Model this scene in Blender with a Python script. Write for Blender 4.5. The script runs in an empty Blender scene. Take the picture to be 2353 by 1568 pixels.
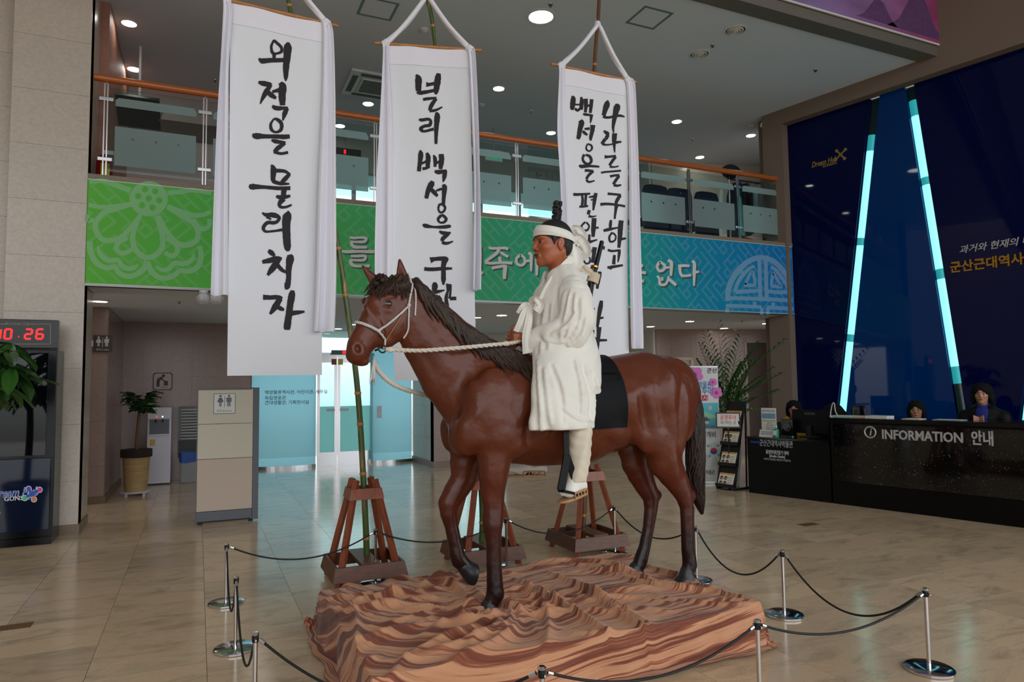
import bpy, bmesh, math, random
import numpy as np
import openvdb
from mathutils import Matrix, Vector
random.seed(7); RNG = np.random.default_rng(7)
SC = bpy.context.scene; COL = SC.collection
PI = math.pi
# ------------------------------------------------------------------ camera
W, H = 2353, 1568
F = 1590.0; YAW = -24.4; PITCH = 3.75; ROLL = 0.7; CH = 1.54
def _axes():
    y, p, r = map(math.radians, (YAW, PITCH, ROLL))
    fw = np.array([-math.sin(y)*math.cos(p), math.cos(y)*math.cos(p), math.sin(p)])
    ri = np.array([math.cos(y), math.sin(y), 0.])
    up = np.cross(ri, fw)
    return ri*math.cos(r)-up*math.sin(r), up*math.cos(r)+ri*math.sin(r), fw
CR, CU, CF = _axes(); CO = np.array([0, 0, CH])
cam = bpy.data.cameras.new('camera'); camo = bpy.data.objects.new('camera', cam); COL.objects.link(camo)
cam.sensor_width = 36; cam.lens = F/W*36; cam.clip_start = .05; cam.clip_end = 300
camo.matrix_world = Matrix(((CR[0], CU[0], -CF[0], 0), (CR[1], CU[1], -CF[1], 0), (CR[2], CU[2], -CF[2], CH), (0, 0, 0, 1)))
cam.dof.use_dof = True; cam.dof.focus_distance = 4.5; cam.dof.aperture_fstop = 6.3
SC.camera = camo
SC.view_settings.view_transform = 'Standard'; SC.view_settings.look = 'None'
SC.view_settings.gamma = 1; SC.view_settings.use_curve_mapping = False
SC.view_settings.exposure = 0.0
# ------------------------------------------------------------------ daylight (bright overcast day outside the glass front and rear doors)
wd = bpy.data.worlds.new('daylight'); SC.world = wd; wd.use_nodes = True
_n = wd.node_tree.nodes; _l = wd.node_tree.links; _n.clear()
_o = _n.new('ShaderNodeOutputWorld'); _b = _n.new('ShaderNodeBackground'); _g = _n.new('ShaderNodeTexCoord')
_s = _n.new('ShaderNodeSeparateXYZ'); _r = _n.new('ShaderNodeValToRGB')
_m = _n.new('ShaderNodeMapRange'); _m.inputs[1].default_value = -1; _m.inputs[2].default_value = 1
_l.new(_g.outputs['Generated'], _s.inputs[0]); _l.new(_s.outputs[2], _m.inputs[0]); _l.new(_m.outputs[0], _r.inputs[0])
_r.color_ramp.elements[0].position = .47; _r.color_ramp.elements[0].color = (.30, .30, .29, 1)
_r.color_ramp.elements[1].position = .53; _r.color_ramp.elements[1].color = (.92, .96, 1.0, 1)
_l.new(_r.outputs[0], _b.inputs[0]); _l.new(_b.outputs[0], _o.inputs[0]); _b.inputs[1].default_value = 2.6

# ------------------------------------------------------------------ helpers
def ray(px, py): return CF+CR*(px-W/2)/F-CU*(py-H/2)/F
def gz(px, py, z=0.):
    d = ray(px, py); return CO+d*((z-CH)/d[2])
def pl(px, py, p, n):
    d = ray(px, py); n = np.array(n, float); return CO+d*(np.dot(np.array(p, float)-CO, n)/np.dot(d, n))
def py_(px, py, y): return pl(px, py, (0, y, 0), (0, 1, 0))
def proj(P):
    v = np.array(P, float)-CO; z = v@CF; return (W/2+F*(v@CR)/z, H/2-F*(v@CU)/z)
def lin(c):
    c = [x/255 for x in c]; return tuple((x/12.92 if x <= .04045 else ((x+.055)/1.055)**2.4) for x in c)+(1,)
MATS = {}
def M(name, col=None, rough=.5, metal=0., spec=.5, var=None, bump=None, emit=None, coat=0., alpha=None, trans=0., sheen=0., sss=0., rnd=0., aniso=None):
    """procedural principled material; var=(scale,amount[,stretch xyz]); bump=(scale,strength[,stretch])"""
    if name in MATS: return MATS[name]
    m = bpy.data.materials.new(name); m.use_nodes = True; MATS[name] = m
    nt = m.node_tree; b = nt.nodes['Principled BSDF']; N = nt.nodes.new; L = nt.links.new
    c = lin(col); b.inputs['Base Color'].default_value = c
    b.inputs['Roughness'].default_value = rough; b.inputs['Metallic'].default_value = metal
    b.inputs['Specular IOR Level'].default_value = spec
    if coat: b.inputs['Coat Weight'].default_value = coat; b.inputs['Coat Roughness'].default_value = .05
    if trans: b.inputs['Transmission Weight'].default_value = trans
    if sheen: b.inputs['Sheen Weight'].default_value = sheen
    if sss: b.inputs['Subsurface Weight'].default_value = sss; b.inputs['Subsurface Radius'].default_value = (.01, .005, .003)
    if emit: b.inputs['Emission Color'].default_value = lin(emit[0]); b.inputs['Emission Strength'].default_value = emit[1]
    if alpha is not None: b.inputs['Alpha'].default_value = alpha
    def coords(st, gen=False):
        tc = N('ShaderNodeTexCoord'); mp = N('ShaderNodeMapping'); L(tc.outputs['Object'], mp.inputs[0])
        mp.inputs['Scale'].default_value = st; return mp.outputs[0]
    if var or rnd:
        hs = N('ShaderNodeHueSaturation'); hs.inputs['Color'].default_value = c
        src = None
        if var:
            nz = N('ShaderNodeTexNoise'); nz.inputs['Scale'].default_value = var[0]; nz.inputs['Detail'].default_value = 6; nz.inputs['Roughness'].default_value = .65
            L(coords(var[2] if len(var) > 2 else (1, 1, 1)), nz.inputs['Vector'])
            mr = N('ShaderNodeMapRange'); mr.inputs[1].default_value = .3; mr.inputs[2].default_value = .7
            mr.inputs[3].default_value = 1-var[1]; mr.inputs[4].default_value = 1+var[1]; L(nz.outputs['Fac'], mr.inputs[0]); src = mr.outputs[0]
        if rnd:
            oi = N('ShaderNodeObjectInfo'); m2 = N('ShaderNodeMapRange'); m2.inputs[3].default_value = 1-rnd; m2.inputs[4].default_value = 1+rnd
            L(oi.outputs['Random'], m2.inputs[0])
            if src:
                mu = N('ShaderNodeMath'); mu.operation = 'MULTIPLY'; L(src, mu.inputs[0]); L(m2.outputs[0], mu.inputs[1]); src = mu.outputs[0]
            else: src = m2.outputs[0]
        L(src, hs.inputs['Value']); L(hs.outputs[0], b.inputs['Base Color'])
    if bump:
        nz = N('ShaderNodeTexNoise'); nz.inputs['Scale'].default_value = bump[0]; nz.inputs['Detail'].default_value = 4
        L(coords(bump[2] if len(bump) > 2 else (1, 1, 1)), nz.inputs['Vector'])
        bp = N('ShaderNodeBump'); bp.inputs['Strength'].default_value = bump[1]; bp.inputs['Distance'].default_value = .01
        L(nz.outputs['Fac'], bp.inputs['Height']); L(bp.outputs[0], b.inputs['Normal'])
    return m
def tag(o, label=None, cat=None, group=None, kind=None):
    if label: o['label'] = label
    if cat: o['category'] = cat
    if group: o['group'] = group
    if kind: o['kind'] = kind
    return o
def thing(name, label, cat, loc=(0, 0, 0), rz=0, group=None):
    o = bpy.data.objects.new(name, None); COL.objects.link(o); o.empty_display_size = .1
    o.location = loc; o.rotation_euler = (0, 0, rz); return tag(o, label, cat, group)
def link(name, me, mat, parent=None, smooth=False, **t):
    if mat is not None:
        me.materials.clear(); me.materials.append(MATS[mat] if isinstance(mat, str) else mat)
    if smooth: me.polygons.foreach_set('use_smooth', [True]*len(me.polygons))
    o = bpy.data.objects.new(name, me); COL.objects.link(o)
    if parent is not None: o.parent = parent
    return tag(o, **t)
def copy_tree(o, parent=None, depth=0):
    c = o.copy(); COL.objects.link(c); c.parent = parent
    for ch in [x for x in o.children]: copy_tree(ch, c)
    return c
def nrm(v): v = np.array(v, float); return v/np.linalg.norm(v)
class MB:
    """collects shapes into one mesh. Parent-local coordinates."""
    def __init__(s): s.V = []; s.Fc = []; s.uv = None
    def add(s, V, Fc):
        k = len(s.V); s.V += [tuple(map(float, v)) for v in V]; s.Fc += [tuple(i+k for i in f) for f in Fc]; return s
    def box(s, lo, hi):
        x0, y0, z0 = lo; x1, y1, z1 = hi
        return s.add([(x0, y0, z0), (x1, y0, z0), (x1, y1, z0), (x0, y1, z0), (x0, y0, z1), (x1, y0, z1), (x1, y1, z1), (x0, y1, z1)],
                     [(0, 3, 2, 1), (4, 5, 6, 7), (0, 1, 5, 4), (1, 2, 6, 5), (2, 3, 7, 6), (3, 0, 4, 7)])
    def bar(s, p0, p1, w, t, up=(0, 0, 1), bev=0, w1=None, t1=None):
        """rectangular bar from p0 to p1, w across, t along up"""
        p0, p1 = np.array(p0, float), np.array(p1, float); d = nrm(p1-p0); a = np.cross(d, up)
        a = nrm(a) if np.linalg.norm(a) > 1e-6 else np.array([1., 0, 0]); b = np.cross(a, d); w1 = w if w1 is None else w1; t1 = t if t1 is None else t1
        V = []
        for p, ww, tt in ((p0, w, t), (p1, w1, t1)):
            for u, v in ((-1, -1), (1, -1), (1, 1), (-1, 1)): V.append(p+a*u*ww/2+b*v*tt/2)
        return s.add(V, [(3, 2, 1, 0), (4, 5, 6, 7), (0, 1, 5, 4), (1, 2, 6, 5), (2, 3, 7, 6), (3, 0, 4, 7)])
    def tube(s, pts, r, n=10, caps=True, flat=None):
        """swept tube; r scalar or list; flat=(axis,scale) squashes"""
        P = np.array(pts, float); m = len(P); R = np.broadcast_to(np.array(r, float), (m,)) if np.ndim(r) < 1 else np.array(r, float)
        T = np.gradient(P, axis=0); T /= np.linalg.norm(T, axis=1)[:, None]+1e-12
        a = np.cross(T[0], (0, 0, 1)); a = a if np.linalg.norm(a) > .05 else np.cross(T[0], (0, 1, 0)); a = nrm(a)
        V = []
        for i in range(m):
            a = a-T[i]*np.dot(a, T[i]); a = nrm(a); b = np.cross(T[i], a)
            for k in range(n):
                th = 2*PI*k/n; V.append(P[i]+R[i]*(math.cos(th)*a+math.sin(th)*b))
        Fc = [(i*n+k, i*n+(k+1) % n, (i+1)*n+(k+1) % n, (i+1)*n+k) for i in range(m-1) for k in range(n)]
        if caps: Fc += [tuple(range(n))[::-1], tuple((m-1)*n+k for k in range(n))]
        return s.add(V, Fc)
    def cyl(s, p0, p1, r0, r1=None, n=16): return s.tube([p0, p1], [r0, r0 if r1 is None else r1], n)
    def lathe(s, prof, c=(0, 0, 0), n=24, M4=None):
        """prof list of (r,z)"""
        V = []; m = len(prof)
        for r, z in prof:
            for k in range(n):
                th = 2*PI*k/n; V.append((c[0]+r*math.cos(th), c[1]+r*math.sin(th), c[2]+z))
        Fc = [(i*n+k, i*n+(k+1) % n, (i+1)*n+(k+1) % n, (i+1)*n+k) for i in range(m-1) for k in range(n)]
        Fc += [tuple(range(n))[::-1], tuple((m-1)*n+k for k in range(n))]
        return s.add(V, Fc)
    def ball(s, c, r, n=12, m=8):
        rx, ry, rz = (r, r, r) if np.ndim(r) == 0 else r
        V = [(c[0], c[1], c[2]-rz)]
        for i in range(1, m):
            ph = -PI/2+PI*i/m
            for k in range(n): V.append((c[0]+rx*math.cos(ph)*math.cos(2*PI*k/n), c[1]+ry*math.cos(ph)*math.sin(2*PI*k/n), c[2]+rz*math.sin(ph)))
        V.append((c[0], c[1], c[2]+rz)); e = len(V)-1
        Fc = [(0, 1+(k+1) % n, 1+k) for k in range(n)]
        for i in range(m-2): Fc += [(1+i*n+k, 1+i*n+(k+1) % n, 1+(i+1)*n+(k+1) % n, 1+(i+1)*n+k) for k in range(n)]
        Fc += [(1+(m-2)*n+k, 1+(m-2)*n+(k+1) % n, e) for k in range(n)]
        return s.add(V, Fc)
    def prism(s, poly, O, A, B, depth):
        """polygon in basis A,B at O, extruded by depth along AxB"""
        O, A, B = (np.array(x, float) for x in (O, A, B)); Nn = np.cross(A, B); Nn = nrm(Nn)*depth; n = len(poly)
        V = [O+A*x+B*y for x, y in poly]+[O+A*x+B*y+Nn for x, y in poly]
        return s.add(V, [tuple(range(n))[::-1], tuple(range(n, 2*n))]+[(i, (i+1) % n, n+(i+1) % n, n+i) for i in range(n)])
    def grid(s, fn, nu, nv):
        V = [fn(i/nu, j/nv) for j in range(nv+1) for i in range(nu+1)]; w = nu+1
        return s.add(V, [(j*w+i, j*w+i+1, (j+1)*w+i+1, (j+1)*w+i) for j in range(nv) for i in range(nu)])
    def mesh(s, name='m'):
        me = bpy.data.meshes.new(name); me.from_pydata(s.V, [], s.Fc); me.update(); return me
    def build(s, name, mat, parent=None, smooth=False, bevel=0, fix=True, **t):
        me = s.mesh(name)
        if bevel or fix:
            bm = bmesh.new(); bm.from_mesh(me)
            if fix: bmesh.ops.recalc_face_normals(bm, faces=bm.faces)
            if bevel: bmesh.ops.bevel(bm, geom=list(bm.edges), offset=bevel, segments=2, affect='EDGES', profile=.6)
            bm.to_mesh(me); bm.free()
        o = link(name, me, mat, parent, smooth, **t)
        if smooth and smooth != 'all': autosmooth(o)
        return o
def autosmooth(o, ang=40):
    me = o.data; bm = bmesh.new(); bm.from_mesh(me)
    for e in bm.edges:
        e.smooth = not (len(e.link_faces) == 2 and e.calc_face_angle(0) > math.radians(ang))
    bm.to_mesh(me); bm.free()
def box(name, lo, hi, mat, parent=None, bevel=0, **t): return MB().box(lo, hi).build(name, mat, parent, bevel=bevel, **t)
def basis(O, A, B):
    A = nrm(A); B = nrm(B); N = np.cross(A, B)
    return Matrix(((A[0], B[0], N[0], O[0]), (A[1], B[1], N[1], O[1]), (A[2], B[2], N[2], O[2]), (0, 0, 0, 1)))
def text(name, body, h, mat, O, A, B, parent=None, ext=.002, align='CENTER', off=0., shear=0., width=None, **t):
    """lettering mesh; h = line height; O centre baseline, A right, B up"""
    c = bpy.data.curves.new('t', 'FONT'); c.body = body; c.size = h; c.align_x = align; c.align_y = 'CENTER'; c.extrude = ext; c.offset = off*h; c.shear = shear
    c.resolution_u = 2
    o = bpy.data.objects.new('t', c); COL.objects.link(o); me = bpy.data.meshes.new_from_object(o)
    COL.objects.unlink(o); bpy.data.objects.remove(o); bpy.data.curves.remove(c)
    v = np.empty(len(me.vertices)*3); me.vertices.foreach_get('co', v); v = v.reshape(-1, 3)
    if width and len(v): v[:, 0] *= width/(v[:, 0].max()-v[:, 0].min())
    A = nrm(A); B = nrm(B); N = np.cross(A, B); v = np.array(O)+v[:, :1]*A+v[:, 1:2]*B+v[:, 2:]*N
    me.vertices.foreach_set('co', v.ravel()); me.update()
    return link(name, me, mat, parent, **t)
def smin(a, b, k):
    if k <= 0: return np.minimum(a, b)
    h = np.clip(.5+.5*(b-a)/k, 0, 1); return b+(a-b)*h-k*h*(1-h)
class SDF:
    def __init__(s, lo, hi, h):
        s.lo = np.array(lo, float); s.h = h; s.n = np.ceil((np.array(hi)-s.lo)/h).astype(int)+1
        s.ax = [s.lo[i]+h*np.arange(s.n[i]) for i in range(3)]; s.d = np.full(s.n, .5, np.float32)
    def sub(s, lo, hi):
        i0 = np.clip(np.floor((np.array(lo)-s.lo)/s.h).astype(int), 0, s.n-1); i1 = np.clip(np.ceil((np.array(hi)-s.lo)/s.h).astype(int)+1, i0+1, s.n)
        sl = tuple(slice(a, b) for a, b in zip(i0, i1)); g = [s.ax[i][sl[i]] for i in range(3)]
        return sl, g[0][:, None, None], g[1][None, :, None], g[2][None, None, :]
    def put(s, sl, v, k, op):
        if op == '+': s.d[sl] = smin(s.d[sl], v, k)
        elif op == '-': s.d[sl] = -smin(-s.d[sl], v, k)
    def seg(s, A, B, ra, rb=None, k=.03, L=(0, 1, 0), op='+', pad=0.):
        """elliptic cone segment; radii scalar or (in-plane, lateral along L)"""
        A, B = np.array(A, float), np.array(B, float); rb = ra if rb is None else rb
        ra = np.array((ra, ra) if np.ndim(ra) == 0 else ra, float); rb = np.array((rb, rb) if np.ndim(rb) == 0 else rb, float)
        R = max(ra.max(), rb.max())+k+pad+2.5*s.h+.02
        sl, X, Y, Z = s.sub(np.minimum(A, B)-R, np.maximum(A, B)+R)
        d = B-A; ll = max(d@d, 1e-9); L = nrm(L); L2 = L-d*(L@d)/ll if ll > 1e-8 else L; L = nrm(L2 if np.linalg.norm(L2) > 1e-3 else np.cross(d, (.3, .2, 1)))
        px, py, pz = X-A[0], Y-A[1], Z-A[2]
        t = np.clip((px*d[0]+py*d[1]+pz*d[2])/ll, 0, 1)
        qx, qy, qz = px-t*d[0], py-t*d[1], pz-t*d[2]
        u = qx*L[0]+qy*L[1]+qz*L[2]; q2 = qx*qx+qy*qy+qz*qz; n2 = np.maximum(q2-u*u, 0)
        rn = ra[0]+(rb[0]-ra[0])*t; rl = ra[1]+(rb[1]-ra[1])*t
        kk = np.sqrt(n2/rn**2+u*u/rl**2); g = np.sqrt(n2/rn**4+u*u/rl**4)+1e-9
        v = np.where(kk > 1e-3, kk*(kk-1)/g, -np.minimum(rn, rl)); s.put(sl, v.astype(np.float32), k, op); return s
    def ell(s, c, r, k=.03, op='+', rot=None):
        c = np.array(c, float); r = np.array((r, r, r) if np.ndim(r) == 0 else r, float); Rm = r.max()+k+2.5*s.h+.02
        sl, X, Y, Z = s.sub(c-Rm, c+Rm); x, y, z = X-c[0], Y-c[1], Z-c[2]
        if rot is not None:
            m = np.array(rot); x, y, z = (m[0, 0]*x+m[1, 0]*y+m[2, 0]*z, m[0, 1]*x+m[1, 1]*y+m[2, 1]*z, m[0, 2]*x+m[1, 2]*y+m[2, 2]*z)
        kk = np.sqrt((x/r[0])**2+(y/r[1])**2+(z/r[2])**2); g = np.sqrt((x/r[0]**2)**2+(y/r[1]**2)**2+(z/r[2]**2)**2)+1e-9
        v = np.where(kk > 1e-3, kk*(kk-1)/g, -r.min()); s.put(sl, v.astype(np.float32), k, op); return s
    def chain(s, pts, rad, k=.03, L=(0, 1, 0), op='+'):
        """hard union of the segments (radii are continuous), blended once into the field"""
        P = np.array(pts, float); R = np.max(np.array([np.max(r) for r in rad]))+k+3*s.h+.02
        sl, X, Y, Z = s.sub(P.min(0)-R, P.max(0)+R); keep = s.d; s.d = np.full(s.n, .5, np.float32)
        for i in range(len(pts)-1): s.seg(pts[i], pts[i+1], rad[i], rad[i+1], 0, L, '+', pad=k)
        v = s.d[sl]; s.d = keep; s.put(sl, v, k, op); return s
    def blur(s, n=1):
        d = s.d
        for _ in range(n):
            for a in range(3):
                p = np.concatenate([np.take(d, [0], a), d, np.take(d, [-1], a)], a); m = d.shape[a]
                d = (np.take(p, range(0, m), a)+2*np.take(p, range(1, m+1), a)+np.take(p, range(2, m+2), a))/4
        s.d = d; return s
    def mesh(s, name='m', off=(0, 0, 0)):
        g = openvdb.FloatGrid(background=.5); g.copyFromArray(np.ascontiguousarray(s.d.astype(np.float32)))
        P, Q = g.convertToQuads(isovalue=0.0); V = P*s.h+s.lo-np.array(off); Q = np.asarray(Q)
        me = bpy.data.meshes.new(name); me.from_pydata(V.tolist(), [], Q.tolist()); me.update()
        return me
    def build(s, name, mat, parent=None, off=(0, 0, 0), **t):
        me = s.mesh(name, off); return link(name, me, mat, parent, True, **t)
def rotm(rx=0, ry=0, rz=0): return np.array(Matrix.Rotation(rz, 3, 'Z')@Matrix.Rotation(ry, 3, 'Y')@Matrix.Rotation(rx, 3, 'X'))
def spline(P, n=24):
    """Catmull-Rom through points"""
    P = np.array(P, float); Q = np.vstack([2*P[0]-P[1], P, 2*P[-1]-P[-2]]); m = len(P)-1; out = []
    for t in np.linspace(0, m, n):
        i = min(int(t), m-1); u = t-i; a, b, c, d = Q[i:i+4]
        out.append(.5*((2*b)+(c-a)*u+(2*a-5*b+4*c-d)*u*u+(3*b-a-3*c+d)*u**3))
    return np.array(out)
def ribbon(mb, pts, place, jag=0., n=None, off=0.):
    off += random.uniform(0, .0006)
    P = np.array(pts, float); L = np.hypot(*np.diff(P[:, :2], axis=0).T).sum(); n = n or max(6, int(L/9)+2)
    S = spline(P, n) if len(P) > 2 else np.array([P[0]+(P[1]-P[0])*t for t in np.linspace(0, 1, n)])
    T = np.gradient(S[:, :2], axis=0); T /= np.linalg.norm(T, axis=1)[:, None]+1e-9; Nn = np.stack([-T[:, 1], T[:, 0]], 1)
    V = []
    for i in range(n):
        w = max(S[i, 2], 1e-4)/2
        for sgn in (1, -1):
            ww = w*(1+random.uniform(-jag, jag)); q = S[i, :2]+Nn[i]*sgn*ww; V.append(place(q[0], q[1], off))
    mb.add(V, [(2*i, 2*i+1, 2*i+3, 2*i+2) for i in range(n-1)])
def fbm(x, y, seed=0, oct=4):
    r = np.random.default_rng(seed); v = 0*x; a = 1.
    for o in range(oct):
        for _ in range(3):
            th = r.uniform(0, 2*PI); f = 2**o*r.uniform(.8, 1.3); v = v+a/3*np.sin(f*(x*math.cos(th)+y*math.sin(th))*2*PI+r.uniform(0, 6.28))
        a *= .5
    return v
# ================================================================== setting
YF = 8.907                                     # mezzanine front plane
ZC = 6.36; ZU = 2.715; ZM = 3.93               # upper ceiling, soffit, mezzanine floor
M('stone', (194, 182, 168), rough=.22, spec=.4, var=(28, .10), rnd=.045)
M('stone_pink', (150, 128, 120), rough=.22, spec=.4, var=(24, .10), rnd=.04)
M('stone_base', (118, 96, 74), rough=.3, var=(45, .3))
M('stone_joint', (120, 104, 92), rough=.8)
M('sill_stone', (128, 116, 96), rough=.5, var=(60, .22))
M('ceiling_paint', (214, 222, 234), rough=.9)
M('grout', (74, 64, 52), rough=.7)
M('white_metal', (215, 215, 212), rough=.35)
M('steel', (190, 190, 192), rough=.22, metal=1.)
M('steel_dark', (120, 118, 116), rough=.35, metal=1.)
M('black_gloss', (8, 8, 9), rough=.12, spec=.3)
M('black_matt', (14, 14, 15), rough=.55)
M('grey_plastic', (95, 98, 106), rough=.5)
M('white_plastic', (205, 202, 212), rough=.4)
M('dark_grey', (46, 46, 48), rough=.5)
M('beige_panel', (206, 200, 182), rough=.7, bump=(300, .08))
M('beige_panel_low', (196, 178, 162), rough=.7, bump=(300, .08))
M('wood_rail', (176, 92, 34), rough=.3, var=(6, .22, (1, 14, 14)), coat=.3)
M('wood_door', (72, 46, 30), rough=.45, var=(4, .25, (8, 8, .6)))
M('cream_door', (190, 172, 156), rough=.5)
def floor_mat():
    m = bpy.data.materials.new('floor_marble'); MATS['floor_marble'] = m; m.use_nodes = True; nt = m.node_tree; N = nt.nodes.new; L = nt.links.new
    b = nt.nodes['Principled BSDF']; g = N('ShaderNodeNewGeometry'); oi = N('ShaderNodeObjectInfo')
    vm = N('ShaderNodeVectorMath'); vm.operation = 'ADD'; cb = N('ShaderNodeCombineXYZ'); mu = N('ShaderNodeMath'); mu.operation = 'MULTIPLY'; mu.inputs[1].default_value = 40
    L(oi.outputs['Random'], mu.inputs[0]); L(mu.outputs[0], cb.inputs[2]); L(g.outputs['Position'], vm.inputs[0]); L(cb.outputs[0], vm.inputs[1])
    mp = N('ShaderNodeMapping'); mp.inputs['Scale'].default_value = (1.6, 4.2, 1); L(vm.outputs[0], mp.inputs[0])
    n1 = N('ShaderNodeTexNoise'); n1.inputs['Scale'].default_value = 1.5; n1.inputs['Detail'].default_value = 9; n1.inputs['Roughness'].default_value = .66; n1.inputs['Distortion'].default_value = .8; L(mp.outputs[0], n1.inputs['Vector'])
    r = N('ShaderNodeValToRGB'); L(n1.outputs['Fac'], r.inputs[0]); e = r.color_ramp.elements
    e[0].position = .26; e[0].color = lin((158, 136, 110)); e[1].position = .76; e[1].color = lin((220, 196, 164))
    for p, c in ((.40, (192, 168, 138)), (.52, (208, 184, 152)), (.62, (212, 180, 146))):
        x = e.new(p); x.color = lin(c)
    n2 = N('ShaderNodeTexNoise'); n2.inputs['Scale'].default_value = 34; n2.inputs['Detail'].default_value = 3; L(mp.outputs[0], n2.inputs['Vector'])
    r2 = N('ShaderNodeMapRange'); r2.inputs[1].default_value = .28; r2.inputs[2].default_value = .42; r2.inputs[3].default_value = .82; r2.inputs[4].default_value = 1; L(n2.outputs['Fac'], r2.inputs[0])
    m3 = N('ShaderNodeMapRange'); m3.inputs[3].default_value = .88; m3.inputs[4].default_value = 1.1; L(oi.outputs['Random'], m3.inputs[0])
    m4 = N('ShaderNodeMath'); m4.operation = 'MULTIPLY'; L(r2.outputs[0], m4.inputs[0]); L(m3.outputs[0], m4.inputs[1])
    hs = N('ShaderNodeHueSaturation'); L(m4.outputs[0], hs.inputs['Value']); L(r.outputs[0], hs.inputs['Color']); L(hs.outputs[0], b.inputs['Base Color'])
    b.inputs['Roughness'].default_value = .16; b.inputs['Specular IOR Level'].default_value = .5
floor_mat()
# ---- floor slab with single tiles
floor = box('floor', (-9, -9, -.2), (13.5, 16.4, -.006), 'grout', kind='structure')
T = .6; tx0, ty0 = .669, 2.594
tm = MB().box((-T/2+.0012, -T/2+.0012, -.02), (T/2-.0012, T/2-.0012, 0)).mesh('tile'); tm.materials.append(MATS['floor_marble'])
cells = []
for i in range(-16, 22):
    for j in range(-19, 23):
        x, y = tx0+T*(i+.5), ty0+T*(j+.5)
        if x < -8.9 or x > 13.4 or y > 16.3 or y < -8.9: continue
        z = np.array([x, y, 0])-CO; dep = z@CF; vis = False
        if dep > 1.5:
            u, v = proj((x, y, 0)); vis = -60 < u < W+60 and v < H+80
            if .75 < x < 2.95 and 3.3 < y < 4.9: vis = False
            if x < -1.1 and y > 8.9: vis = False
            if y > 14 and not (1 < x < 9): vis = False
            if x > 7.2 and y < 7.3: vis = False
        cells.append((not vis, dep if dep > 0 else 99, x, y))
cells.sort(); rest = MB()
for k, (hid, dep, x, y) in enumerate(cells):
    if k < 300 and not hid:
        o = bpy.data.objects.new('floor_tile', tm); COL.objects.link(o); o.location = (x, y, 0); o.parent = floor
    else: rest.box((x-T/2+.0012, y-T/2+.0012, -.02), (x+T/2-.0012, y+T/2-.0012, 0))
rest.build('floor_tiles_beyond', 'floor_marble', floor, fix=False, kind='stuff')

def slab_wall(name, O, A, u0, u1, z0, z1, du, dz, mat, th=.2, zoff=0, uoff=0, holes=(), joint='stone_joint', kind='structure', slab=True):
    """stone clad wall: core + one slab object per stone. O origin (x,y), A unit dir; outside normal = A x Z"""
    A = nrm((A[0], A[1], 0)); Nn = np.cross(A, (0, 0, 1)); O3 = np.array([O[0], O[1], 0])
    def bx(mb, a, b, c, d, n0, n1):
        V = []
        for n in (n0, n1):
            for u, z in ((a, c), (b, c), (b, d), (a, d)): V.append(O3+A*u+Nn*n+np.array([0, 0, z]))
        mb.add(V, [(3, 2, 1, 0), (4, 5, 6, 7), (0, 1, 5, 4), (1, 2, 6, 5), (2, 3, 7, 6), (3, 0, 4, 7)])
    def split(a, b, c, d):     # rectangle minus holes
        R = [(a, b, c, d)]
        for ha, hb, hc, hd in holes:
            Q = []
            for (p, q, r, s_) in R:
                if hb <= p or ha >= q or hd <= r or hc >= s_: Q.append((p, q, r, s_)); continue
                if ha > p: Q.append((p, ha, r, s_))
                if hb < q: Q.append((hb, q, r, s_))
                m0, m1 = max(p, ha), min(q, hb)
                if hc > r: Q.append((m0, m1, r, hc))
                if hd < s_: Q.append((m0, m1, hd, s_))
            R = Q
        return R
    core = MB()
    for r in split(u0, u1, z0, z1): bx(core, *r, -th, -.012)
    w = core.build(name, joint, kind=kind)
    us = [u0]+[u for u in np.arange(u0-uoff+du, u1-.02, du)]+[u1]; zs = [z0]+[z for z in np.arange(z0-zoff+dz, z1-.02, dz)]+[z1]
    for i in range(len(us)-1):
        for j in range(len(zs)-1):
            for r in split(us[i], us[i+1], zs[j], zs[j+1]):
                if r[1]-r[0] < .01 or r[3]-r[2] < .01: continue
                mb = MB(); bx(mb, r[0]+.0012, r[1]-.0012, r[2]+.0012, r[3]-.0012, -.014, 0); mb.build('stone_slab', mat, w, fix=False)
    return w
# ---- left pillar (front face flush with mezzanine) and the wall beside it
PX0, PX1, PY1 = -1.9, -1.165, 9.58
p = slab_wall('wall_pillar_front', (0, YF), (1, 0), PX0, PX1, .103, 9, 9, .6145, 'stone', zoff=.15)
p = slab_wall('wall_pillar_side', (PX1, 0), (0, 1), YF+.016, PY1, .103, 9, 9, .6145, 'stone', zoff=.15)
box('baseboard_pillar', (PX0, YF-.012, 0), (PX1+.012, PY1, .103), 'stone_base', kind='structure')
slab_wall('wall_left_front', (0, 9.1), (1, 0), -9, PX0, .103, 9, 1.2, .6145, 'stone', zoff=.32)
box('baseboard_left', (-9, 9.09, 0), (PX0, 9.3, .103), 'stone_base', kind='structure')
# ---- ceilings
box('ceiling', (-3.2, 6.47, ZC), (13, 16.3, ZC+.3), 'ceiling_paint', kind='structure')
box('ceiling_corridor', (-4.2, 9.6, ZU), (PX1+.01, 13.5, ZU+.3), 'ceiling_paint', kind='structure')
sof = box('ceiling_under_mezzanine', (PX1+.01, YF+.1, ZU), (12.6, 16.3, ZU+.3), 'ceiling_paint', kind='structure')
box('ceiling_lobby', (-9, -9, 9.2), (13.4, 6.47, 9.5), 'ceiling_paint', kind='structure')
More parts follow.
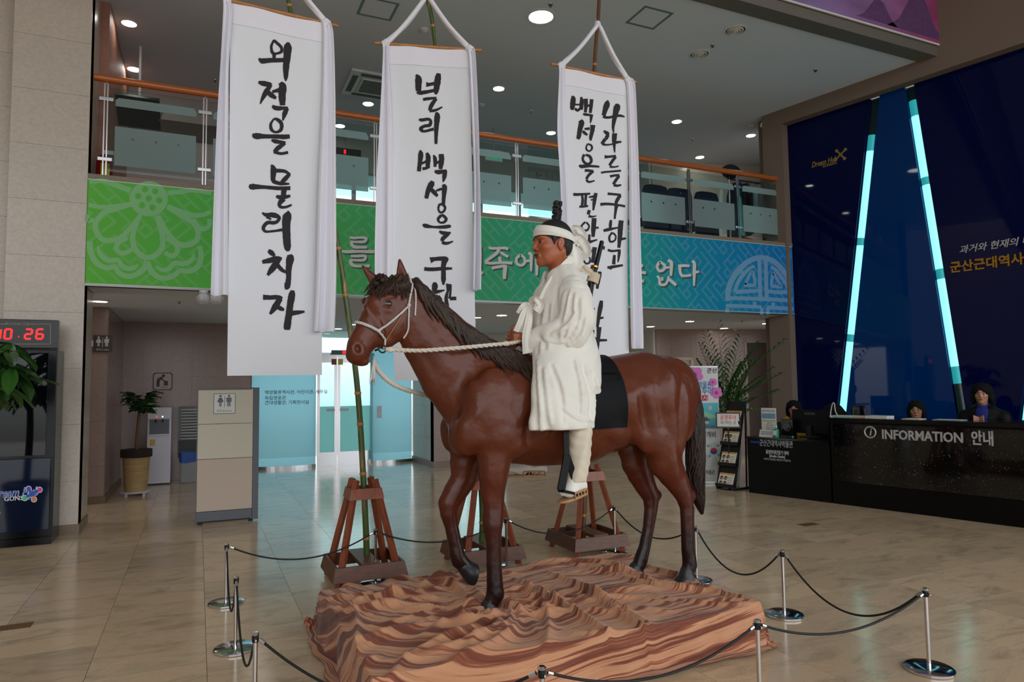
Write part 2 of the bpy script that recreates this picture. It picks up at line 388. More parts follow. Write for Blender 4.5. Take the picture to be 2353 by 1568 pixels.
# stone beam above the ceiling edge with the purple print
M('beam_stone', (104, 100, 92), rough=.5, var=(50, .18))
box('wall_beam', (-9, 6.42, ZC-.03), (10.6, 6.66, 9.4), 'beam_stone', kind='structure')
def purple():
    m = bpy.data.materials.new('purple_print'); MATS['purple_print'] = m; m.use_nodes = True; nt = m.node_tree; N = nt.nodes.new; L = nt.links.new
    b = nt.nodes['Principled BSDF']; g = N('ShaderNodeNewGeometry'); s = N('ShaderNodeSeparateXYZ'); L(g.outputs['Position'], s.inputs[0])
    mr = N('ShaderNodeMapRange'); mr.inputs[1].default_value = 6.4; mr.inputs[2].default_value = 10; L(s.outputs[0], mr.inputs[0])
    r = N('ShaderNodeValToRGB'); r.color_ramp.elements[0].color = lin((112, 108, 158)); r.color_ramp.elements[1].color = lin((148, 50, 100)); x = r.color_ramp.elements.new(.6); x.color = lin((136, 96, 148))
    n = N('ShaderNodeTexNoise'); n.inputs['Scale'].default_value = 2.2; n.inputs['Detail'].default_value = 7; mp = N('ShaderNodeMapping'); mp.inputs['Rotation'].default_value = (0, -.6, 0); mp.inputs['Scale'].default_value = (.5, 1, 2); L(g.outputs['Position'], mp.inputs[0]); L(mp.outputs[0], n.inputs['Vector'])
    m2 = N('ShaderNodeMapRange'); m2.inputs[1].default_value = .3; m2.inputs[2].default_value = .7; m2.inputs[3].default_value = .75; m2.inputs[4].default_value = 1.25; L(n.outputs['Fac'], m2.inputs[0])
    hs = N('ShaderNodeHueSaturation'); L(mr.outputs[0], r.inputs[0]); L(r.outputs[0], hs.inputs['Color']); L(m2.outputs[0], hs.inputs['Value']); L(hs.outputs[0], b.inputs['Base Color']); b.inputs['Roughness'].default_value = .6
purple()
M('purple_hill', (92, 58, 104), rough=.7, var=(14, .25))
pb = thing('hanging_print', 'purple printed banner with misty peaks on the beam above the blue wall', 'banner', (8.4, 6.40, 6.49))
MB().box((-3.2, -.012, 0), (1.72, 0, 2.2)).build('banner_sheet', 'purple_print', pb)
MB().box((-3.2, -.016, -.012), (1.735, .004, .012)).box((1.715, -.016, 0), (1.735, .004, 2.2)).build('white_edge', 'white_metal', pb)
def hill(cx, w, h, sd):
    n = 26; q = np.linspace(-1, 1, n); top = h*(np.exp(-(q*1.7)**2)*.8+.35*np.exp(-((q-.25)*2.6)**2))+.02*fbm(q*2, q*0, sd, 3); top[0] = top[-1] = 0
    poly = [(cx+w*q[i], max(0.01, top[i])) for i in range(n)]
    MB().prism(poly, (0, -.0125, .06), (1, 0, 0), (0, 0, 1), .001).build('mountain_print', 'purple_hill', pb)
hill(.16, .42, .34, 1); hill(.98, .62, .62, 2)
# ---- mezzanine slab, printed fascia
mez = box('floor_mezzanine', (PX1+.01, YF, ZU+.301), (12.6, 16.3, ZM), 'sill_stone', kind='structure')
box('trim_1', (PX1, YF-.012, ZM-.005), (9.46, YF+.25, ZM+.055), 'sill_stone', kind='structure')
box('trim_2', (PX1, YF-.016, ZU), (9.46, YF+.1, ZU+.02), 'steel_dark', kind='structure')
def grad_mat(name, wht, rough=.45):
    m = bpy.data.materials.new(name); MATS[name] = m; m.use_nodes = True; nt = m.node_tree; N = nt.nodes.new; L = nt.links.new
    b = nt.nodes['Principled BSDF']; g = N('ShaderNodeNewGeometry'); s = N('ShaderNodeSeparateXYZ'); L(g.outputs['Position'], s.inputs[0])
    ad = N('ShaderNodeMath'); ad.operation = 'MULTIPLY_ADD'; ad.inputs[1].default_value = .25; L(s.outputs[2], ad.inputs[0]); L(s.outputs[0], ad.inputs[2])
    mr = N('ShaderNodeMapRange'); mr.inputs[1].default_value = -.4; mr.inputs[2].default_value = 10.2; L(ad.outputs[0], mr.inputs[0])
    r = N('ShaderNodeValToRGB'); L(mr.outputs[0], r.inputs[0]); e = r.color_ramp.elements
    st = [(0, (98, 190, 62)), (.16, (84, 186, 78)), (.3, (74, 182, 104)), (.5, (46, 168, 122)), (.68, (24, 160, 140)), (.8, (14, 138, 170)), (1, (14, 116, 186))]
    e[0].color = lin(st[0][1]); e[1].color = lin(st[-1][1])
    for p_, c in st[1:-1]:
        x = e.new(p_); x.color = lin(c)
    mx = N('ShaderNodeMix'); mx.data_type = 'RGBA'; mx.inputs[0].default_value = wht; mx.inputs[7].default_value = lin((205, 220, 225)); L(r.outputs[0], mx.inputs[6]); L(mx.outputs[2], b.inputs['Base Color']); b.inputs['Roughness'].default_value = rough; b.inputs['Specular IOR Level'].default_value = .15
grad_mat('print_ground', 0); grad_mat('print_fret', .09); grad_mat('print_motif', .26)
fb = thing('fascia_banner', 'long green to blue printed banner with fret pattern along the mezzanine edge', 'banner', (0, YF-.004, 0))
MB().box((PX1+.005, -.012, ZU+.025), (9.44, 0, ZM-.012)).build('banner_sheet', 'print_ground', fb)
MB().box((PX1+.002, -.015, ZM-.014), (9.44, 0, ZM-.006)).box((PX1+.002, -.015, ZU+.02), (9.44, 0, ZU+.027)).build('banner_edge', 'white_metal', fb)
# fret lattice: diagonal meanders, clipped to the sheet
fx0, fx1, fz0, fz1 = PX1+.01, 9.43, ZU+.03, ZM-.02
fr = MB()
def clipseg(p, q):
    t0, t1 = 0., 1.; d = q-p
    for a, lo, hi in ((0, fx0+.02, fx1-.02), (1, fz0+.02, fz1-.02)):
        if abs(d[a]) < 1e-9:
            if not lo <= p[a] <= hi: return None
            continue
        u, v = (lo-p[a])/d[a], (hi-p[a])/d[a]; u, v = min(u, v), max(u, v); t0 = max(t0, u); t1 = min(t1, v)
    return (p+d*t0, p+d*t1) if t1-t0 > .02 else None
un = .055; e1 = np.array([1, 1])/math.sqrt(2); e2 = np.array([-1, 1])/math.sqrt(2)
cell = [((0, 0), (6, 0)), ((0, 2), (4, 2)), ((4, 2), (4, 4)), ((2, 4), (4, 4)), ((6, 0), (6, 4)), ((0, 6), (6, 6)), ((2, 4), (2, 6)), ((6, 6), (6, 8)), ((0, 2), (0, 6)), ((8, 0), (8, 6)), ((8, 6), (10, 6)), ((8, 2), (10, 2)), ((6, 8), (10, 8)), ((2, 8), (2, 10)), ((4, 8), (4, 10)), ((2, 8), (4, 8))]
for i in range(-4, 18):
    for j in range(-16, 8):
        for a, b in cell:
            if (i+j) % 2: a, b = (a[1], a[0]), (b[1], b[0])
            o0 = np.array([-1.2, 3.3])
            p, q = (o0+un*((c[0]+10*i)*e1+(c[1]+10*j)*e2) for c in (a, b)); cs = clipseg(p, q)
            if cs is None: continue
            p, q = cs; d = nrm(q-p); n = np.array([-d[1], d[0]])*un*.30; p = p-d*un*.3; q = q+d*un*.3
            fr.add([(v[0], -.0124-.0004*(d[0]*d[1] > 0)-random.uniform(0, .0003), v[1]) for v in (p-n, q-n, q+n, p+n)], [(0, 1, 2, 3)])
fr.build('fret_pattern', 'print_fret', fb, fix=False)
fpl = lambda px, py, o=0.: (lambda P: (P[0], -.013-o, P[2]))(py_(px, py, YF-.02))
def crop(x0, y0, sc, fn): return lambda x, y, o=0.: fn(x0+x/sc, y0+y/sc, o)
# lotus motif (traced ribbons)
lo = MB(); pc = crop(190, 400, 5.806, fpl)
for s_ in ([(640, 400, 70), (460, 460, 70), (280, 520, 70), (180, 640, 70), (180, 760, 75), (260, 870, 70), (400, 885, 70), (540, 820, 70), (660, 690, 60), (770, 540, 50)],
           [(760, 560, 60), (700, 700, 70), (665, 860, 70), (700, 1000, 75), (790, 1090, 75), (870, 1115, 70), (960, 1090, 75), (1050, 1000, 75), (1070, 860, 70), (1030, 700, 70), (980, 560, 50)],
           [(1010, 560, 60), (1090, 720, 70), (1190, 860, 70), (1300, 940, 70), (1420, 940, 75), (1520, 880, 75), (1535, 760, 70), (1470, 650, 70), (1350, 570, 70), (1130, 440, 60)],
           [(640, 220, 70), (440, 150, 70), (260, 90, 60), (90, 110, 50)], [(600, 400, 50), (420, 430, 55), (230, 440, 60), (80, 410, 60)],
           [(1130, 250, 60), (1300, 240, 60), (1480, 215, 60), (1720, 260, 50)], [(1130, 430, 60), (1300, 500, 70), (1480, 550, 60), (1620, 540, 60), (1710, 500, 60)],
           [(600, 850, 60), (470, 920, 65), (455, 1010, 65), (530, 1060, 65), (640, 1020, 60), (690, 960, 40)], [(1110, 860, 50), (1230, 930, 65), (1265, 1020, 65), (1200, 1095, 65), (1090, 1050, 60)],
           [(90, 900, 80), (110, 1050, 80), (180, 1180, 75), (300, 1250, 70), (430, 1245, 65), (480, 1320, 65), (600, 1365, 70), (730, 1335, 70), (830, 1250, 75), (860, 1160, 90)],
           [(870, 1180, 70), (910, 1290, 75), (1000, 1370, 70), (1110, 1390, 70), (1230, 1345, 70), (1300, 1290, 65), (1430, 1295, 70), (1540, 1230, 75), (1580, 1090, 75), (1560, 960, 60)],
           [(200, 960, 20), (230, 1060, 60), (330, 1150, 65), (470, 1150, 60), (520, 1220, 65), (610, 1265, 65), (690, 1245, 50), (750, 1200, 10)], [(970, 1220, 10), (1040, 1275, 50), (1140, 1270, 65), (1230, 1190, 65), (1350, 1200, 65), (1460, 1140, 60), (1485, 1050, 15)],
           [(70, 540, 60), (70, 620, 60), (150, 615, 60)], [(1470, 600, 50), (1570, 730, 60), (1680, 700, 60), (1690, 600, 60)]):
    ribbon(lo, s_, pc)
cdisc = [(880+255*math.cos(a), 330+235*math.sin(a)) for a in np.linspace(0, 2*PI, 40)[:-1]]
holes = [(830, 205), (968, 232), (740, 295), (880, 325), (1022, 352), (792, 418), (932, 447)]
ring = MB()
def ringpts(cx, cy, rx, ry, n=28): return [(cx+rx*math.cos(a), cy+ry*math.sin(a)) for a in np.linspace(0, 2*PI, n+1)[:-1]]
lo.add([pc(880, 330, .0004)]+[pc(x, y, .0004) for x, y in cdisc], [(0, i+1, (i+1) % len(cdisc)+1) for i in range(len(cdisc))])
lo.build('lotus_print', 'print_motif', fb, fix=False)
hd = MB()
for hx, hy in holes:
    R = ringpts(hx, hy, 42, 42, 16); hd.add([pc(x, y, .001) for x, y in R], [tuple(range(16))])
hd.build('lotus_seed_print', 'print_ground', fb, fix=False)
# round emblem at the right end
em = MB(); pe = crop(1460, 500, 6.192, fpl)
for s_ in ([(1320, 1190, 70), (1320, 1060, 75), (1370, 900, 80), (1480, 740, 80), (1620, 620, 75), (1790, 570, 75), (1960, 620, 75), (2090, 740, 75), (2190, 880, 70)],
           [(1290, 1145, 55), (1500, 1150, 55), (1790, 1160, 55), (2235, 1180, 55)], [(1290, 1255, 55), (1500, 1260, 50), (1800, 1275, 50)], [(1870, 1280, 55), (2250, 1300, 55)],
           [(1765, 600, 55), (1770, 800, 55), (1775, 1030, 55), (1780, 1160, 55)], [(1855, 600, 55), (1860, 800, 55), (1865, 1030, 55), (1870, 1180, 50)],
           [(1420, 1060, 60), (1600, 1050, 55), (1770, 1040, 50)], [(1870, 1050, 50), (2040, 1065, 55), (2190, 1060, 60)],
           [(1420, 1060, 55), (1450, 950, 55), (1520, 830, 55), (1620, 730, 50), (1700, 690, 40)], [(1930, 700, 40), (2000, 750, 50), (2080, 850, 55), (2150, 950, 55), (2200, 1050, 55)],
           [(1550, 960, 60), (1650, 965, 50), (1700, 960, 40), (1690, 840, 45), (1660, 770, 40), (1600, 870, 40), (1560, 950, 40)], [(2090, 990, 50), (1990, 980, 50), (1940, 970, 40), (1950, 850, 45), (1960, 790, 40), (2020, 880, 40), (2070, 970, 40)],
           [(1700, 1200, 50), (1700, 1260, 50)], [(1960, 1210, 45), (1960, 1280, 45)], [(1310, 1290, 55), (1310, 1350, 55)], [(1800, 1290, 55), (1800, 1380, 55)], [(1885, 1290, 50), (1885, 1380, 50)], [(1470, 720, 60), (1540, 800, 50)], [(2130, 850, 50), (2190, 790, 50)]):
    ribbon(em, s_, pe)
em.build('emblem_print', 'print_motif', fb, fix=False)
# slogan lettering, brush drawn, with drop shadow print
M('print_white', (212, 212, 210), rough=.5); M('print_shadow', (44, 84, 76), rough=.6)
p1_ = crop(760, 500, 7.125, fpl); p2_ = crop(1090, 480, 6.533, fpl); p3_ = pe
SLOG = [(p1_, [[(310, 320, 30), (370, 335, 44), (450, 330, 40), (540, 330, 44), (580, 350, 46), (550, 395, 46), (440, 400, 40), (330, 395, 36)], [(330, 390, 44), (350, 450, 56), (400, 485, 50), (500, 488, 44), (595, 488, 44)], [(180, 550, 36), (260, 560, 54), (450, 555, 46), (620, 558, 54), (715, 560, 56)], [(330, 630, 40), (440, 632, 44), (540, 625, 46), (570, 650, 46), (540, 695, 46), (430, 700, 40), (310, 695, 36)], [(320, 690, 50), (335, 755, 60), (390, 790, 50), (500, 795, 46), (640, 790, 50)], [(125, 510, 30), (140, 530, 50)]]),
        (p2_, [[(215, 580, 36), (270, 595, 40), (380, 590, 36), (460, 590, 44), (510, 605, 46)], [(370, 600, 50), (340, 660, 50), (250, 730, 46), (165, 790, 36)], [(390, 650, 36), (450, 690, 40), (510, 720, 44)], [(375, 720, 40), (390, 790, 56)], [(160, 800, 50), (250, 818, 40), (420, 808, 40), (570, 815, 46)], [(260, 890, 46), (340, 875, 44), (440, 860, 44), (490, 870, 40)], [(465, 870, 60), (455, 960, 58), (450, 1055, 46)],
               [(690, 690, 46), (632, 750, 42), (640, 820, 42), (700, 850, 40), (755, 810, 44), (750, 740, 40), (690, 690, 40)], [(760, 785, 40), (830, 780, 36)], [(810, 660, 40), (850, 690, 50), (852, 800, 46), (852, 940, 26)], [(895, 605, 36), (935, 650, 56), (940, 800, 50), (935, 1000, 36)], [(92, 560, 30), (96, 700, 30), (92, 900, 24)], [(100, 960, 40), (130, 965, 40)]]),
        (p3_, [[(60, 685, 36), (110, 685, 44)], [(60, 780, 36), (150, 788, 44)], [(66, 905, 36), (120, 905, 44)],
               [(345, 630, 44), (310, 700, 40), (345, 760, 40), (405, 740, 40), (415, 680, 40), (345, 630, 36)], [(420, 715, 36), (500, 710, 30)], [(465, 605, 36), (510, 640, 50), (512, 720, 46), (505, 830, 36)], [(310, 830, 30), (340, 870, 36), (350, 960, 40)], [(380, 850, 30), (385, 900, 30)], [(345, 955, 36), (420, 955, 36), (460, 900, 30), (470, 830, 24)], [(480, 850, 30), (440, 930, 24)], [(480, 880, 40), (530, 920, 44), (580, 965, 40)],
               [(610, 690, 40), (700, 685, 40), (770, 690, 36)], [(630, 700, 44), (640, 780, 40), (660, 825, 40)], [(650, 830, 40), (720, 830, 36), (795, 820, 36)], [(810, 615, 36), (840, 660, 46), (838, 800, 44), (835, 975, 24)], [(855, 780, 36), (905, 770, 36)]])]
SPL = [[(0, 5), (5, 6)], [(0, 7), (7, 11), (11, 12), (12, 13)], [(0, 1), (1, 2), (2, 3), (3, 11), (11, 16)]]
for (fn, L_), cuts in zip(SLOG, SPL):
    for i0, i1 in cuts:
        sw, sh = MB(), MB()
        for s_ in L_[i0:i1]: ribbon(sw, s_, fn, off=.0016); ribbon(sh, [(x+22, y+24, w) for x, y, w in s_], fn, off=.0008)
        sh.build('slogan_shadow_print', 'print_shadow', fb, fix=False); sw.build('slogan_character', 'print_white', fb, fix=False)
# ---- railing
def glassmat(name, tint, a, frost=False):
    m = bpy.data.materials.new(name); MATS[name] = m; m.use_nodes = True; nt = m.node_tree; N = nt.nodes.new; L = nt.links.new; nt.nodes.clear()
    out = N('ShaderNodeOutputMaterial'); tr = N('ShaderNodeBsdfTransparent'); tr.inputs[0].default_value = lin(tint); mx = N('ShaderNodeMixShader')
    if frost:
        t2 = N('ShaderNodeBsdfTranslucent'); t2.inputs[0].default_value = lin(frost); df = N('ShaderNodeBsdfDiffuse'); df.inputs[0].default_value = lin(frost); m2 = N('ShaderNodeMixShader'); m2.inputs[0].default_value = .25
        L(t2.outputs[0], m2.inputs[1]); L(df.outputs[0], m2.inputs[2]); mx.inputs[0].default_value = a; L(tr.outputs[0], mx.inputs[1]); L(m2.outputs[0], mx.inputs[2])
    else:
        gl = N('ShaderNodeBsdfGlossy'); gl.inputs['Roughness'].default_value = .02; fr_ = N('ShaderNodeFresnel'); fr_.inputs[0].default_value = a
        L(fr_.outputs[0], mx.inputs[0]); L(tr.outputs[0], mx.inputs[1]); L(gl.outputs[0], mx.inputs[2])
    L(mx.outputs[0], out.inputs[0])
glassmat('clear_glass', (232, 242, 240), 1.3); glassmat('frost_glass', (210, 228, 228), .7, (222, 236, 236))
rl = thing('glass_railing', 'glass railing with orange wooden handrail and steel posts along the mezzanine', 'railing', (0, YF+.12, ZM+.055))
MB().tube([(PX1+.02, 0, 1.17), (9.40, 0, 1.17)], .042, 16).build('handrail', 'wood_rail', rl, smooth=True)
posts = [-1.02+1.045*k for k in range(11)]; posts[-1] = 9.36
for k, x in enumerate(posts):
    MB().box((x-.022, -.012, 0), (x-.010, .012, 1.11)).box((x+.010, -.012, 0), (x+.022, .012, 1.11)).cyl((x, 0, 1.1), (x, 0, 1.15), .008).build('post', 'steel', rl)
    for z in (.22, .93):
        MB().box((x-.075, -.016, z-.022), (x+.075, .016, z+.022)).build('glass_clamp', 'steel', rl, bevel=.006)
    if k < 10:
        a, b = x+.035, posts[k+1]-.035; w = b-a
        g = MB().box((a, -.005, .08), (b, .005, 1.07)).build('glass_pane', 'clear_glass', rl)
        c1, c2 = a+.06, b-.06; ch = .03
        z0, z1 = .16, .62; sq = []
        fm = MB()          # frosted field with three clear squares, built as strips around them
        xs = [c1]; qw = .028; zc = z0+(z1-z0)*.68
        for t in (.2, .48, .76): xs += [c1+(c2-c1)*t, c1+(c2-c1)*t+qw]
        xs.append(c2)
        for q in range(len(xs)-1):
            if q % 2 == 0: fm.box((xs[q], -.0065, z0), (xs[q+1], -.0055, z1))
            else: fm.box((xs[q], -.0065, z0), (xs[q+1], -.0055, zc)); fm.box((xs[q], -.0065, zc+qw), (xs[q+1], -.0055, z1))
        fm.build('frosted_field', 'frost_glass', g, fix=False)
        MB().prism([(c1, .86), (c2-ch*0, .86), (c2, .94-ch), (c2-ch, .94+.02), (c1+ch, .96), (c1, .96-ch)], (0, -.0055, 0), (1, 0, 0), (0, 0, 1), .001).build('frosted_band', 'frost_glass', g, fix=False)
# ---- right wall: stone with blue glass panels
DW = np.array([-.2267, .974, 0]); P0 = np.array([9.461, 8.908, 0]); AW = -DW; NW = np.cross(AW, (0, 0, 1))   # AW runs toward camera
NW = NW if NW[0] < 0 else -NW
def rwp(s, z, n=0.): return P0+AW*s+np.array([0, 0, z])+NW*n
slab_wall('wall_right', P0[:2]-NW[:2]*.03, DW[:2], -9, .39, 6.10, 9.2, 1.25, .66, 'stone', uoff=.3)
slab_wall('wall_right_end', P0[:2]-NW[:2]*.03, DW[:2], 0, .39, 0, 6.10, 1.25, .66, 'stone', zoff=.3)
slab_wall('wall_right_return', (P0+DW*.39)[:2]-NW[:2]*.03, (-NW)[:2]*1., 0, .5, 0, 6.36, 1.25, .66, 'stone', zoff=.3)
M('navy_glass', (2, 10, 60), rough=.03, spec=.22); M('blue_glass', (1, 50, 112), rough=.03, spec=.22); M('channel', (10, 60, 78), rough=.25, spec=.5)
M('cyan_lamp', (120, 235, 228), rough=.4, emit=((140, 240, 232), 1.25)); M('cyan_dim', (40, 150, 160), rough=.4, emit=((40, 180, 186), .5)); M('cyan_off', (6, 44, 50), rough=.3)
def wedge(name, poly, mat, n0, n1, parent=None, **t):
    V = [rwp(s, z, n0) for s, z in poly]+[rwp(s, z, n1) for s, z in poly]; k = len(poly)
    return MB().add(V, [tuple(range(k)), tuple(range(k, 2*k))]+[(i, (i+1) % k, k+(i+1) % k, k+i) for i in range(k)]).build(name, mat, parent, **t)
s1 = lambda z, e: .52+(.92+0)*(z/6.1)+e*.155           # slanted strip edges
s2 = lambda z, e: 2.545-.575*(z/6.1)+e*.135
s3 = lambda z, e: 3.06+.92*(z/6.1)+e*.155
s4 = lambda z, e: 5.1-.575*(z/6.1)+e*.135
wb = box('wall_right_backing', (0, 0, 0), (9.4, .05, 6.1), 'cyan_off', kind='structure'); wb.matrix_world = Matrix(((AW[0], -NW[0], 0, P0[0]-NW[0]*.125), (AW[1], -NW[1], 0, P0[1]-NW[1]*.125), (0, 0, 1, 0), (0, 0, 0, 1)))
pn = []
pn.append(wedge('blue_wall_panel', [(0, 0), (s1(0, 0), 0), (s1(6.1, 0), 6.1), (0, 6.1)], 'navy_glass', -.08, 0))
pn.append(wedge('blue_wall_panel', [(s1(0, 1), 0), (s2(0, 0), 0), (s2(6.1, 0), 6.1), (s1(6.1, 1), 6.1)], 'blue_glass', -.08, 0))
pn.append(wedge('blue_wall_panel', [(s2(0, 1), 0), (s3(0, 0), 0), (s3(6.1, 0), 6.1), (s2(6.1, 1), 6.1)], 'navy_glass', -.08, 0))
pn.append(wedge('blue_wall_panel', [(s3(0, 1), 0), (s4(0, 0), 0), (s4(6.1, 0), 6.1), (s3(6.1, 1), 6.1)], 'blue_glass', -.08, 0))
pn.append(wedge('blue_wall_panel', [(s4(0, 1), 0), (9, 0), (9, 6.1), (s4(6.1, 1), 6.1)], 'navy_glass', -.08, 0))
for o, l in zip(pn, ('dark navy glass wall panel carrying the small gold logo', 'lighter blue tapering glass panel between the two cyan light strips', 'dark navy glass wall panel carrying the gold and silver lettering', 'lighter blue glass panel at the right edge beyond the third light strip', 'navy glass wall panel at the far right end')):
    tag(o, l, 'wall panel', 'blue glass wall panels')
def strip(fs, segs, lab):
    t = thing('light_strip', lab, 'light strip', rwp(fs(0, .5), 0, -.06), group='slanted cyan light strips'); o = np.array(t.location)
    mb = MB(); V = [rwp(fs(z, e), z, -.078)-o for z, e in ((0, .02), (0, .98), (6.1, .98), (6.1, .02))]; mb.add(V, [(0, 1, 2, 3)]).build('channel', 'cyan_off', t, fix=False)
    for z0, z1, mat in segs:
        m = MB(); m.tube([rwp(fs(z0+(z1-z0)*q, .58), z0+(z1-z0)*q, -.045)-o for q in (0, .5, 1)], [.066, .066, .066], 14).build('lamp_tube', mat, t, smooth=True)
strip(s1, [(0, .95, 'cyan_lamp'), (.98, 2.2, 'cyan_lamp'), (2.2, 2.32, 'cyan_dim'), (2.32, 3.75, 'cyan_lamp'), (3.75, 3.87, 'cyan_dim'), (3.87, 5.25, 'cyan_lamp'), (5.25, 5.5, 'cyan_dim')], 'slanted glowing cyan light strip left of the lighter blue panel')
strip(s2, [(1.0, 1.5, 'cyan_off'), (1.5, 1.75, 'cyan_dim'), (1.75, 3.05, 'cyan_lamp'), (3.05, 3.2, 'cyan_dim'), (3.2, 4.5, 'cyan_lamp'), (4.5, 4.62, 'cyan_dim'), (4.62, 5.6, 'cyan_lamp'), (5.6, 5.85, 'cyan_dim')], 'slanted glowing cyan light strip beside the gold lettering')
strip(s3, [(0, .95, 'cyan_lamp'), (.98, 2.2, 'cyan_lamp'), (2.3, 3.8, 'cyan_lamp')], 'cyan light strip at the right edge of the picture')
# wall lettering
M('gold', (196, 150, 62), rough=.25, metal=.9); M('silver', (200, 200, 205), rough=.35, metal=.5); M('gold_flat', (176, 146, 74), rough=.4, metal=.4)
lt = thing('wall_lettering', 'raised gold and silver lettering on the navy glass wall', 'lettering', rwp(3.4, 3.2, .004)); o = np.array(lt.location)
text('gold_letters', '군산근대역사박물관', .175, 'gold', rwp(2.47, 3.185, .012)-o, AW, (0, 0, 1), lt, ext=.008, align='LEFT', off=.025, width=1.36)
text('silver_letters', '과거와 현재의 미래', .125, 'silver', rwp(2.60, 3.43, .010)-o, AW, (0, 0, 1), lt, ext=.005, align='LEFT', off=.012, shear=.25)
def molecule(mb, place, cx, cy, R, ang=0., arms=4, off=0.):
    """four armed cross logo"""
    for k in range(arms):
        a = ang+2*PI*k/arms; dx, dy = math.cos(a), math.sin(a)
        ribbon(mb, [(cx, cy, R*.55), (cx+dx*R*.45, cy+dy*R*.45, R*.22), (cx+dx*R, cy+dy*R, R*.42)], place, off=off, n=8)
        R_ = [(cx+dx*R*1.05+.27*R*math.cos(b), cy+dy*R*1.05+.27*R*math.sin(b)) for b in np.linspace(0, 2*PI, 13)[:-1]]
        mb.add([place(x, y, off) for x, y in R_], [tuple(range(12))])
lg = thing('wall_logo', 'small gold script logo with four armed cross on navy glass', 'logo', rwp(.72, 5.3, .003)); o = np.array(lg.location)
text('script_letters', 'Dream Hub', .135, 'gold_flat', rwp(.42, 5.27, .003)-o, AW, (0, 0, 1), lg, ext=.002, align='LEFT', off=.01, shear=.3, width=.44)
text('small_letters', 'GUNSAN', .06, 'gold_flat', rwp(.61, 5.20, .003)-o, AW, (0, 0, 1), lg, ext=.002, align='LEFT', off=.01, shear=.1)
m = MB(); molecule(m, lambda x, y, o_=0.: rwp(x, y, .003)-o, .93, 5.32, .10, .65); m.build('cross_mark', 'gold_flat', lg, fix=False)
# ================================================================== back of the hall
def wall(name, lo, hi, mat): return box(name, lo, hi, mat, kind='structure')
M('paint_pinkish', (186, 164, 160), rough=.8); M('paint_grey', (150, 152, 146), rough=.85); M('paint_white', (214, 212, 206), rough=.85); M('salmon_panel', (170, 118, 100), rough=.6, var=(9, .12, (1, 1, 5)))
glassmat('door_glass', (214, 238, 238), 1.35); glassmat('door_frost', (190, 225, 225), .7, (205, 232, 230))
# ground floor, left: corridor side wall (pink stone end), rear wall
slab_wall('wall_corridor_end', (0, 11.1), (1, 0), -1.40, -1.16, .1, ZU, 9, .61, 'stone_pink', zoff=.2); slab_wall('wall_corridor_side', (-1.155, 0), (0, 1), 11.116, 13.3, .1, ZU, 1.2, .61, 'stone_pink')
box('baseboard_corridor', (-1.41, 11.088, 0), (-1.14, 13.3, .1), 'stone_base', kind='structure')
slab_wall('wall_back_left', (0, 13.3), (1, 0), -1.6, .86, 0, ZU, .75, .66, 'stone_pink', zoff=.2)
wall('wall_back_left_return', (.82, 13.31, 0), (.88, 15.0, ZU), 'stone_joint')
wall('wall_corridor_back', (-4.2, 11.3, 0), (-1.4, 11.4, ZU), 'stone_pink'); wall('wall_left_outer', (-9.2, -9, 0), (-9, 9.3, 9.3), 'stone')
# curved teal glass screens either side of the glass doors
glassmat('teal_glass', (176, 214, 222), .55, (190, 224, 232))
def screen(name, a, b, bulge, lab):
    a, b = np.array(a), np.array(b); t = thing(name, lab, 'glass screen', (float((a[0]+b[0])/2), float((a[1]+b[1])/2), 0), group='curved teal glass screens'); o = np.array([*(a+b)/2, 0]); d = (b-a); n = np.array([d[1], -d[0]]); n = n/np.linalg.norm(n)
    pt = lambda u: a+d*u+n*bulge*4*u*(1-u)
    m = MB(); N_ = 16
    for k in range(N_+1):
        q = pt(k/N_)
        for z in (.06, ZU-.02):
            for th in (0, .012): m.V.append((q[0]-n[0]*th-o[0], q[1]-n[1]*th-o[1], z))
    for k in range(N_): i = 4*k; m.Fc += [(i, i+4, i+6, i+2), (i+1, i+3, i+7, i+5), (i+2, i+6, i+7, i+3), (i, i+1, i+5, i+4)]
    m.Fc += [(0, 2, 3, 1), (4*N_, 4*N_+1, 4*N_+3, 4*N_+2)]; m.build('curved_pane', 'teal_glass', t, smooth='all')
    f = MB()
    for k in range(N_): p_, q_ = pt(k/N_), pt((k+1)/N_); f.bar((p_[0]-o[0], p_[1]-o[1], .03), (q_[0]-o[0], q_[1]-o[1], .03), .03, .06)
    f.build('floor_rail', 'steel', t, fix=False); return t
g1, g2 = gz(574, 1082), gz(727, 1075); sL = screen('glass_screen', (g1[0], 14.25), (g2[0], 14.15), .12, 'curved teal glass screen with the floor guide left of the glass doors')
g3, g4 = gz(857, 1068), gz(954, 1063); sR = screen('glass_screen', (g3[0], 14.2), (g4[0], 14.2), .10, 'curved teal glass screen with lift button right of the glass doors')
M('print_dark', (40, 60, 66), rough=.6)
for i, (n_, s_) in enumerate((('1F', '해양물류역사관, 어린이관, 사무실'), ('2F', '독립영웅관'), ('3F', '근대생활관, 기획전시실'))):
    y = 903+12*i*1.0; q = py_(600, (903, 916, 927)[i], 14.06); o = np.array(sL.location)
    text('guide_number', n_, .075, 'print_dark', q+np.array([-.03, -.035, 0])-o, (1, 0, 0), (0, 0, 1), sL, ext=.0005, align='RIGHT', off=.01); text('guide_line', s_, .085, 'print_dark', q+np.array([.06, -.035, 0])-o, (1, 0, 0), (0, 0, 1), sL, ext=.0005, align='LEFT', off=.01)
q = py_(871, 947, 14.06); o = np.array(sR.location); bp_ = MB().box((q[0]-.045-o[0], q[1]-.03-o[1], q[2]-.12), (q[0]+.045-o[0], q[1]-.012-o[1], q[2]+.12)).build('lift_button_plate', 'steel_dark', sR, bevel=.004)
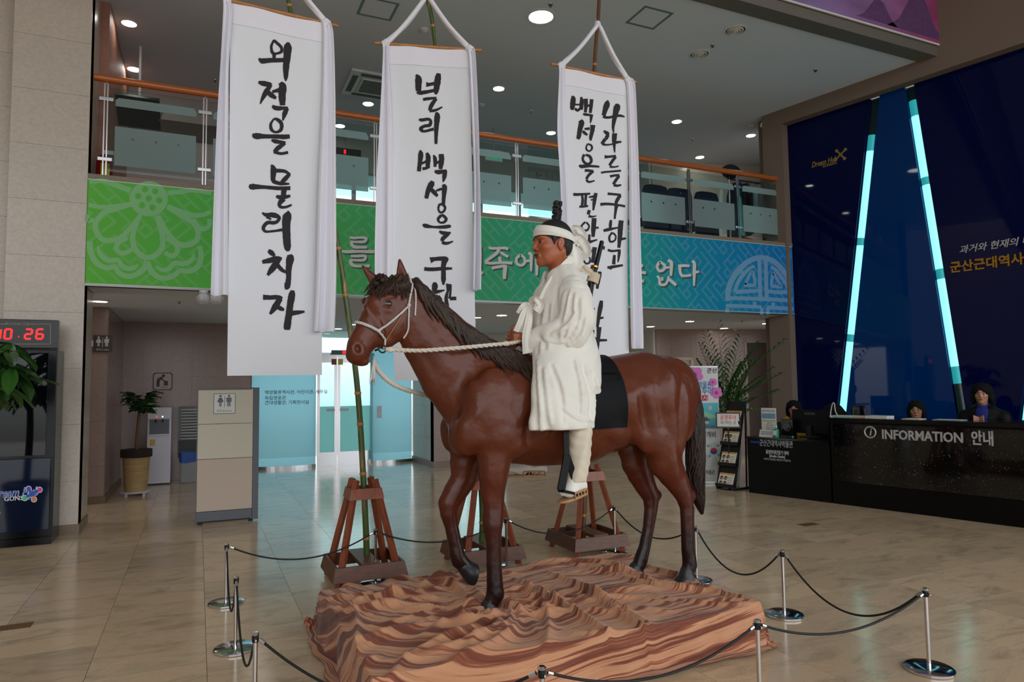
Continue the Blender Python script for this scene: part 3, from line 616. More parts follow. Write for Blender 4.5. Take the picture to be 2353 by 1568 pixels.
for dz in (-.05, 0, .05): MB().cyl((q[0]-o[0], q[1]-.03-o[1], q[2]+dz), (q[0]-o[0], q[1]-.036-o[1], q[2]+dz), .012, n=10).build('button', 'white_metal', bp_)
# glass double door with steel frame, frosted lower half, transom above
YD = 14.35; dx0, dx1 = py_(727, 1066, YD)[0], py_(857, 1063, YD)[0]; xm = py_(775, 900, YD)[0]; zh = py_(775, 818, YD)[2]; zf = py_(775, 934, YD)[2]
dr = tag(bpy.data.objects.new('door_1', None), kind='structure'); COL.objects.link(dr); dr.location = (xm, YD, 0)
for a, b in ((dx0, xm), (xm, dx1)):
    a, b = a-xm, b-xm; lf = MB().box((a+.004, -.02, 0), (a+.06, .02, zh)).box((b-.06, -.02, 0), (b-.004, .02, zh)).box((a+.06, -.02, 0), (b-.06, .02, .26)).box((a+.06, -.02, zh-.14), (b-.06, .02, zh)).build('door_leaf', 'steel', dr)
    MB().box((a+.06, -.004, .26), (b-.06, .004, zh-.14)).build('door_pane', 'door_glass', lf); MB().box((a+.06, -.006, .26), (b-.06, -.0045, zf)).build('frosted_film', 'door_frost', lf)
    MB().bar(((-.22 if a < -.1 else .06), -.06, zf-.07), ((-.06 if a < -.1 else .22), -.06, zf-.07), .02, .05).build('door_handle', 'steel_dark', lf)
M('notice_red', (120, 50, 46), rough=.5); M('notice_yellow', (200, 170, 60), rough=.5)
for px, mt in ((767, 'notice_red'), (782, 'notice_yellow')): q = py_(px, 832, YD); MB().box((q[0]-xm-.05, -.026, q[2]-.06), (q[0]-xm+.05, -.021, q[2]+.06)).build('door_notice', mt, dr)
MB().box((dx0-xm-.02, -.03, zh), (dx1-xm+.02, .03, zh+.06)).build('door_header', 'steel', dr); MB().box((dx0-xm, -.004, zh+.06), (dx1-xm, .004, ZU)).build('transom_pane', 'door_glass', dr)
M('led_off', (14, 12, 14), rough=.2); M('led_red', (220, 20, 20), rough=.4, emit=((255, 20, 20), 2.2))
q = py_(781, 809, YD-.3); ls = thing('led_sign', 'small black scrolling sign above the glass doors', 'sign', (q[0], YD-.08, q[2])); MB().box((-.13, -.025, -.045), (.17, .045, .045)).build('casing', 'led_off', ls, bevel=.004); MB().box((.09, -.028, -.03), (.16, -.025, .03)).build('lit_characters', 'led_red', ls)
# stone column right of the screen, bright glazed front further right
slab_wall('wall_column_front', (0, 12.75), (1, 0), 4.12, 4.60, .12, ZU, 9, .63, 'stone_pink', zoff=.2); slab_wall('wall_column_side', (4.12, 14.2), (0, -1), 0, 1.434, .12, ZU, .8, .63, 'stone', zoff=.2)
box('baseboard_column', (4.105, 12.735, 0), (4.61, 14.2, .12), 'stone_base', kind='structure'); wall('wall_column_back', (4.3, 14.21, 0), (4.6, 14.6, ZU), 'stone_joint')
wall('wall_lintel_back', (4.6, 14.4, 2.25), (8.9, 14.55, ZU), 'paint_white'); wall('trim_3', (4.6, 14.35, 0), (8.9, 14.5, .12), 'steel')
wall('wall_back_centre', (6.32, 14.4, 0), (8.9, 14.5, 2.25), 'stone_pink')
for k in range(1, 3): wall('trim_%d' % (3+k), (4.6+.86*k-.03, 14.4, .12), (4.6+.86*k+.03, 14.46, 2.25), 'steel')
wn = tag(bpy.data.objects.new('window_1', None), kind='structure'); COL.objects.link(wn); wn.location = (6.7, 14.43, 0)
for k in range(2): MB().box((-2.1+.86*k+.03, -.004, .12), (-2.1+.86*(k+1)-.03, .004, 2.25)).build('window_pane', 'door_glass', wn)
# right hand block of wall with two doors (continues up through the mezzanine)
WA = np.array([8.85, 12.1]); WD = nrm((2.3, -.63)); 
def onw(px, py): return pl(px, py, (WA[0], WA[1], 0), (WD[1], -WD[0], 0))
def sw(px, py): return float((onw(px, py)[:2]-WA)@WD)
hl_ = [(sw(1716, 900), sw(1787, 900)+.2, 0, onw(1716, 786)[2]), (sw(1545, 900), sw(1592, 900), 0, onw(1568, 826)[2])]
slab_wall('wall_back_right', WA, WD, 0, 2.9, 0, ZU, .9, .68, 'stone_pink', zoff=.1, holes=hl_)
slab_wall('wall_back_right_upper', WA, WD, 0, 2.9, ZM, ZC, .9, .68, 'stone', zoff=.1)
wall('wall_back_right_return', (8.80, 12.13, 0), (8.87, 14.5, ZU), 'paint_white'); wall('wall_back_right_return_upper', (8.80, 12.13, ZM), (8.87, 14.5, ZC), 'paint_white')
for i, (a, b, c, d) in enumerate(hl_):
    dd = tag(bpy.data.objects.new('door_%d' % (i+2), None), kind='structure'); COL.objects.link(dd); dd.matrix_world = Matrix(((WD[0], -WD[1], 0, WA[0]), (WD[1], WD[0], 0, WA[1]), (0, 0, 1, 0), (0, 0, 0, 1)))
    MB().box((a, .03, 0), (b, .07, d)).build('door_leaf', ('wood_door', 'cream_door')[i], dd); MB().box((a-.03, -.015, 0), (a+.03, .05, d+.03)).box((b-.03, -.015, 0), (b+.03, .05, d+.03)).box((a, -.015, d-.02), (b, .05, d+.04)).build('door_frame', ('stone_pink', 'cream_door')[i], dd)
    MB().ball((a+.09, -.01, 1.0), .025, 10, 7).build('door_knob', 'steel', dd, smooth='all')
wall('wall_far_right', (11.55, 9.4, 0), (11.7, 12.2, ZC), 'stone_pink')
# ---- upper floor
wall('wall_upper_left', (-1.25, 9.6, ZM), (-1.07, 12.2, ZC), 'salmon_panel'); wall('wall_upper_back_left', (-1.1, 12.1, ZM), (1.75, 12.25, ZC), 'paint_pinkish'); wall('trim_8', (-1.06, 12.07, 5.55), (1.75, 12.1, 5.85), 'wood_door')
wall('wall_upper_back_return', (1.72, 12.25, ZM), (1.8, 13.3, ZC), 'paint_grey')
wall('wall_upper_lintel', (1.8, 13.2, 5.72), (8.85, 13.35, ZC), 'paint_grey'); wall('trim_9', (1.8, 13.18, ZM), (8.85, 13.3, ZM+.1), 'steel_dark')
for k in range(9): wall('trim_%d' % (10+k), (1.8+.88*k-.04, 13.21, ZM+.1), (1.8+.88*k+.04, 13.27, 5.72), 'steel_dark')
wu = tag(bpy.data.objects.new('window_2', None), kind='structure'); COL.objects.link(wu); wu.location = (1.8, 13.24, 0)
for k in range(8): MB().box((.88*k+.04, -.004, ZM+.1), (.88*(k+1)-.04, .004, 5.72)).build('window_pane', 'door_glass', wu)
M('brass_dark', (120, 90, 50), rough=.4, metal=.8); M('wood_brown', (130, 70, 40), rough=.5)
for a, b, m_ in ((-.55, -.47, 'wood_door'), (-.3, .18, 'wood_brown'), (.32, .38, 'wood_door')): wall('trim_%d' % (20+int(a*10)), (a, 12.06, ZM), (b, 12.1, ZM+.55), m_)
# ------------------------------------------------------------------ ceiling fixtures
M('lamp_glow', (255, 252, 244), rough=.4, emit=((255, 250, 240), 14.)); M('lamp_glow_small', (255, 252, 246), rough=.4, emit=((255, 250, 242), 22.))
def downlight(x, y, z, r, lab, on=True, cat='ceiling light'):
    t = thing('ceiling_light', lab, cat, (x, y, z), group='round recessed ceiling lights')
    MB().lathe([(r*1.28, 0), (r*1.28, -.008), (r*1.05, -.012), (r, -.006), (r, 0)], n=28).build('trim_ring', 'white_metal', t, smooth=True)
    MB().lathe([(r*.99, -.002), (r*.9, -.009), (r*.3, -.012), (.001, -.012)], n=28).build('lens', ('lamp_glow' if r > .12 else 'lamp_glow_small') if on else 'steel_dark', t, smooth='all')
for px, py, r, l in ((1243, 38, .155, 'large bright round ceiling light above the middle banner'), (1146, 203, .085, 'round ceiling light right of the middle banner'), (846, 238, .085, 'round ceiling light beside the air conditioner'), (1555, 279, .085, 'round ceiling light right of the third banner'), (1725, 311, .085, 'round ceiling light nearest the small wall camera'), (1608, 361, .085, 'round ceiling light just above the handrail on the right'), (1266, 305, .085, 'round ceiling light half hidden behind the third banner')):
    P = gz(px, py, ZC); downlight(P[0], P[1], ZC, r, l)
for x, y, l in ((-.9, 10.05, 'upper ceiling light hidden behind the leftmost banner'), (.8, 10.05, 'upper ceiling light behind the leftmost banner, second of its row'), (-.95, 11.5, 'upper ceiling light near the left upper wall')): downlight(x, y, ZC, .085, l)
P = py_(781, 339, 12.6); downlight(P[0], 12.6, ZC, .085, 'round ceiling light seen through the railing glass')
for px, py, r, l in ((230, 692, .085, 'round light under the mezzanine above the toilet sign'), (1153, 724, .085, 'round light under the mezzanine between the two right banners'), (1097, 729, .06, 'small round light under the mezzanine beside the middle banner'), (1495, 750, .08, 'round light under the mezzanine left of the palm'), (1585, 738, .08, 'round light under the mezzanine, nearer one left of the palm'), (1664, 754, .08, 'round light under the mezzanine above the palm'), (1761, 743, .08, 'round light under the mezzanine beside the dome camera'), (776, 755, .08, 'round light under the mezzanine left of the horse nose'), (808, 745, .08, 'round light under the mezzanine above the horse nose')):
    P = gz(px, py, ZU); downlight(P[0], P[1], ZU, r, l)
for x, y, l in ((.9, 10.4, 'round light under the mezzanine behind the leftmost banner'), (2.6, 10.4, 'round light under the mezzanine behind the bamboo pole'), (6.3, 10.4, 'round light under the mezzanine behind the rider'), (.9, 12.0, 'rear round light under the mezzanine behind the leftmost banner'), (6.3, 12.0, 'rear round light under the mezzanine behind the rider')): downlight(x, y, ZU, .08, l)
def vent(px, py, lab):
    P = gz(px, py, ZC); t = thing('ceiling_vent', lab, 'ceiling vent', (P[0], P[1], ZC), group='round ceiling vents')
    for k, r in enumerate((.15, .11, .075, .04)): MB().lathe([(r, 0), (r, -.006-.006*k), (r-.018, -.014-.006*k), (r-.022, -.004), (r-.022, 0)], n=28).build('ring', 'white_metal', t, smooth=True)
    MB().lathe([(.128, -.001), (.12, -.002), (.001, -.002)], n=24).build('throat', 'black_matt', t)
vent(1690, 69, 'round slotted ceiling vent nearest the purple banner'); vent(1607, 124, 'round ceiling vent below the slotted one')
def hatch(c, lab, rz=0.):
    P = gz(*c, ZC); t = thing('ceiling_hatch', lab, 'access hatch', (P[0], P[1], ZC), rz, group='square ceiling access hatches'); w = .225
    for a, b in (((-w, -w), (w, -w+.03)), ((-w, w-.03), (w, w)), ((-w, -w+.03), (-w+.03, w-.03)), ((w-.03, -w+.03), (w, w-.03))): MB().box((a[0], a[1], -.006), (b[0], b[1], 0)).build('frame_bar', 'hatch_frame', t)
    MB().box((-w+.034, -w+.034, -.003), (w-.034, w-.034, 0)).build('cover', 'ceiling_paint', t)
M('hatch_frame', (110, 132, 142), rough=.4, metal=.3)
hatch((868, 20), 'square access hatch above the middle banner'); hatch((1492, 41), 'square access hatch right of the third banner')
P = gz(862, 196, ZC); ac = thing('ceiling_air_conditioner', 'square ceiling air conditioner between the two left banners', 'air conditioner', (P[0], P[1], ZC)); w = .46
MB().prism([(-w, -w), (w, -w), (w, w), (-w, w)], (0, 0, -.035), (1, 0, 0), (0, 1, 0), .035).build('housing', 'white_metal', ac, bevel=.008)
for k in range(4):
    c, s = round(math.cos(k*PI/2)), round(math.sin(k*PI/2)); m = MB(); V = [(-.3, .33), (.3, .33), (.3, .41), (-.3, .41)]; V = [(c*x-s*y, s*x+c*y) for x, y in V]; m.prism(V, (0, 0, -.037), (1, 0, 0), (0, 1, 0), -.004).build('louvre', 'dark_grey', ac)
MB().box((-.26, -.26, -.052), (.26, .26, -.035)).build('grille_frame', 'white_metal', ac, bevel=.004)
for k in range(11): MB().box((-.23, -.225+.042*k, -.056), (.23, -.205+.042*k, -.052)).build('grille_slat', 'dark_grey', ac)
def small(px, py, z, nm, lab, cat, prof, mat, grp=None):
    P = gz(px, py, z); t = thing(nm, lab, cat, (P[0], P[1], z), group=grp); return t, P
for px, py, z, l in ((975, 67, ZC, 'white smoke detector beside the middle bamboo pole'), (1107, 240, ZC, 'white smoke detector right of the middle banner'), (1727, 289, ZC, 'white detector near the small wall camera'), (1553+395/2.941, 757.5, ZU, 'white detector under the mezzanine above the palm')):
    t, P = small(px, py, z, 'smoke_detector', l, 'smoke detector', 0, 0, 'ceiling smoke detectors'); MB().lathe([(.055, 0), (.055, -.02), (.045, -.03)], n=20).build('base', 'white_metal', t, smooth=True); MB().lathe([(.034, -.03), (.036, -.045), (.02, -.055)], n=18).build('sensor_head', 'white_plastic', t, smooth=True)
for px, py, z, l in ((494, 184, ZC, 'brass sprinkler head left of the first banner'), (1220, 254, ZC, 'sprinkler head between the right banners'), (1637, 104, ZC, 'sprinkler head near the round vents'), (1874, 161, ZC, 'sprinkler head near the stone wall'), (1591, 320, ZC, 'sprinkler head above the handrail'), (1265, 10, ZC, 'sprinkler head beside the large ceiling light'), (1760, 350, ZC, 'sprinkler head near the framed print'), (412, 693, ZU, 'sprinkler head under the mezzanine left of the first banner'), (1706, 737, ZU, 'sprinkler head under the mezzanine near the dome camera')):
    t, P = small(px, py, z, 'sprinkler_head', l, 'sprinkler', 0, 0, 'ceiling sprinklers'); MB().lathe([(.032, 0), (.03, -.006)], n=16).build('plate', 'steel', t); MB().lathe([(.008, -.006), (.008, -.025), (.018, -.028), (.018, -.031)], n=12).build('nozzle', 'brass_dark', t)
# cameras
P = gz(1786, 729, ZU); t = thing('dome_camera', 'white dome security camera under the right end of the mezzanine', 'camera', (P[0], P[1], ZU)); MB().lathe([(.075, 0), (.075, -.05), (.062, -.06)], n=24).build('housing', 'white_metal', t, smooth=True); MB().ball((0, 0, -.06), (.05, .05, .055), 18, 10).build('dome', 'black_gloss', t, smooth='all')
P = rwp(-.34, 6.2, .01); t = thing('wall_camera', 'small white bullet camera on the stone wall below the ceiling', 'camera', tuple(P)); MB().lathe([(.05, 0), (.05, .02)], n=18).build('mount_plate', 'white_metal', t); t.children[-1].data.transform(Matrix.Rotation(PI/2, 4, 'Y')@Matrix.Rotation(0, 4, 'X')); t.children[-1].location = (NW[0]*.01, NW[1]*.01, -.06)
nd = nrm(np.array([-.55, -.8, -.15])); c0 = NW*.09+np.array([-.02, .06, .03]); MB().tube([NW*.01+np.array([0, 0, -.06]), NW*.07+np.array([0, 0, -.05]), c0], .013, 8).build('arm', 'white_metal', t, smooth='all'); MB().tube([c0-nd*.08, c0+nd*.06], .045, 18).build('body', 'white_metal', t, smooth=True); MB().tube([c0+nd*.061, c0+nd*.064], .036, 18).build('lens', 'black_gloss', t, smooth=True)
# two caged lamps under the mezzanine
for px, l in ((468, 'caged white lamp under the mezzanine, left of a pair'), (497, 'caged white lamp under the mezzanine, right of a pair')):
    P = gz(px, 680, ZU-.06); t = thing('caged_lamp', l, 'lamp', (P[0], P[1], ZU), group='caged ceiling lamps'); MB().lathe([(.05, 0), (.05, -.03)], n=16).build('base', 'white_metal', t); MB().ball((0, 0, -.085), (.07, .07, .065), 16, 10).build('globe', 'white_plastic', t, smooth='all')
    for k in range(4): a = PI*k/4; MB().tube([(.078*math.cos(b)*math.cos(a), .078*math.cos(b)*math.sin(a), -.085-.072*math.sin(b)) for b in np.linspace(-.3, PI+.3, 13)], .003, 5).build('cage_wire', 'white_metal', t, smooth='all')
# ------------------------------------------------------------------ left side things
def picto(mb, place, cx, cy, s, woman):
    """simple standing figure, place(x,y) in metres up"""
    R_ = [(cx+.16*s*math.cos(a), cy+.82*s+.16*s*math.sin(a)) for a in np.linspace(0, 2*PI, 15)[:-1]]; mb.add([place(*p) for p in R_], [tuple(range(14))])
    if woman: L_ = [[(-.10, .60), (.10, .60), (.32, -.05), (-.32, -.05)], [(-.14, -.05), (-.02, -.05), (-.02, -.62), (-.14, -.62)], [(.02, -.05), (.14, -.05), (.14, -.62), (.02, -.62)], [(-.16, .60), (-.10, .45), (-.34, .0), (-.42, .05)], [(.16, .60), (.10, .45), (.34, .0), (.42, .05)]]
    else: L_ = [[(-.2, .60), (.2, .60), (.2, -.05), (-.2, -.05)], [(-.2, -.05), (-.03, -.05), (-.03, -.62), (-.2, -.62)], [(.03, -.05), (.2, -.05), (.2, -.62), (.03, -.62)], [(-.34, .60), (-.22, .60), (-.22, -.02), (-.34, -.02)], [(.34, .60), (.22, .60), (.22, -.02), (.34, -.02)]]
    for q in L_: mb.add([place(cx+x*s, cy+y*s) for x, y in q], [(0, 1, 2, 3)])
# partition sign board
K0, K1 = gz(448, 1208), gz(580, 1197); yk = (K0[1]+K1[1])/2; ks = thing('partition_sign', 'free standing beige partition panel carrying a toilet sign', 'partition', ((K0[0]+K1[0])/2, yk, 0)); kw = (K1[0]-K0[0])/2; zt = py_(520, 893, yk)[2]
zs = [py_(452, 1203, yk)[2]+.01, py_(452, 1178, yk)[2], py_(452, 1057, yk)[2], py_(452, 976, yk)[2], py_(452, 897, yk)[2]]
for k, (m_) in enumerate(('grey_plastic', 'beige_panel_low', 'beige_panel', 'beige_panel')): MB().box((-kw+.012, -.012, zs[k]+.003), (kw-.008, .03, zs[k+1]-.003)).build('panel', m_, ks, bevel=.003)
MB().box((-kw, -.005, .02), (-kw+.01, .05, zt)).box((kw-.006, -.02, .02), (kw+.06, .06, zt)).box((-kw, -.008, zt-.012), (kw+.06, .06, zt+.008)).build('frame', 'grey_plastic', ks)
for sx in (-kw+.05, kw-.02): MB().box((sx-.025, -.01, 0), (sx+.025, .05, .02)).build('foot', 'black_matt', ks)
MB().box((-kw+.02, .005, .02), (kw-.02, .025, zs[0])).build('kick_gap', 'black_matt', ks)
q = py_(516, 928, yk-.015); sg = MB().box((q[0]-ks.location.x-.118, -.016, q[2]-.118), (q[0]-ks.location.x+.118, -.0125, q[2]+.118)).build('toilet_sign', 'grey_plastic', ks)
MB().box((q[0]-ks.location.x-.112, -.0175, q[2]-.112), (q[0]-ks.location.x+.112, -.016, q[2]+.112)).build('sign_face', 'white_metal', sg); cx_ = q[0]-ks.location.x
pf_ = lambda x, y: (x, -.0185, y); mm = MB(); picto(mm, pf_, cx_-.045, q[2]+.02, .085, True); picto(mm, pf_, cx_+.047, q[2]+.02, .085, False); mm.add([(cx_-.003, -.0185, q[2]-.04), (cx_+.003, -.0185, q[2]-.04), (cx_+.003, -.0185, q[2]+.09), (cx_-.003, -.0185, q[2]+.09)], [(0, 1, 2, 3)]); mm.build('pictogram', 'grey_plastic', sg, fix=False)
text('sign_text', '화장실/toilet', .032, 'grey_plastic', (cx_, -.018, q[2]-.085), (1, 0, 0), (0, 0, 1), sg, ext=.0004)
# toilet blade sign on the pink wall end
q = py_(236, 790, 11.07); t = thing('hanging_toilet_sign', 'dark square toilet sign projecting from the pink stone wall end', 'sign', (q[0], 11.07, q[2])); W_ = .115
M('sign_dark', (52, 46, 44), rough=.5); M('sign_pale', (196, 190, 182), rough=.5)
MB().box((-W_, -.012, -W_), (W_, .012, W_)).build('plate', 'sign_dark', t, bevel=.003)
mm = MB(); pf_ = lambda x, y: (x, -.0135, y); picto(mm, pf_, -.048, .015, .085, True); picto(mm, pf_, .048, .015, .085, False); mm.add([(-.003, -.0135, -.05), (.003, -.0135, -.05), (.003, -.0135, .08), (-.003, -.0135, .08)], [(0, 1, 2, 3)]); mm.build('pictogram', 'sign_pale', t, fix=False); text('sign_text', '화장실 toilet', .03, 'sign_pale', (0, -.0135, -.085), (1, 0, 0), (0, 0, 1), t, ext=.0003)
MB().box((-W_-.05, -.02, -.04), (-W_+.002, .035, .04)).build('bracket', 'white_metal', t)
# drinking water sign on rear wall
q = py_(374, 877, 13.29); t = thing('drinking_water_sign', 'square wall sign with a person bending to drink', 'sign', (q[0], 13.285, q[2]))
Wd = .15; MB().prism([(-Wd, -Wd+.03), (-Wd+.03, -Wd), (Wd-.03, -Wd), (Wd, -Wd+.03), (Wd, Wd-.03), (Wd-.03, Wd), (-Wd+.03, Wd), (-Wd, Wd-.03)], (0, 0, 0), (1, 0, 0), (0, 0, 1), .008).build('border_plate', 'sign_dark', t); Wd2 = .136
MB().prism([(-Wd2, -Wd2+.03), (-Wd2+.03, -Wd2), (Wd2-.03, -Wd2), (Wd2, -Wd2+.03), (Wd2, Wd2-.03), (Wd2-.03, Wd2), (-Wd2+.03, Wd2), (-Wd2, Wd2-.03)], (0, -.008, 0), (1, 0, 0), (0, 0, 1), .002).build('plate', 'stone_pink', t)
mm = MB(); pw = lambda x, y, o=0.: (x, -.0115-o, y)
for s_ in ([(-.07, -.09, .045), (-.07, 0, .05), (-.05, .05, .055)], [(-.05, .05, .05), (0, .06, .045)], [(-.02, .05, .02), (.02, .01, .018), (.05, .0, .02)], [(.02, -.03, .08), (.08, -.03, .08)]): ribbon(mm, s_, pw, n=8)
R_c = [(.0+.026*math.cos(a)+.01, .098+.026*math.sin(a)) for a in np.linspace(0, 2*PI, 15)[:-1]]; mm.add([pw(*p) for p in R_c], [tuple(range(14))]); mm.build('pictogram', 'sign_dark', t, fix=False); text('sign_text', '음수대', .03, 'sign_dark', (.03, -.0115, -.1), (1, 0, 0), (0, 0, 1), t, ext=.0003)
# water dispenser
x0, x1 = py_(338, 1000, 12.85)[0], py_(393, 1000, 12.85)[0]; wd_ = thing('water_dispenser', 'white floor standing water dispenser against the rear wall', 'water dispenser', ((x0+x1)/2, 12.85, 0)); w = (x1-x0)/2; zt = py_(365, 937, 12.85)[2]; za, zb_ = py_(365, 963, 12.85)[2], py_(365, 996, 12.85)[2]
MB().box((-w, .02, .02), (w, .36, zt)).build('body', 'white_plastic', wd_, bevel=.012); MB().box((-w, 0, .02), (w, .022, zb_-.03)).build('front_panel', 'white_plastic', wd_, bevel=.006); MB().box((-w, 0, za), (w, .022, zt)).build('control_panel', 'white_plastic', wd_, bevel=.006)
al = MB().box((-w+.03, .012, zb_-.02), (w-.03, .026, za-.01)).build('alcove', 'grey_plastic', wd_); MB().box((-w+.03, -.03, zb_-.04), (w-.03, .02, zb_-.015)).build('drip_tray', 'white_plastic', wd_, bevel=.004)
for sx in (-.05, .05): MB().cyl((sx, 0, za-.01), (sx, 0, za-.06), .014, n=10).build('tap', 'dark_grey', wd_)
M('glow_red', (230, 60, 50), rough=.4, emit=((255, 60, 50), 1.)); M('glow_white', (240, 240, 240), rough=.4, emit=((255, 255, 255), 1.4)); M('sticker', (190, 160, 70), rough=.5)
for sx, m_ in ((-.04, 'glow_red'), (.045, 'glow_white')): MB().cyl((sx, -.001, za+.035), (sx, -.004, za+.035), .012, n=10).build('indicator', m_, wd_)
MB().box((-w+.04, -.003, zb_-.2), (-w+.12, 0, zb_-.1)).build('energy_label', 'sticker', wd_)
# louvred cupboard with blue bag bin
xa, xb = py_(409, 1000, 13.1)[0], py_(452, 1000, 13.1)[0]+.35; lv = thing('louvred_unit', 'grey louvred unit beside the water dispenser', 'louvre', ((xa+xb)/2, 13.2, 0)); w = (xb-xa)/2; zt, zb_ = py_(430, 935, 13.1)[2], py_(430, 1013, 13.1)[2]
MB().box((-w, 0, zb_), (-w+.04, .08, zt)).box((w-.04, 0, zb_), (w, .08, zt)).box((-w+.04, 0, zt-.04), (w-.04, .08, zt)).build('frame', 'grey_plastic', lv); MB().box((-w, .06, zb_-.3), (w, .085, zt)).build('back_panel', 'dark_grey', lv)
for k in range(11): z = zb_+.02+(zt-zb_-.08)*k/10; MB().bar((-w+.04, .02, z), (w-.04, .02, z), .05, .008, up=(0, .6, 1)).build('slat', 'white_metal', lv)
M('blue_bag', (20, 70, 150), rough=.45, bump=(14, .5)); M('bin_grey', (140, 140, 142), rough=.6)
bn = thing('waste_bin', 'grey waste bin lined with a blue bag beside the water dispenser', 'bin', ((xa+xb)/2-.1, 12.95, 0)); zt2 = py_(430, 1043, 12.9)[2]; MB().box((-.17, -.12, 0), (.17, .12, zt2)).build('body', 'bin_grey', bn, bevel=.02)
MB().grid(lambda u, v: (.18*(1+.06*math.sin(u*40))*max(-1, min(1, 1.35*math.cos(2*PI*u))), .13*(1+.06*math.sin(u*31))*max(-1, min(1, 1.35*math.sin(2*PI*u))), zt2+.02-.16*v+.01*math.sin(u*25)), 60, 6).build('bag_rim', 'blue_bag', bn, smooth='all', fix=False)
# wall clock cabinet
CK = gz(110, 1250); yk = 8.50; xr = py_(127, 1000, yk)[0]; ck = thing('display_cabinet', 'tall black display cabinet with the city logo, beside the left pillar', 'display cabinet', (xr-.42, yk, 0)); zc_ = py_(100, 803, yk)[2]
o = np.array(ck.location); M('cab_black', (9, 10, 13), rough=.2, spec=.25)
M('cab_screen', (6, 9, 14), rough=.04, spec=.4); M('cab_blue', (8, 22, 50), rough=.08, spec=.4)
MB().box((-.42, 0, .06), (.42, .38, zc_)).build('cabinet_body', 'cab_black', ck, bevel=.01); zm = py_(60, 1052, yk)[2]
MB().box((-.38, -.012, zm+.02), (.34, 0, zc_-.04)).build('screen', 'cab_screen', ck); MB().box((-.39, -.014, .14), (.39, 0, zm-.01)).build('lower_panel', 'cab_blue', ck, bevel=.005); MB().box((-.44, -.05, .0), (.42, .38, .07)).build('plinth', 'cab_black', ck, bevel=.006)
M('logo_white', (225, 228, 232), rough=.5); M('logo_blue', (40, 84, 190), rough=.5); M('logo_pink', (220, 60, 170), rough=.5); M('logo_orange', (236, 130, 70), rough=.5); M('logo_green', (80, 190, 140), rough=.5); M('logo_violet', (110, 70, 190), rough=.5)
pck = lambda px, py, o_=0.: py_(px, py, yk-.0155-o_)-o
for nm, m_, sc_, of in (('logo_outline', 'logo_white', 1.35, 0), ('logo_mark', 'logo_blue', 1, .0012)):
    mm = MB(); 
    for ex, ey in ((66, 1124), (91, 1126), (57, 1145), (78, 1148)): ribbon(mm, [(73, 1136, 12*sc_), ((73+ex)/2, (1136+ey)/2, 6*sc_), (ex, ey, 8*sc_)], pck, off=of, n=8)
    mm.build(nm, m_, ck, fix=False)
for (ex, ey), m_ in (((66, 1124), 'logo_violet'), ((91, 1126), 'logo_pink'), ((57, 1145), 'logo_green'), ((78, 1148), 'logo_orange')):
    for r, mt, of in ((7.2, 'logo_white', .0002), (5.4, m_, .0022)): MB().add([pck(ex+r*math.cos(a), ey+r*math.sin(a), of) for a in np.linspace(0, 2*PI, 17)[:-1]], [tuple(range(16))]).build('logo_dot', mt, ck, fix=False)
text('logo_script', 'Dream Hub', .125, 'logo_white', pck(-22, 1137, .0), (1, 0, 0), (0, 0, 1), ck, ext=.0006, align='LEFT', off=.03, shear=.3, width=.40); text('logo_script_inner', 'Dream Hub', .125, 'logo_blue', pck(-22, 1137, .002), (1, 0, 0), (0, 0, 1), ck, ext=.0004, align='LEFT', off=.006, shear=.3, width=.39)
text('logo_city', 'GUNSAN', .06, 'logo_white', pck(9, 1148, .001), (1, 0, 0), (0, 0, 1), ck, ext=.0006, align='LEFT', off=.02)
M('cal_gold', (150, 130, 70), rough=.4); clk = thing('digital_clock', 'black digital wall clock showing red numerals 10.26 above the display cabinet', 'clock', (xr-.42, yk+.02, zc_+.01)); o2 = np.array(clk.location); zt = py_(100, 735, yk)[2]
MB().box((-.45, 0, 0), (.415, .1, zt-zc_-.01)).build('case', 'black_gloss', clk, bevel=.006); pk2 = lambda px, py, o_=0.: py_(px, py, yk+.018-o_)-o2
for a, b in (((0, 745), (18, 745)), ((62, 745), (116, 745)), ((116, 745), (116, 791)), ((0, 791), (116, 791))): MB().bar(pk2(*a), pk2(*b), .002, .006, up=(0, 0, 1)).build('gold_line', 'cal_gold', clk)
text('maker_name', 'PHAROS', .035, 'cal_gold', pk2(40, 745), (1, 0, 0), (0, 0, 1), clk, ext=.0005, width=.2)
M('led_seg', (255, 20, 18), rough=.4, emit=((255, 16, 14), 4.))
def seg7(x, y, w, h, ch):
    on = {'0': 'abcdef', '1': 'bc', '2': 'abged', '6': 'afgecd'}[ch]; s = 2.2; P = {'a': ((0, 0), (w, 0)), 'b': ((w, 0), (w, h/2)), 'c': ((w, h/2), (w, h)), 'd': ((0, h), (w, h)), 'e': ((0, h/2), (0, h)), 'f': ((0, 0), (0, h/2)), 'g': ((0, h/2), (w, h/2))}
    m = MB()
    for k in on: (a, b), (c, d) = P[k]; f = lambda u, v: pk2(x+u-(v-h/2)*.12, y+v, .002); m.bar(f(a, b)*.93+f(c, d)*.07, f(a, b)*.07+f(c, d)*.93, .003, .017, up=(0, 0, 1) if k in 'agd' else (1, 0, 0))
    m.build('digit', 'led_seg', clk, fix=False, kind='stuff')
for x, c_ in ((-14, '1'), (11, '0'), (58, '2'), (84, '6')): seg7(x, 757, 15, 22, c_)
MB().ball(pk2(43, 774, .002), .006, 8, 6).build('decimal_dot', 'led_seg', clk)
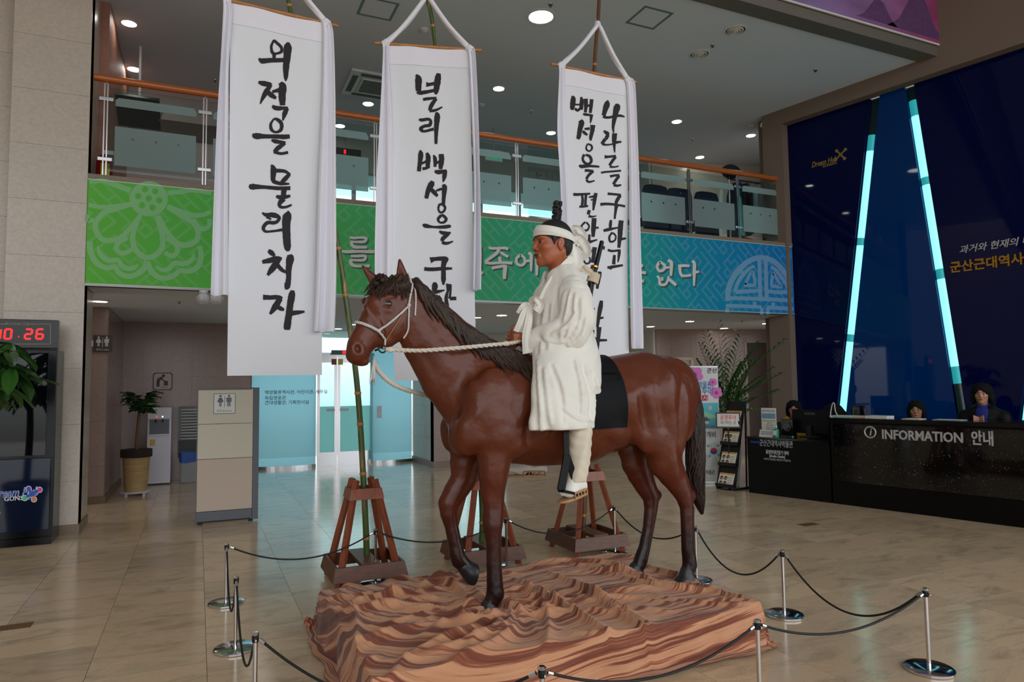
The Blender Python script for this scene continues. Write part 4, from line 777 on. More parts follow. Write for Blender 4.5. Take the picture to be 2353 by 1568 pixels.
# ---- potted plants
def leafmesh(L, w, cup=.15, n=5):
    m = MB(); m.grid(lambda u, v: ((u-.5)*w*math.sin(PI*min(1, v*.96+.03))**.7, L*v, -cup*L*v*v+abs(u-.5)*w*.35), 4, n); return m.mesh('leaf')
M('leaf_dark', (36, 66, 26), rough=.35, rnd=.25); M('leaf_mid', (50, 96, 34), rough=.35, rnd=.25); M('bark', (104, 74, 54), rough=.8, var=(20, .25)); M('pot_wicker', (168, 138, 92), rough=.6, var=(3, .2, (1, 1, 12)), bump=(8, .4, (1, 1, 14))); M('soil', (34, 26, 22), rough=.9); M('pot_white', (212, 212, 214), rough=.18); M('stem_green', (70, 92, 44), rough=.5)
def put_leaf(me, par, P, d, up, mat=None):
    d = nrm(d); s = np.cross(d, up); s = nrm(s) if np.linalg.norm(s) > 1e-3 else np.array([1., 0, 0]); u = np.cross(s, d); o = bpy.data.objects.new('leaf', me); COL.objects.link(o); o.parent = par
    o.matrix_local = Matrix(((s[0], d[0], u[0], P[0]), (s[1], d[1], u[1], P[1]), (s[2], d[2], u[2], P[2]), (0, 0, 0, 1))); return o
P = gz(307, 1140); fp = thing('potted_ficus', 'potted ficus tree in a woven pot beside the water dispenser', 'potted plant', (P[0]+.02, 11.75, 0)); R_ = random.Random(11); zp = py_(305, 1042, 11.7)[2]
MB().lathe([(.15, .06), (.165, .3), (.19, zp), (.205, zp+.02), (.205, zp+.05), (.18, zp+.05), (.17, zp)], n=28).build('pot', 'pot_wicker', fp, smooth=True); MB().lathe([(.208, zp-.06), (.212, zp-.05), (.212, zp+.055), (.205, zp+.055)], n=28).build('pot_rim', 'soil', fp); MB().lathe([(.18, zp+.03), (.001, zp+.035)], n=20).build('soil', 'soil', fp)
dl = MB().lathe([(.21, .045), (.215, .06), (.2, .065)], n=24).build('saucer', 'white_plastic', fp, smooth=True)
for k in range(4): a = PI/4+k*PI/2; MB().cyl((.16*math.cos(a), .16*math.sin(a), 0), (.16*math.cos(a), .16*math.sin(a), .047), .02, n=10).build('saucer_foot', 'white_plastic', fp)
zc2 = py_(318, 940, 11.7)[2]; tr = [np.array([0, 0, zp]), np.array([.01, 0, (zp+zc2)/2]), np.array([.03, 0, zc2])]; MB().tube(spline(tr, 10), np.linspace(.03, .02, 10), 8).build('trunk', 'bark', fp, smooth='all')
lf1 = leafmesh(.17, .095); lf1.materials.append(MATS['leaf_dark']); lf2 = leafmesh(.14, .08); lf2.materials.append(MATS['leaf_mid'])
for i in range(9):
    a = i*2.4; e = np.array([(.06+.17*math.cos(a))*R_.uniform(.6, 1), .24*math.sin(a)*R_.uniform(.5, 1), zc2+R_.uniform(-.05, .24)]); MB().tube(spline([tr[2]-np.array([0, 0, .08]), (tr[2]+e)/2+np.array([0, 0, .03]), e], 8), np.linspace(.012, .004, 8), 6).build('branch', 'bark', fp, smooth='all')
    for k in range(13):
        d = np.array([math.cos(a)+R_.uniform(-.8, 1.1), math.sin(a)+R_.uniform(-1, 1), R_.uniform(-.5, .8)]); b_ = tr[2]+(e-tr[2])*R_.uniform(.35, 1); put_leaf((lf1, lf2)[R_.random() < .4], fp, b_+np.array([0, 0, R_.uniform(-.04, .05)]), d, (0, 0, 1))
# foreground leaves of the plant at the left picture edge
FP = np.array([-1.78, 7.35, 0]); lp = thing('potted_money_tree', 'large leafy potted plant cut off by the left picture edge', 'potted plant', tuple(FP)); MB().lathe([(.17, 0), (.2, .3), (.24, .5), (.22, .52), (.2, .48)], n=24).build('pot', 'pot_white', lp, smooth=True); MB().lathe([(.2, .49), (.001, .49)], n=16).build('soil', 'soil', lp); MB().tube(spline([(0, 0, .45), (.02, 0, 1.1), (.0, 0, 1.62)], 10), np.linspace(.04, .03, 10), 8).build('trunk', 'bark', lp, smooth='all')
lf3 = leafmesh(.30, .12, .28, 7); lf3.materials.append(MATS['leaf_mid']); lf4 = leafmesh(.26, .11, .4, 7); lf4.materials.append(MATS['leaf_dark'])
for i in range(17):
    a = i*2.399; e = np.array([R_.uniform(.15, .42)*math.cos(a), R_.uniform(.15, .42)*math.sin(a), R_.uniform(1.45, 1.98)]); MB().tube(spline([(0, 0, 1.55), tuple((np.array([0, 0, 1.6])+e)/2+np.array([0, 0, .08])), tuple(e)], 8), np.linspace(.010, .004, 8), 6).build('branch', 'stem_green', lp, smooth='all')
    for k in range(6): b = a+k*PI/3+R_.uniform(-.2, .2); put_leaf((lf3, lf4)[R_.random() < .5], lp, e, (math.cos(b), math.sin(b), R_.uniform(-.7, .15)), (0, 0, 1))
# upper floor things -------------------------------------------------------------
M('ext_red', (150, 14, 18), rough=.3); M('ext_label', (200, 190, 40), rough=.5)
P = py_(239, 400, 9.25); fe = thing('fire_extinguisher', 'red fire extinguisher behind the railing at the left pillar', 'fire extinguisher', (P[0], 9.3, ZM)); MB().lathe([(.085, 0), (.09, .02), (.09, .32), (.07, .38), (.03, .41)], n=20).build('cylinder', 'ext_red', fe, smooth=True); MB().box((-.03, -.092, .12), (.06, -.075, .28)).build('label_sticker', 'ext_label', fe); MB().box((-.02, -.02, .41), (.09, .02, .46)).build('valve_handle', 'white_metal', fe, bevel=.004)
M('tv_dark', (30, 28, 26), rough=.3); P = py_(318, 262, 10.6); tv = thing('hanging_monitor', 'dark monitor hung from the upper ceiling behind the left railing', 'monitor', (P[0], 10.6, P[2])); o = MB().bar((-.27, 0, .03), (.27, 0, .03), .55, .05, up=(0, .5, 1)); o.build('panel', 'tv_dark', tv, bevel=.006); MB().bar((.27, -.2, -.12), (.29, .2, .16), .02, .02).build('side_edge', 'steel', tv); MB().cyl((0, .1, .1), (0, .1, ZC-P[2]), .018, n=10).build('ceiling_pole', 'white_metal', tv)
P = py_(793, 350, 13.2); t = thing('upper_led_sign', 'thin black sign board seen through the upper railing glass', 'sign', (P[0], 13.2, P[2])); MB().box((-.3, -.03, -.07), (.3, .03, .07)).build('casing', 'led_off', t, bevel=.004); MB().box((-.03, -.032, -.04), (.01, -.03, .04)).build('lit_characters', 'led_red', t); MB().cyl((0, 0, .07), (0, 0, ZC-P[2]), .01, n=8).build('hanger', 'steel', t)
M('exit_green', (16, 140, 96), rough=.4, emit=((20, 170, 110), .5)); P = py_(1134, 358, 11.6); t = thing('exit_sign', 'green running figure exit sign hanging on the upper floor', 'exit sign', (P[0], 11.6, P[2])); MB().box((-.17, -.02, -.10), (.17, .02, .10)).build('case', 'white_metal', t, bevel=.004); MB().box((-.10, -.023, -.085), (.14, -.02, .085)).build('green_field', 'exit_green', t); MB().cyl((0, 0, .1), (0, 0, ZC-P[2]), .008, n=8).build('hanger', 'steel', t)
mm = MB(); pw = lambda x, y, o=0.: (x, -.0245-o, y)
for s_ in ([(.02, .03, .03), (.0, -.01, .035)], [(.0, -.01, .03), (-.03, -.05, .025), (-.05, -.075, .02)], [(.0, -.01, .03), (.03, -.045, .025), (.06, -.05, .02)], [(.02, .025, .02), (-.02, .02, .018), (-.04, -.01, .015)], [(.02, .025, .02), (.055, .0, .018)]): ribbon(mm, s_, pw, n=6)
R_c = [(.035+.018*math.cos(a), .06+.018*math.sin(a)) for a in np.linspace(0, 2*PI, 13)[:-1]]; mm.add([pw(*p) for p in R_c], [tuple(range(12))]); mm.build('running_figure', 'white_metal', t, fix=False)
M('sign_maroon', (92, 36, 36), rough=.5); P = py_(1240, 402, 9.6); t = thing('glass_direction_sign', 'maroon arrow with reversed lettering on clear glass upstairs', 'sign', (P[0], 9.6, P[2]))
mm = MB(); pw = lambda x, y, o=0.: (x, -.004-o, y)
for s_ in ([(.05, 0, .022), (-.06, 0, .022)], [(-.065, 0, .02), (-.02, .06, .02)], [(-.065, 0, .02), (-.02, -.06, .02)]): ribbon(mm, s_, pw, n=5)
mm.build('arrow', 'sign_maroon', t, fix=False); text('reversed_text', '영웅관', .10, 'sign_maroon', (.23, -.004, -.01), (-1, 0, 0), (0, 0, 1), t, ext=.0005); MB().box((-.2, 0, -.7), (.55, .008, .5)).build('glass_plate', 'clear_glass', t)
MB().box((-.2, -.02, P[2]*0+ZM-P[2]), (.55, .028, -.68)).build('glass_foot', 'steel', t)
# waiting chairs upstairs
M('chair_blue', (16, 30, 62), rough=.7); M('chair_grey', (140, 142, 146), rough=.4, metal=.6)
for k, (px, l) in enumerate(((1505, 'dark blue upholstered chair behind the railing, left of three'), (1560, 'dark blue upholstered chair behind the railing, middle of three'), (1622, 'dark blue upholstered chair behind the railing, right of three'))):
    P = py_(px, 470, 9.45); t = thing('waiting_chair', l, 'chair', (P[0], 9.5, ZM), group='waiting chairs upstairs'); zt = py_(px, 424+8*k, 9.4)[2]-ZM
    MB().prism([(-.24, .14), (.24, .14), (.25, zt-.12), (.21, zt-.02), (.1, zt), (-.1, zt), (-.21, zt-.02), (-.25, zt-.12)], (0, -.1, 0), (1, 0, 0), (0, 0, 1), -.07).build('backrest', 'chair_blue', t, bevel=.012); MB().box((-.24, -.05, .36), (.24, .42, .45)).build('seat', 'chair_blue', t, bevel=.02)
    for sx in (-.2, .2):
        for sy in (0, .36): MB().cyl((sx, sy, 0), (sx, sy, .37), .014, n=8).build('leg', 'chair_grey', t)
# coat rack with hanging garments
P = py_(1735, 470, 9.55); cr = thing('garment_rack', 'garment rack with pink hangers behind the right end of the railing', 'garment rack', (P[0], 9.6, ZM)); zt = py_(1735, 418, 9.55)[2]-ZM
M('hanger_pink', (220, 60, 120), rough=.4); M('coat_black', (16, 16, 18), rough=.8, bump=(12, .5)); M('coat_white', (206, 200, 186), rough=.8, bump=(12, .5)); M('bag_clear', (170, 180, 196), rough=.3); M('orange_cloth', (150, 66, 34), rough=.8, bump=(14, .6))
for sx in (-.55, .52): MB().cyl((sx, 0, 0), (sx, 0, zt), .014, n=8).build('upright', 'steel', cr)
MB().cyl((-.58, 0, zt), (.58, 0, zt), .014, n=8).build('rail', 'black_matt', cr)
for sx in (-.55, .52): MB().bar((sx, -.2, .02), (sx, .2, .02), .03, .03).build('foot', 'black_matt', cr)
def garment(x, mat, L, w, lab):
    t = thing('hanging_garment', lab, 'garment', (P[0]+x, 9.6, ZM+zt-.1), group='garments on the rack'); MB().tube([(0, 0, .12), (.02, 0, .11), (0, 0, .08), (0, 0, .05)], .005, 6).build('hanger_hook', 'hanger_pink', t, smooth='all'); MB().tube([(-.03, -w*.4, .0), (0, 0, .05), (.03, w*.4, 0)], .006, 6).build('hanger_bar', 'hanger_pink', t, smooth='all')
    MB().grid(lambda u, v: (.05*math.cos(2*PI*u)*(1+.4*v)+.012*math.sin(u*25+v*3), (w/2)*(.55+.45*min(1, v*5))*math.sin(2*PI*u)*(1+.12*math.sin(u*19)), .03-L*v), 28, 10).build('cloth', mat, t, smooth='all', fix=False)
for x, m_, L, w, l in ((-.42, 'coat_black', 1.0, .45, 'black coat on the rack beside the railing post'), (-.22, 'coat_black', .95, .4, 'second black coat on the rack'), (-.05, 'bag_clear', .6, .3, 'pale plastic covered garment on the rack'), (.1, 'coat_white', .75, .36, 'cream garment hanging in the middle of the rack'), (.24, 'coat_white', .8, .34, 'cream garment right of the middle of the rack'), (.4, 'coat_black', .7, .36, 'dark garment at the right end of the rack')): garment(x, m_, L, w, l)
t = tag(MB().ball((0, 0, 0), (.20, .13, .13), 14, 9).build('black_hat', 'coat_black', smooth='all'), 'black bundle resting on top of the garment rack', 'hat'); t.location = (P[0]-.5, 9.6, ZM+zt+.145)
t = tag(MB().grid(lambda u, v: ((u-.5)*.9, (v-.5)*.5, .06*math.sin(PI*u)*math.sin(PI*v)*2+.03*abs(math.sin(u*17+v*9))), 30, 20).build('orange_cloth_heap', 'orange_cloth', smooth='all', fix=False), 'heap of orange brown cloth on the upper floor behind the railing', 'cloth'); t.location = (P[0]-.6, 9.35, ZM+.06)
# framed print on wall end upstairs
q = rwp(-.20, 5.42, .012); t = thing('wall_print', 'white framed print with small flag picture on the stone wall end', 'poster', tuple(q)); m = MB(); V = [AW*a+np.array([0, 0, b]) for a, b in ((-.19, -.25), (.19, -.25), (.19, .25), (-.19, .25))]; m.add(V, [(0, 1, 2, 3)]).build('sheet', 'white_metal', t, fix=False)
M('poster_grey', (150, 156, 172), rough=.6, var=(14, .35)); M('flag_red', (200, 40, 50), rough=.6); M('flag_blue', (30, 70, 160), rough=.6)
MB().add([AW*a+np.array([0, 0, b])+NW*.002 for a, b in ((-.14, -.2), (.15, -.2), (.15, .08), (-.14, .08))], [(0, 1, 2, 3)]).build('picture', 'poster_grey', t, fix=False)
def disc(O, A, B, r, a0, a1, n=16): return [np.array(O)+nrm(A)*r*math.cos(a)+nrm(B)*r*math.sin(a) for a in np.linspace(a0, a1, n)]
for m_, a0, a1 in (('flag_red', 0, PI), ('flag_blue', PI, 2*PI)): q_ = disc(AW*.05+np.array([0, 0, -.02])+NW*.004, AW, (0, 0, 1), .03, a0, a1); MB().add(q_, [tuple(range(16))]).build('flag_disc', m_, t, fix=False)
text('caption', '독립운동 사진전', .03, 'dark_grey', AW*0+np.array([0, 0, .17])+NW*.002, AW, (0, 0, 1), t, ext=.0004)
# brown plates set in the floor
M('plate_brown', (120, 88, 50), rough=.4, metal=.2, var=(30, .2))
for (px, py), l in (((28, 1442), 'brown metal plate set in the floor at the left edge'), ((1858, 1206), 'small brown metal plate set in the floor near the desk')):
    P = gz(px, py); t = tag(MB().box((-.11, -.06, 0), (.11, .06, .0025)).build('floor_plate', 'plate_brown'), l, 'floor plate', 'brown floor plates'); t.location = (P[0], P[1], 0)
# ================================================================== banners on bamboo poles with wooden stands
M('banner_cloth', (226, 228, 234), rough=.85, sheen=.2, bump=(900, .05)); M('tie_cloth', (232, 231, 240), rough=.85, sheen=.2)
M('ink', (30, 25, 27), rough=.75); M('cord_black', (12, 12, 12), rough=.6)
M('stand_wood', (136, 68, 42), rough=.4, var=(7, .3, (6, 6, 1)), coat=.15); M('stand_board', (98, 60, 42), rough=.45, var=(6, .3, (2, 6, 6)), bump=(30, .1, (1, 6, 6)))
M('bamboo_stick', (176, 120, 66), rough=.4, var=(10, .2))
def bamboo_mat(name, a, b):
    m = bpy.data.materials.new(name); MATS[name] = m; m.use_nodes = True; nt = m.node_tree; N = nt.nodes.new; L = nt.links.new; bs = nt.nodes['Principled BSDF']
    tc = N('ShaderNodeTexCoord'); mp = N('ShaderNodeMapping'); mp.inputs['Scale'].default_value = (5, 5, 1.1); L(tc.outputs['Object'], mp.inputs[0])
    n = N('ShaderNodeTexNoise'); n.inputs['Scale'].default_value = 3.2; n.inputs['Detail'].default_value = 5; L(mp.outputs[0], n.inputs['Vector'])
    r = N('ShaderNodeValToRGB'); r.color_ramp.elements[0].position = .56; r.color_ramp.elements[0].color = lin(a); r.color_ramp.elements[1].position = .64; r.color_ramp.elements[1].color = lin(b); L(n.outputs['Fac'], r.inputs[0]); L(r.outputs[0], bs.inputs['Base Color']); bs.inputs['Roughness'].default_value = .3
bamboo_mat('bamboo_green', (66, 84, 30), (150, 116, 78)); bamboo_mat('bamboo_brown', (96, 60, 34), (120, 86, 44))
def stand(cx, cy, lab):
    t = thing('banner_stand', lab, 'stand', (cx, cy, 0), group='wooden banner stands'); a = .265; top = .105; hz = .74
    for sx in (-1, 1):
        for sy in (-1, 1):
            MB().bar((sx*(a-.02), sy*(a-.02), 0), (sx*(top-.03), sy*(top-.03), hz+.06), .042, .042, up=(sx, sy, 0)).build('leg', 'stand_wood', t, bevel=.002)
    # sloping boards round the foot and the head
    for (r0, r1, z0, z1, th) in ((a+.03, a+.005, .06, .17, .02), (top+.035, top+.018, hz-.09, hz-.005, .02)):
        for k in range(4):
            c, s = math.cos(k*PI/2), math.sin(k*PI/2)
            def R(x, y): return (c*x-s*y, s*x+c*y)
            V = []
            for z, r in ((z0, r0), (z1, r1)):
                for u, n in ((-1, 0), (1, 0), (1, -1), (-1, -1)):
                    x, y = R((r if n == 0 else r-th)*u if k % 2 == 0 else (r-th)*u, -(r+n*th)); V.append((x, y, z))
            MB().add(V, [(3, 2, 1, 0), (4, 5, 6, 7), (0, 1, 5, 4), (1, 2, 6, 5), (2, 3, 7, 6), (3, 0, 4, 7)]).build('board', 'stand_board' if z0 < .3 else 'stand_wood', t, bevel=.002)
    MB().box((-.075, -a-.0, .155), (.075, a, .185)).build('cross_plank', 'stand_board', t, bevel=.002)
    return t
S1 = (1.245, 5.72); S2 = (2.30, 5.76); S3 = (3.36, 5.76)
for (x, y), l in ((S1, 'wooden banner stand at the left corner of the striped cloth'), (S2, 'wooden banner stand behind the horse forelegs'), (S3, 'wooden banner stand behind the rider foot and hind legs')): stand(x, y, l)
YB = {}
def pole(pts, mat, lab, r0=.026, r1=.018, nodes=None):
    P = spline(pts, 60); o = P[0].copy(); P = P-o; L = np.concatenate([[0], np.cumsum(np.linalg.norm(np.diff(P, axis=0), axis=1))]); tot = L[-1]
    t = thing('bamboo_pole', lab, 'pole', tuple(o), group='bamboo banner poles'); rad = r0+(r1-r0)*L/tot
    MB().tube(P, rad, 14).build('cane', mat, t, smooth=True)
    z = .28
    while z < tot-.1:
        i = int(np.searchsorted(L, z)); d = nrm(P[i]-P[i-1]); r = rad[i]
        MB().tube([P[i]-d*.012, P[i]-d*.004, P[i]+d*.004, P[i]+d*.012], [r+.0005, r+.004, r+.004, r+.0005], 14).build('node_ring', 'bamboo_stick', t, smooth=True); z += random.uniform(.36, .44)
    return t, P+o
def on(px, py, S, dy=0.): return py_(px, py, S[1]+dy)
def low(S): return np.array([S[0]+.0, S[1], .03])
b1 = [low(S1)]+[on(*q, S1) for q in ((843, 1285), (838, 1160), (822, 900), (795, 690), (772, 545), (700, 190), (662, 0), (640, -110))]
b2 = [low(S2)]+[on(*q, S2) for q in ((1107, 1250), (1104, 1100), (1060, 600), (1000, 100), (983, 0), (970, -90))]
b3 = [low(S3)]+[on(*q, S3) for q in ((1340, 1215), (1345, 1060), (1362, 400), (1366, 160), (1374, 45), (1379, -40))]
for b, S in ((b1, S1), (b2, S2), (b3, S3)): b[0][0] = b[1][0]; b[0][1] = S[1]
_, c1 = pole(b1, 'bamboo_green', 'green bamboo pole leaning left above the leftmost wooden stand'); _, c2 = pole(b2, 'bamboo_green', 'green bamboo pole of the middle banner'); _, c3 = pole(b3, 'bamboo_brown', 'brown and green bamboo pole of the banner behind the rider')
def on2(px, py, O, A): # banner plane through O containing A and Z
    return pl(px, py, O, np.cross(A, (0, 0, 1)))
def banner(lab, S, dy, top, tiesL, tiesR, hem, botpx, strokes, knot, glab):
    """top: px of bar ends; cloth edges in px; strokes [(placer crop, list)]"""
    yb = S[1]+dy
    zt = .5*(py_(*top[0], yb)[2]+py_(*top[1], yb)[2])
    L3, R3 = gz(*top[0], zt), gz(*top[1], zt)
    m3 = (L3+R3)/2; k = (yb-0)/m3[1]
    zt = CH+(zt-CH)*k; L3, R3 = gz(*top[0], zt), gz(*top[1], zt); A = nrm(R3-L3); O = (L3+R3)/2
    Nf = np.cross(A, (0, 0, 1)); Nf = Nf if Nf@(CO-O) > 0 else -Nf
    t = thing('calligraphy_banner', lab, 'banner', tuple(O), group='white calligraphy banners'); o = O
    P = lambda px, py: on2(px, py, O, A)
    wave = lambda u, z: .012*math.sin(u*5.0+1.3*z)*min(1, (zt-z)*.8+.1)+.006*math.sin(u*13+z*2.2)
    def place(px, py, off=0.):
        q = P(px, py); u = (q-O)@A; return q+Nf*(wave(u, q[2])+.0035+off)-o
    (x0, x1), (x2, x3) = hem, botpx[:2]
    yT0, yT1, yB = hem_y(top, x0), hem_y(top, x1), botpx[2]
    def cl(u, v):
        ax, bx = x0+(x2-x0)*v, x1+(x3-x1)*v; ay, by = yT0+(yB-yT0)*v, yT1+(botpx[3]-yT1)*v
        q = P(ax+(bx-ax)*u, ay+(by-ay)*u); uu = (q-O)@A; return q+Nf*wave(uu, q[2])-o
    mb = MB().grid(cl, 26, 60); mb.build('cloth', 'banner_cloth', t, smooth='all', fix=False)
    hm = MB().grid(lambda u, v: np.array(cl(u, v*.058))+Nf*.003, 26, 4); hm.build('hem', 'tie_cloth', t, smooth='all', fix=False)
    bar = MB().tube([L3-o, (L3+R3)/2-o, R3-o], .014, 10); bar.build('bamboo_rod', 'bamboo_stick', t, smooth=True)
    for strip_, sd in ((tiesL, 1), (tiesR, 2)):
        q0 = P(strip_[0][0], hem_y(top, strip_[0][0])); r = random.Random(sd)
        MB().ball(q0-o+Nf*.012, (.032, .032, .038), 10, 7).build('knot', 'tie_cloth', t, smooth='all')
        MB().tube(spline([q0-o+Nf*.03+A*.03, q0-o+Nf*.035, q0-o-A*.03+Nf*.02, q0-o-A*.02-Nf*.03], 10), .014, 8).build('knot_wrap', 'tie_cloth', t, smooth='all')
        # hanging tail: list of (xl,xr,y) in px
        rows = [(strip_[0][0]-9, strip_[0][0]+9, hem_y(top, strip_[0][0]))]+list(strip_[1:])
        RR = spline([(a, b, c) for a, b, c in rows], 44); ph = r.uniform(0, 6)
        def tl(u, v):
            i = v*43; j = min(int(i), 42); f = i-j; a, b, c = RR[j]*(1-f)+RR[j+1]*f
            q = P(a+(b-a)*u, c); am = .012+.03*v; return q+Nf*(.03+am*math.sin(u*9+ph+v*1.2)+.006*math.sin(u*23+ph))-o
        MB().grid(tl, 30, 43).build('tail', 'tie_cloth', t, smooth='all', fix=False)
        kp = np.array(knot)-o; q1 = q0-o+Nf*.01
        for dd in (-.010, .010):
            pts = spline([q1+A*dd, q1*.5+kp*.5+np.array([0, 0, -.03])+Nf*dd, kp+Nf*.02], 14)
            MB().tube(pts, [.014]+[.021]*12+[.014], 8).build('hanging_strap', 'tie_cloth', t, smooth='all')
    MB().ball(np.array(knot)-o, (.034, .034, .04), 10, 7).build('knot', 'tie_cloth', t, smooth='all')
    for nm, fn, L_ in strokes:
        ik = MB()
        for s_ in L_: ribbon(ik, [(a, b, c*1.1+2) for a, b, c in s_], crop(*fn, place), jag=.07)
        ik.build('brush_character', 'ink', t, fix=False)
    return t, place
def hem_y(top, x): (a, b), (c, d) = top; return b+(d-b)*(x-a)/(c-a)
A1, A2 = (480, 0, 3.2656), (480, 420, 3.2656)
ST1 = [('oe', A1, [[(487, 302, 14), (468, 350, 16), (478, 398, 20), (510, 402, 14), (545, 385, 20), (540, 350, 18), (505, 318, 18), (487, 300, 10)], [(490, 400, 22), (488, 445, 20)], [(373, 440, 10), (400, 458, 34), (450, 455, 30), (560, 450, 28)], [(596, 316, 14), (592, 350, 52), (588, 420, 50), (580, 500, 42), (578, 570, 30), (577, 608, 8)]]),
       ('jeok', A1, [[(372, 615, 14), (400, 625, 30), (440, 632, 32), (470, 640, 22)], [(465, 635, 22), (430, 690, 34), (405, 735, 22), (385, 780, 6)], [(440, 690, 26), (470, 715, 32), (505, 738, 16)], [(475, 690, 16), (530, 675, 28)], [(535, 620, 24), (553, 650, 50), (550, 720, 48), (553, 790, 36)], [(475, 795, 16), (510, 812, 30), (595, 808, 14)], [(590, 812, 24), (570, 850, 32), (555, 905, 8)]]),
       ('eul', A1, [[(490, 890, 10), (465, 930, 16), (470, 970, 20), (500, 992, 14), (540, 975, 22), (545, 930, 24), (520, 900, 22), (490, 890, 14)], [(328, 1005, 12), (355, 1018, 40), (440, 1022, 26), (560, 1026, 30), (608, 1022, 26)], [(470, 1050, 12), (500, 1060, 26), (575, 1072, 20)], [(572, 1072, 22), (520, 1110, 30), (490, 1140, 20)], [(488, 1138, 20), (540, 1152, 18), (595, 1143, 18)]]),
       ('mul', A1, [[(470, 1235, 10), (485, 1270, 38), (482, 1340, 30), (490, 1370, 20)], [(500, 1280, 26), (570, 1285, 20), (612, 1312, 14)], [(605, 1308, 24), (570, 1345, 30), (545, 1372, 22)], [(485, 1362, 24), (540, 1378, 22), (605, 1380, 10)], [(306, 1385, 10), (325, 1400, 40), (400, 1402, 24), (520, 1412, 24), (612, 1412, 26)], [(565, 1415, 34), (560, 1470, 32)], [(505, 1472, 16), (545, 1482, 30), (612, 1470, 16)], [(560, 1490, 40), (530, 1530, 26), (540, 1553, 18), (580, 1553, 16), (622, 1537, 12)]]),
       ('ri', A2, [[(400, 225, 10), (430, 240, 24), (490, 243, 34), (530, 265, 20), (500, 298, 22), (440, 300, 24), (410, 335, 24), (425, 365, 16), (490, 362, 14), (555, 352, 18)], [(432, 255, 16), (468, 275, 10)], [(575, 225, 28), (585, 245, 58), (580, 340, 54), (588, 450, 50), (590, 500, 36), (588, 515, 10)]]),
       ('chi', A2, [[(445, 510, 22), (470, 525, 32), (495, 550, 16)], [(400, 595, 22), (450, 585, 34), (510, 570, 34), (548, 570, 16)], [(530, 570, 30), (480, 640, 42), (440, 695, 16)], [(515, 620, 28), (550, 655, 24), (580, 672, 16)], [(605, 540, 30), (610, 570, 52), (600, 640, 38), (598, 720, 34), (588, 785, 36), (590, 802, 12)], [(572, 750, 8), (580, 775, 20)]]),
       ('ja', A2, [[(405, 860, 34), (460, 862, 30), (520, 860, 28), (552, 868, 16)], [(535, 870, 36), (495, 935, 40), (458, 988, 14)], [(510, 930, 28), (540, 945, 28), (565, 955, 16)], [(628, 808, 24), (622, 850, 46), (608, 930, 42), (598, 1010, 44), (588, 1080, 46), (586, 1105, 34)], [(620, 980, 34), (670, 974, 26), (718, 968, 12)]])]
B1, B2 = (860, 60, 4.019), (860, 420, 4.019)
ST2 = [('neol', B1, [[(388, 450, 14), (408, 490, 52), (408, 560, 50), (410, 600, 44)], [(395, 605, 30), (430, 618, 32), (500, 605, 26), (570, 590, 22)], [(480, 540, 40), (510, 540, 26), (560, 528, 26)], [(596, 435, 30), (590, 470, 50), (580, 540, 50), (572, 600, 40), (568, 630, 14)], [(450, 680, 22), (490, 672, 24), (575, 662, 18)], [(572, 668, 24), (530, 730, 34), (510, 780, 24)], [(510, 785, 22), (570, 775, 20), (630, 745, 10)]]),
       ('ri', B1, [[(412, 862, 14), (440, 868, 26), (500, 860, 24), (522, 880, 24), (510, 915, 28), (460, 925, 24), (430, 950, 30), (460, 972, 20), (550, 950, 22)], [(572, 795, 14), (582, 830, 46), (575, 920, 38), (572, 1000, 30), (570, 1088, 22)]]),
       ('baek', B1, [[(425, 1145, 12), (430, 1185, 42), (422, 1260, 34), (412, 1340, 32)], [(485, 1170, 20), (498, 1210, 40), (495, 1290, 34), (500, 1315, 24)], [(435, 1270, 18), (490, 1245, 18)], [(445, 1318, 24), (490, 1310, 20)], [(548, 1190, 12), (562, 1230, 30), (562, 1300, 20)], [(570, 1268, 18), (620, 1240, 22)], [(620, 1180, 40), (622, 1240, 44), (612, 1320, 30)], [(558, 1340, 20), (600, 1348, 36), (670, 1330, 16)], [(655, 1335, 36), (648, 1390, 34), (636, 1440, 8)]]),
       ('seong', B2, [[(540, -15, 30), (525, 20, 50), (500, 70, 40), (480, 145, 30)], [(525, 60, 30), (555, 90, 34), (585, 125, 20)], [(570, 75, 12), (610, 60, 20), (640, 55, 20)], [(630, 20, 20), (650, 40, 42), (645, 110, 34), (640, 180, 28), (640, 200, 26)], [(605, 195, 20), (592, 235, 16), (605, 270, 16), (635, 270, 18), (655, 235, 20), (640, 205, 20), (605, 195, 16)]]),
       ('eul', B2, [[(620, 300, 24), (590, 335, 22), (605, 365, 16), (645, 365, 20), (665, 335, 24), (640, 305, 22), (620, 300, 20)], [(447, 385, 12), (475, 397, 34), (540, 408, 18), (620, 410, 26), (690, 402, 28), (708, 395, 12)], [(600, 448, 14), (640, 465, 30), (708, 462, 14)], [(690, 470, 24), (640, 510, 34), (622, 540, 24)], [(625, 550, 26), (670, 560, 24), (730, 540, 8)]]),
       ('gu', B2, [[(518, 715, 50), (560, 705, 32), (650, 700, 34), (685, 712, 16)], [(660, 705, 52), (640, 760, 40), (640, 850, 38), (640, 900, 36), (638, 945, 10)], [(462, 795, 30), (520, 800, 30), (620, 795, 28), (720, 792, 16)]]),
       ('ha', B2, [[(555, 920, 22), (560, 950, 48), (555, 1000, 36)], [(515, 1010, 10), (570, 1010, 30), (650, 992, 8)], [(590, 1045, 30), (545, 1085, 26), (565, 1140, 26), (610, 1130, 26), (612, 1080, 26), (590, 1045, 24)], [(690, 935, 50), (680, 1000, 20), (665, 1060, 26), (672, 1160, 34), (668, 1210, 16)], [(708, 950, 16), (700, 1040, 18), (690, 1070, 16)], [(700, 1070, 28), (758, 1070, 28)]])]
C1, C2 = (1260, 120, 4.75), (1260, 420, 3.918)
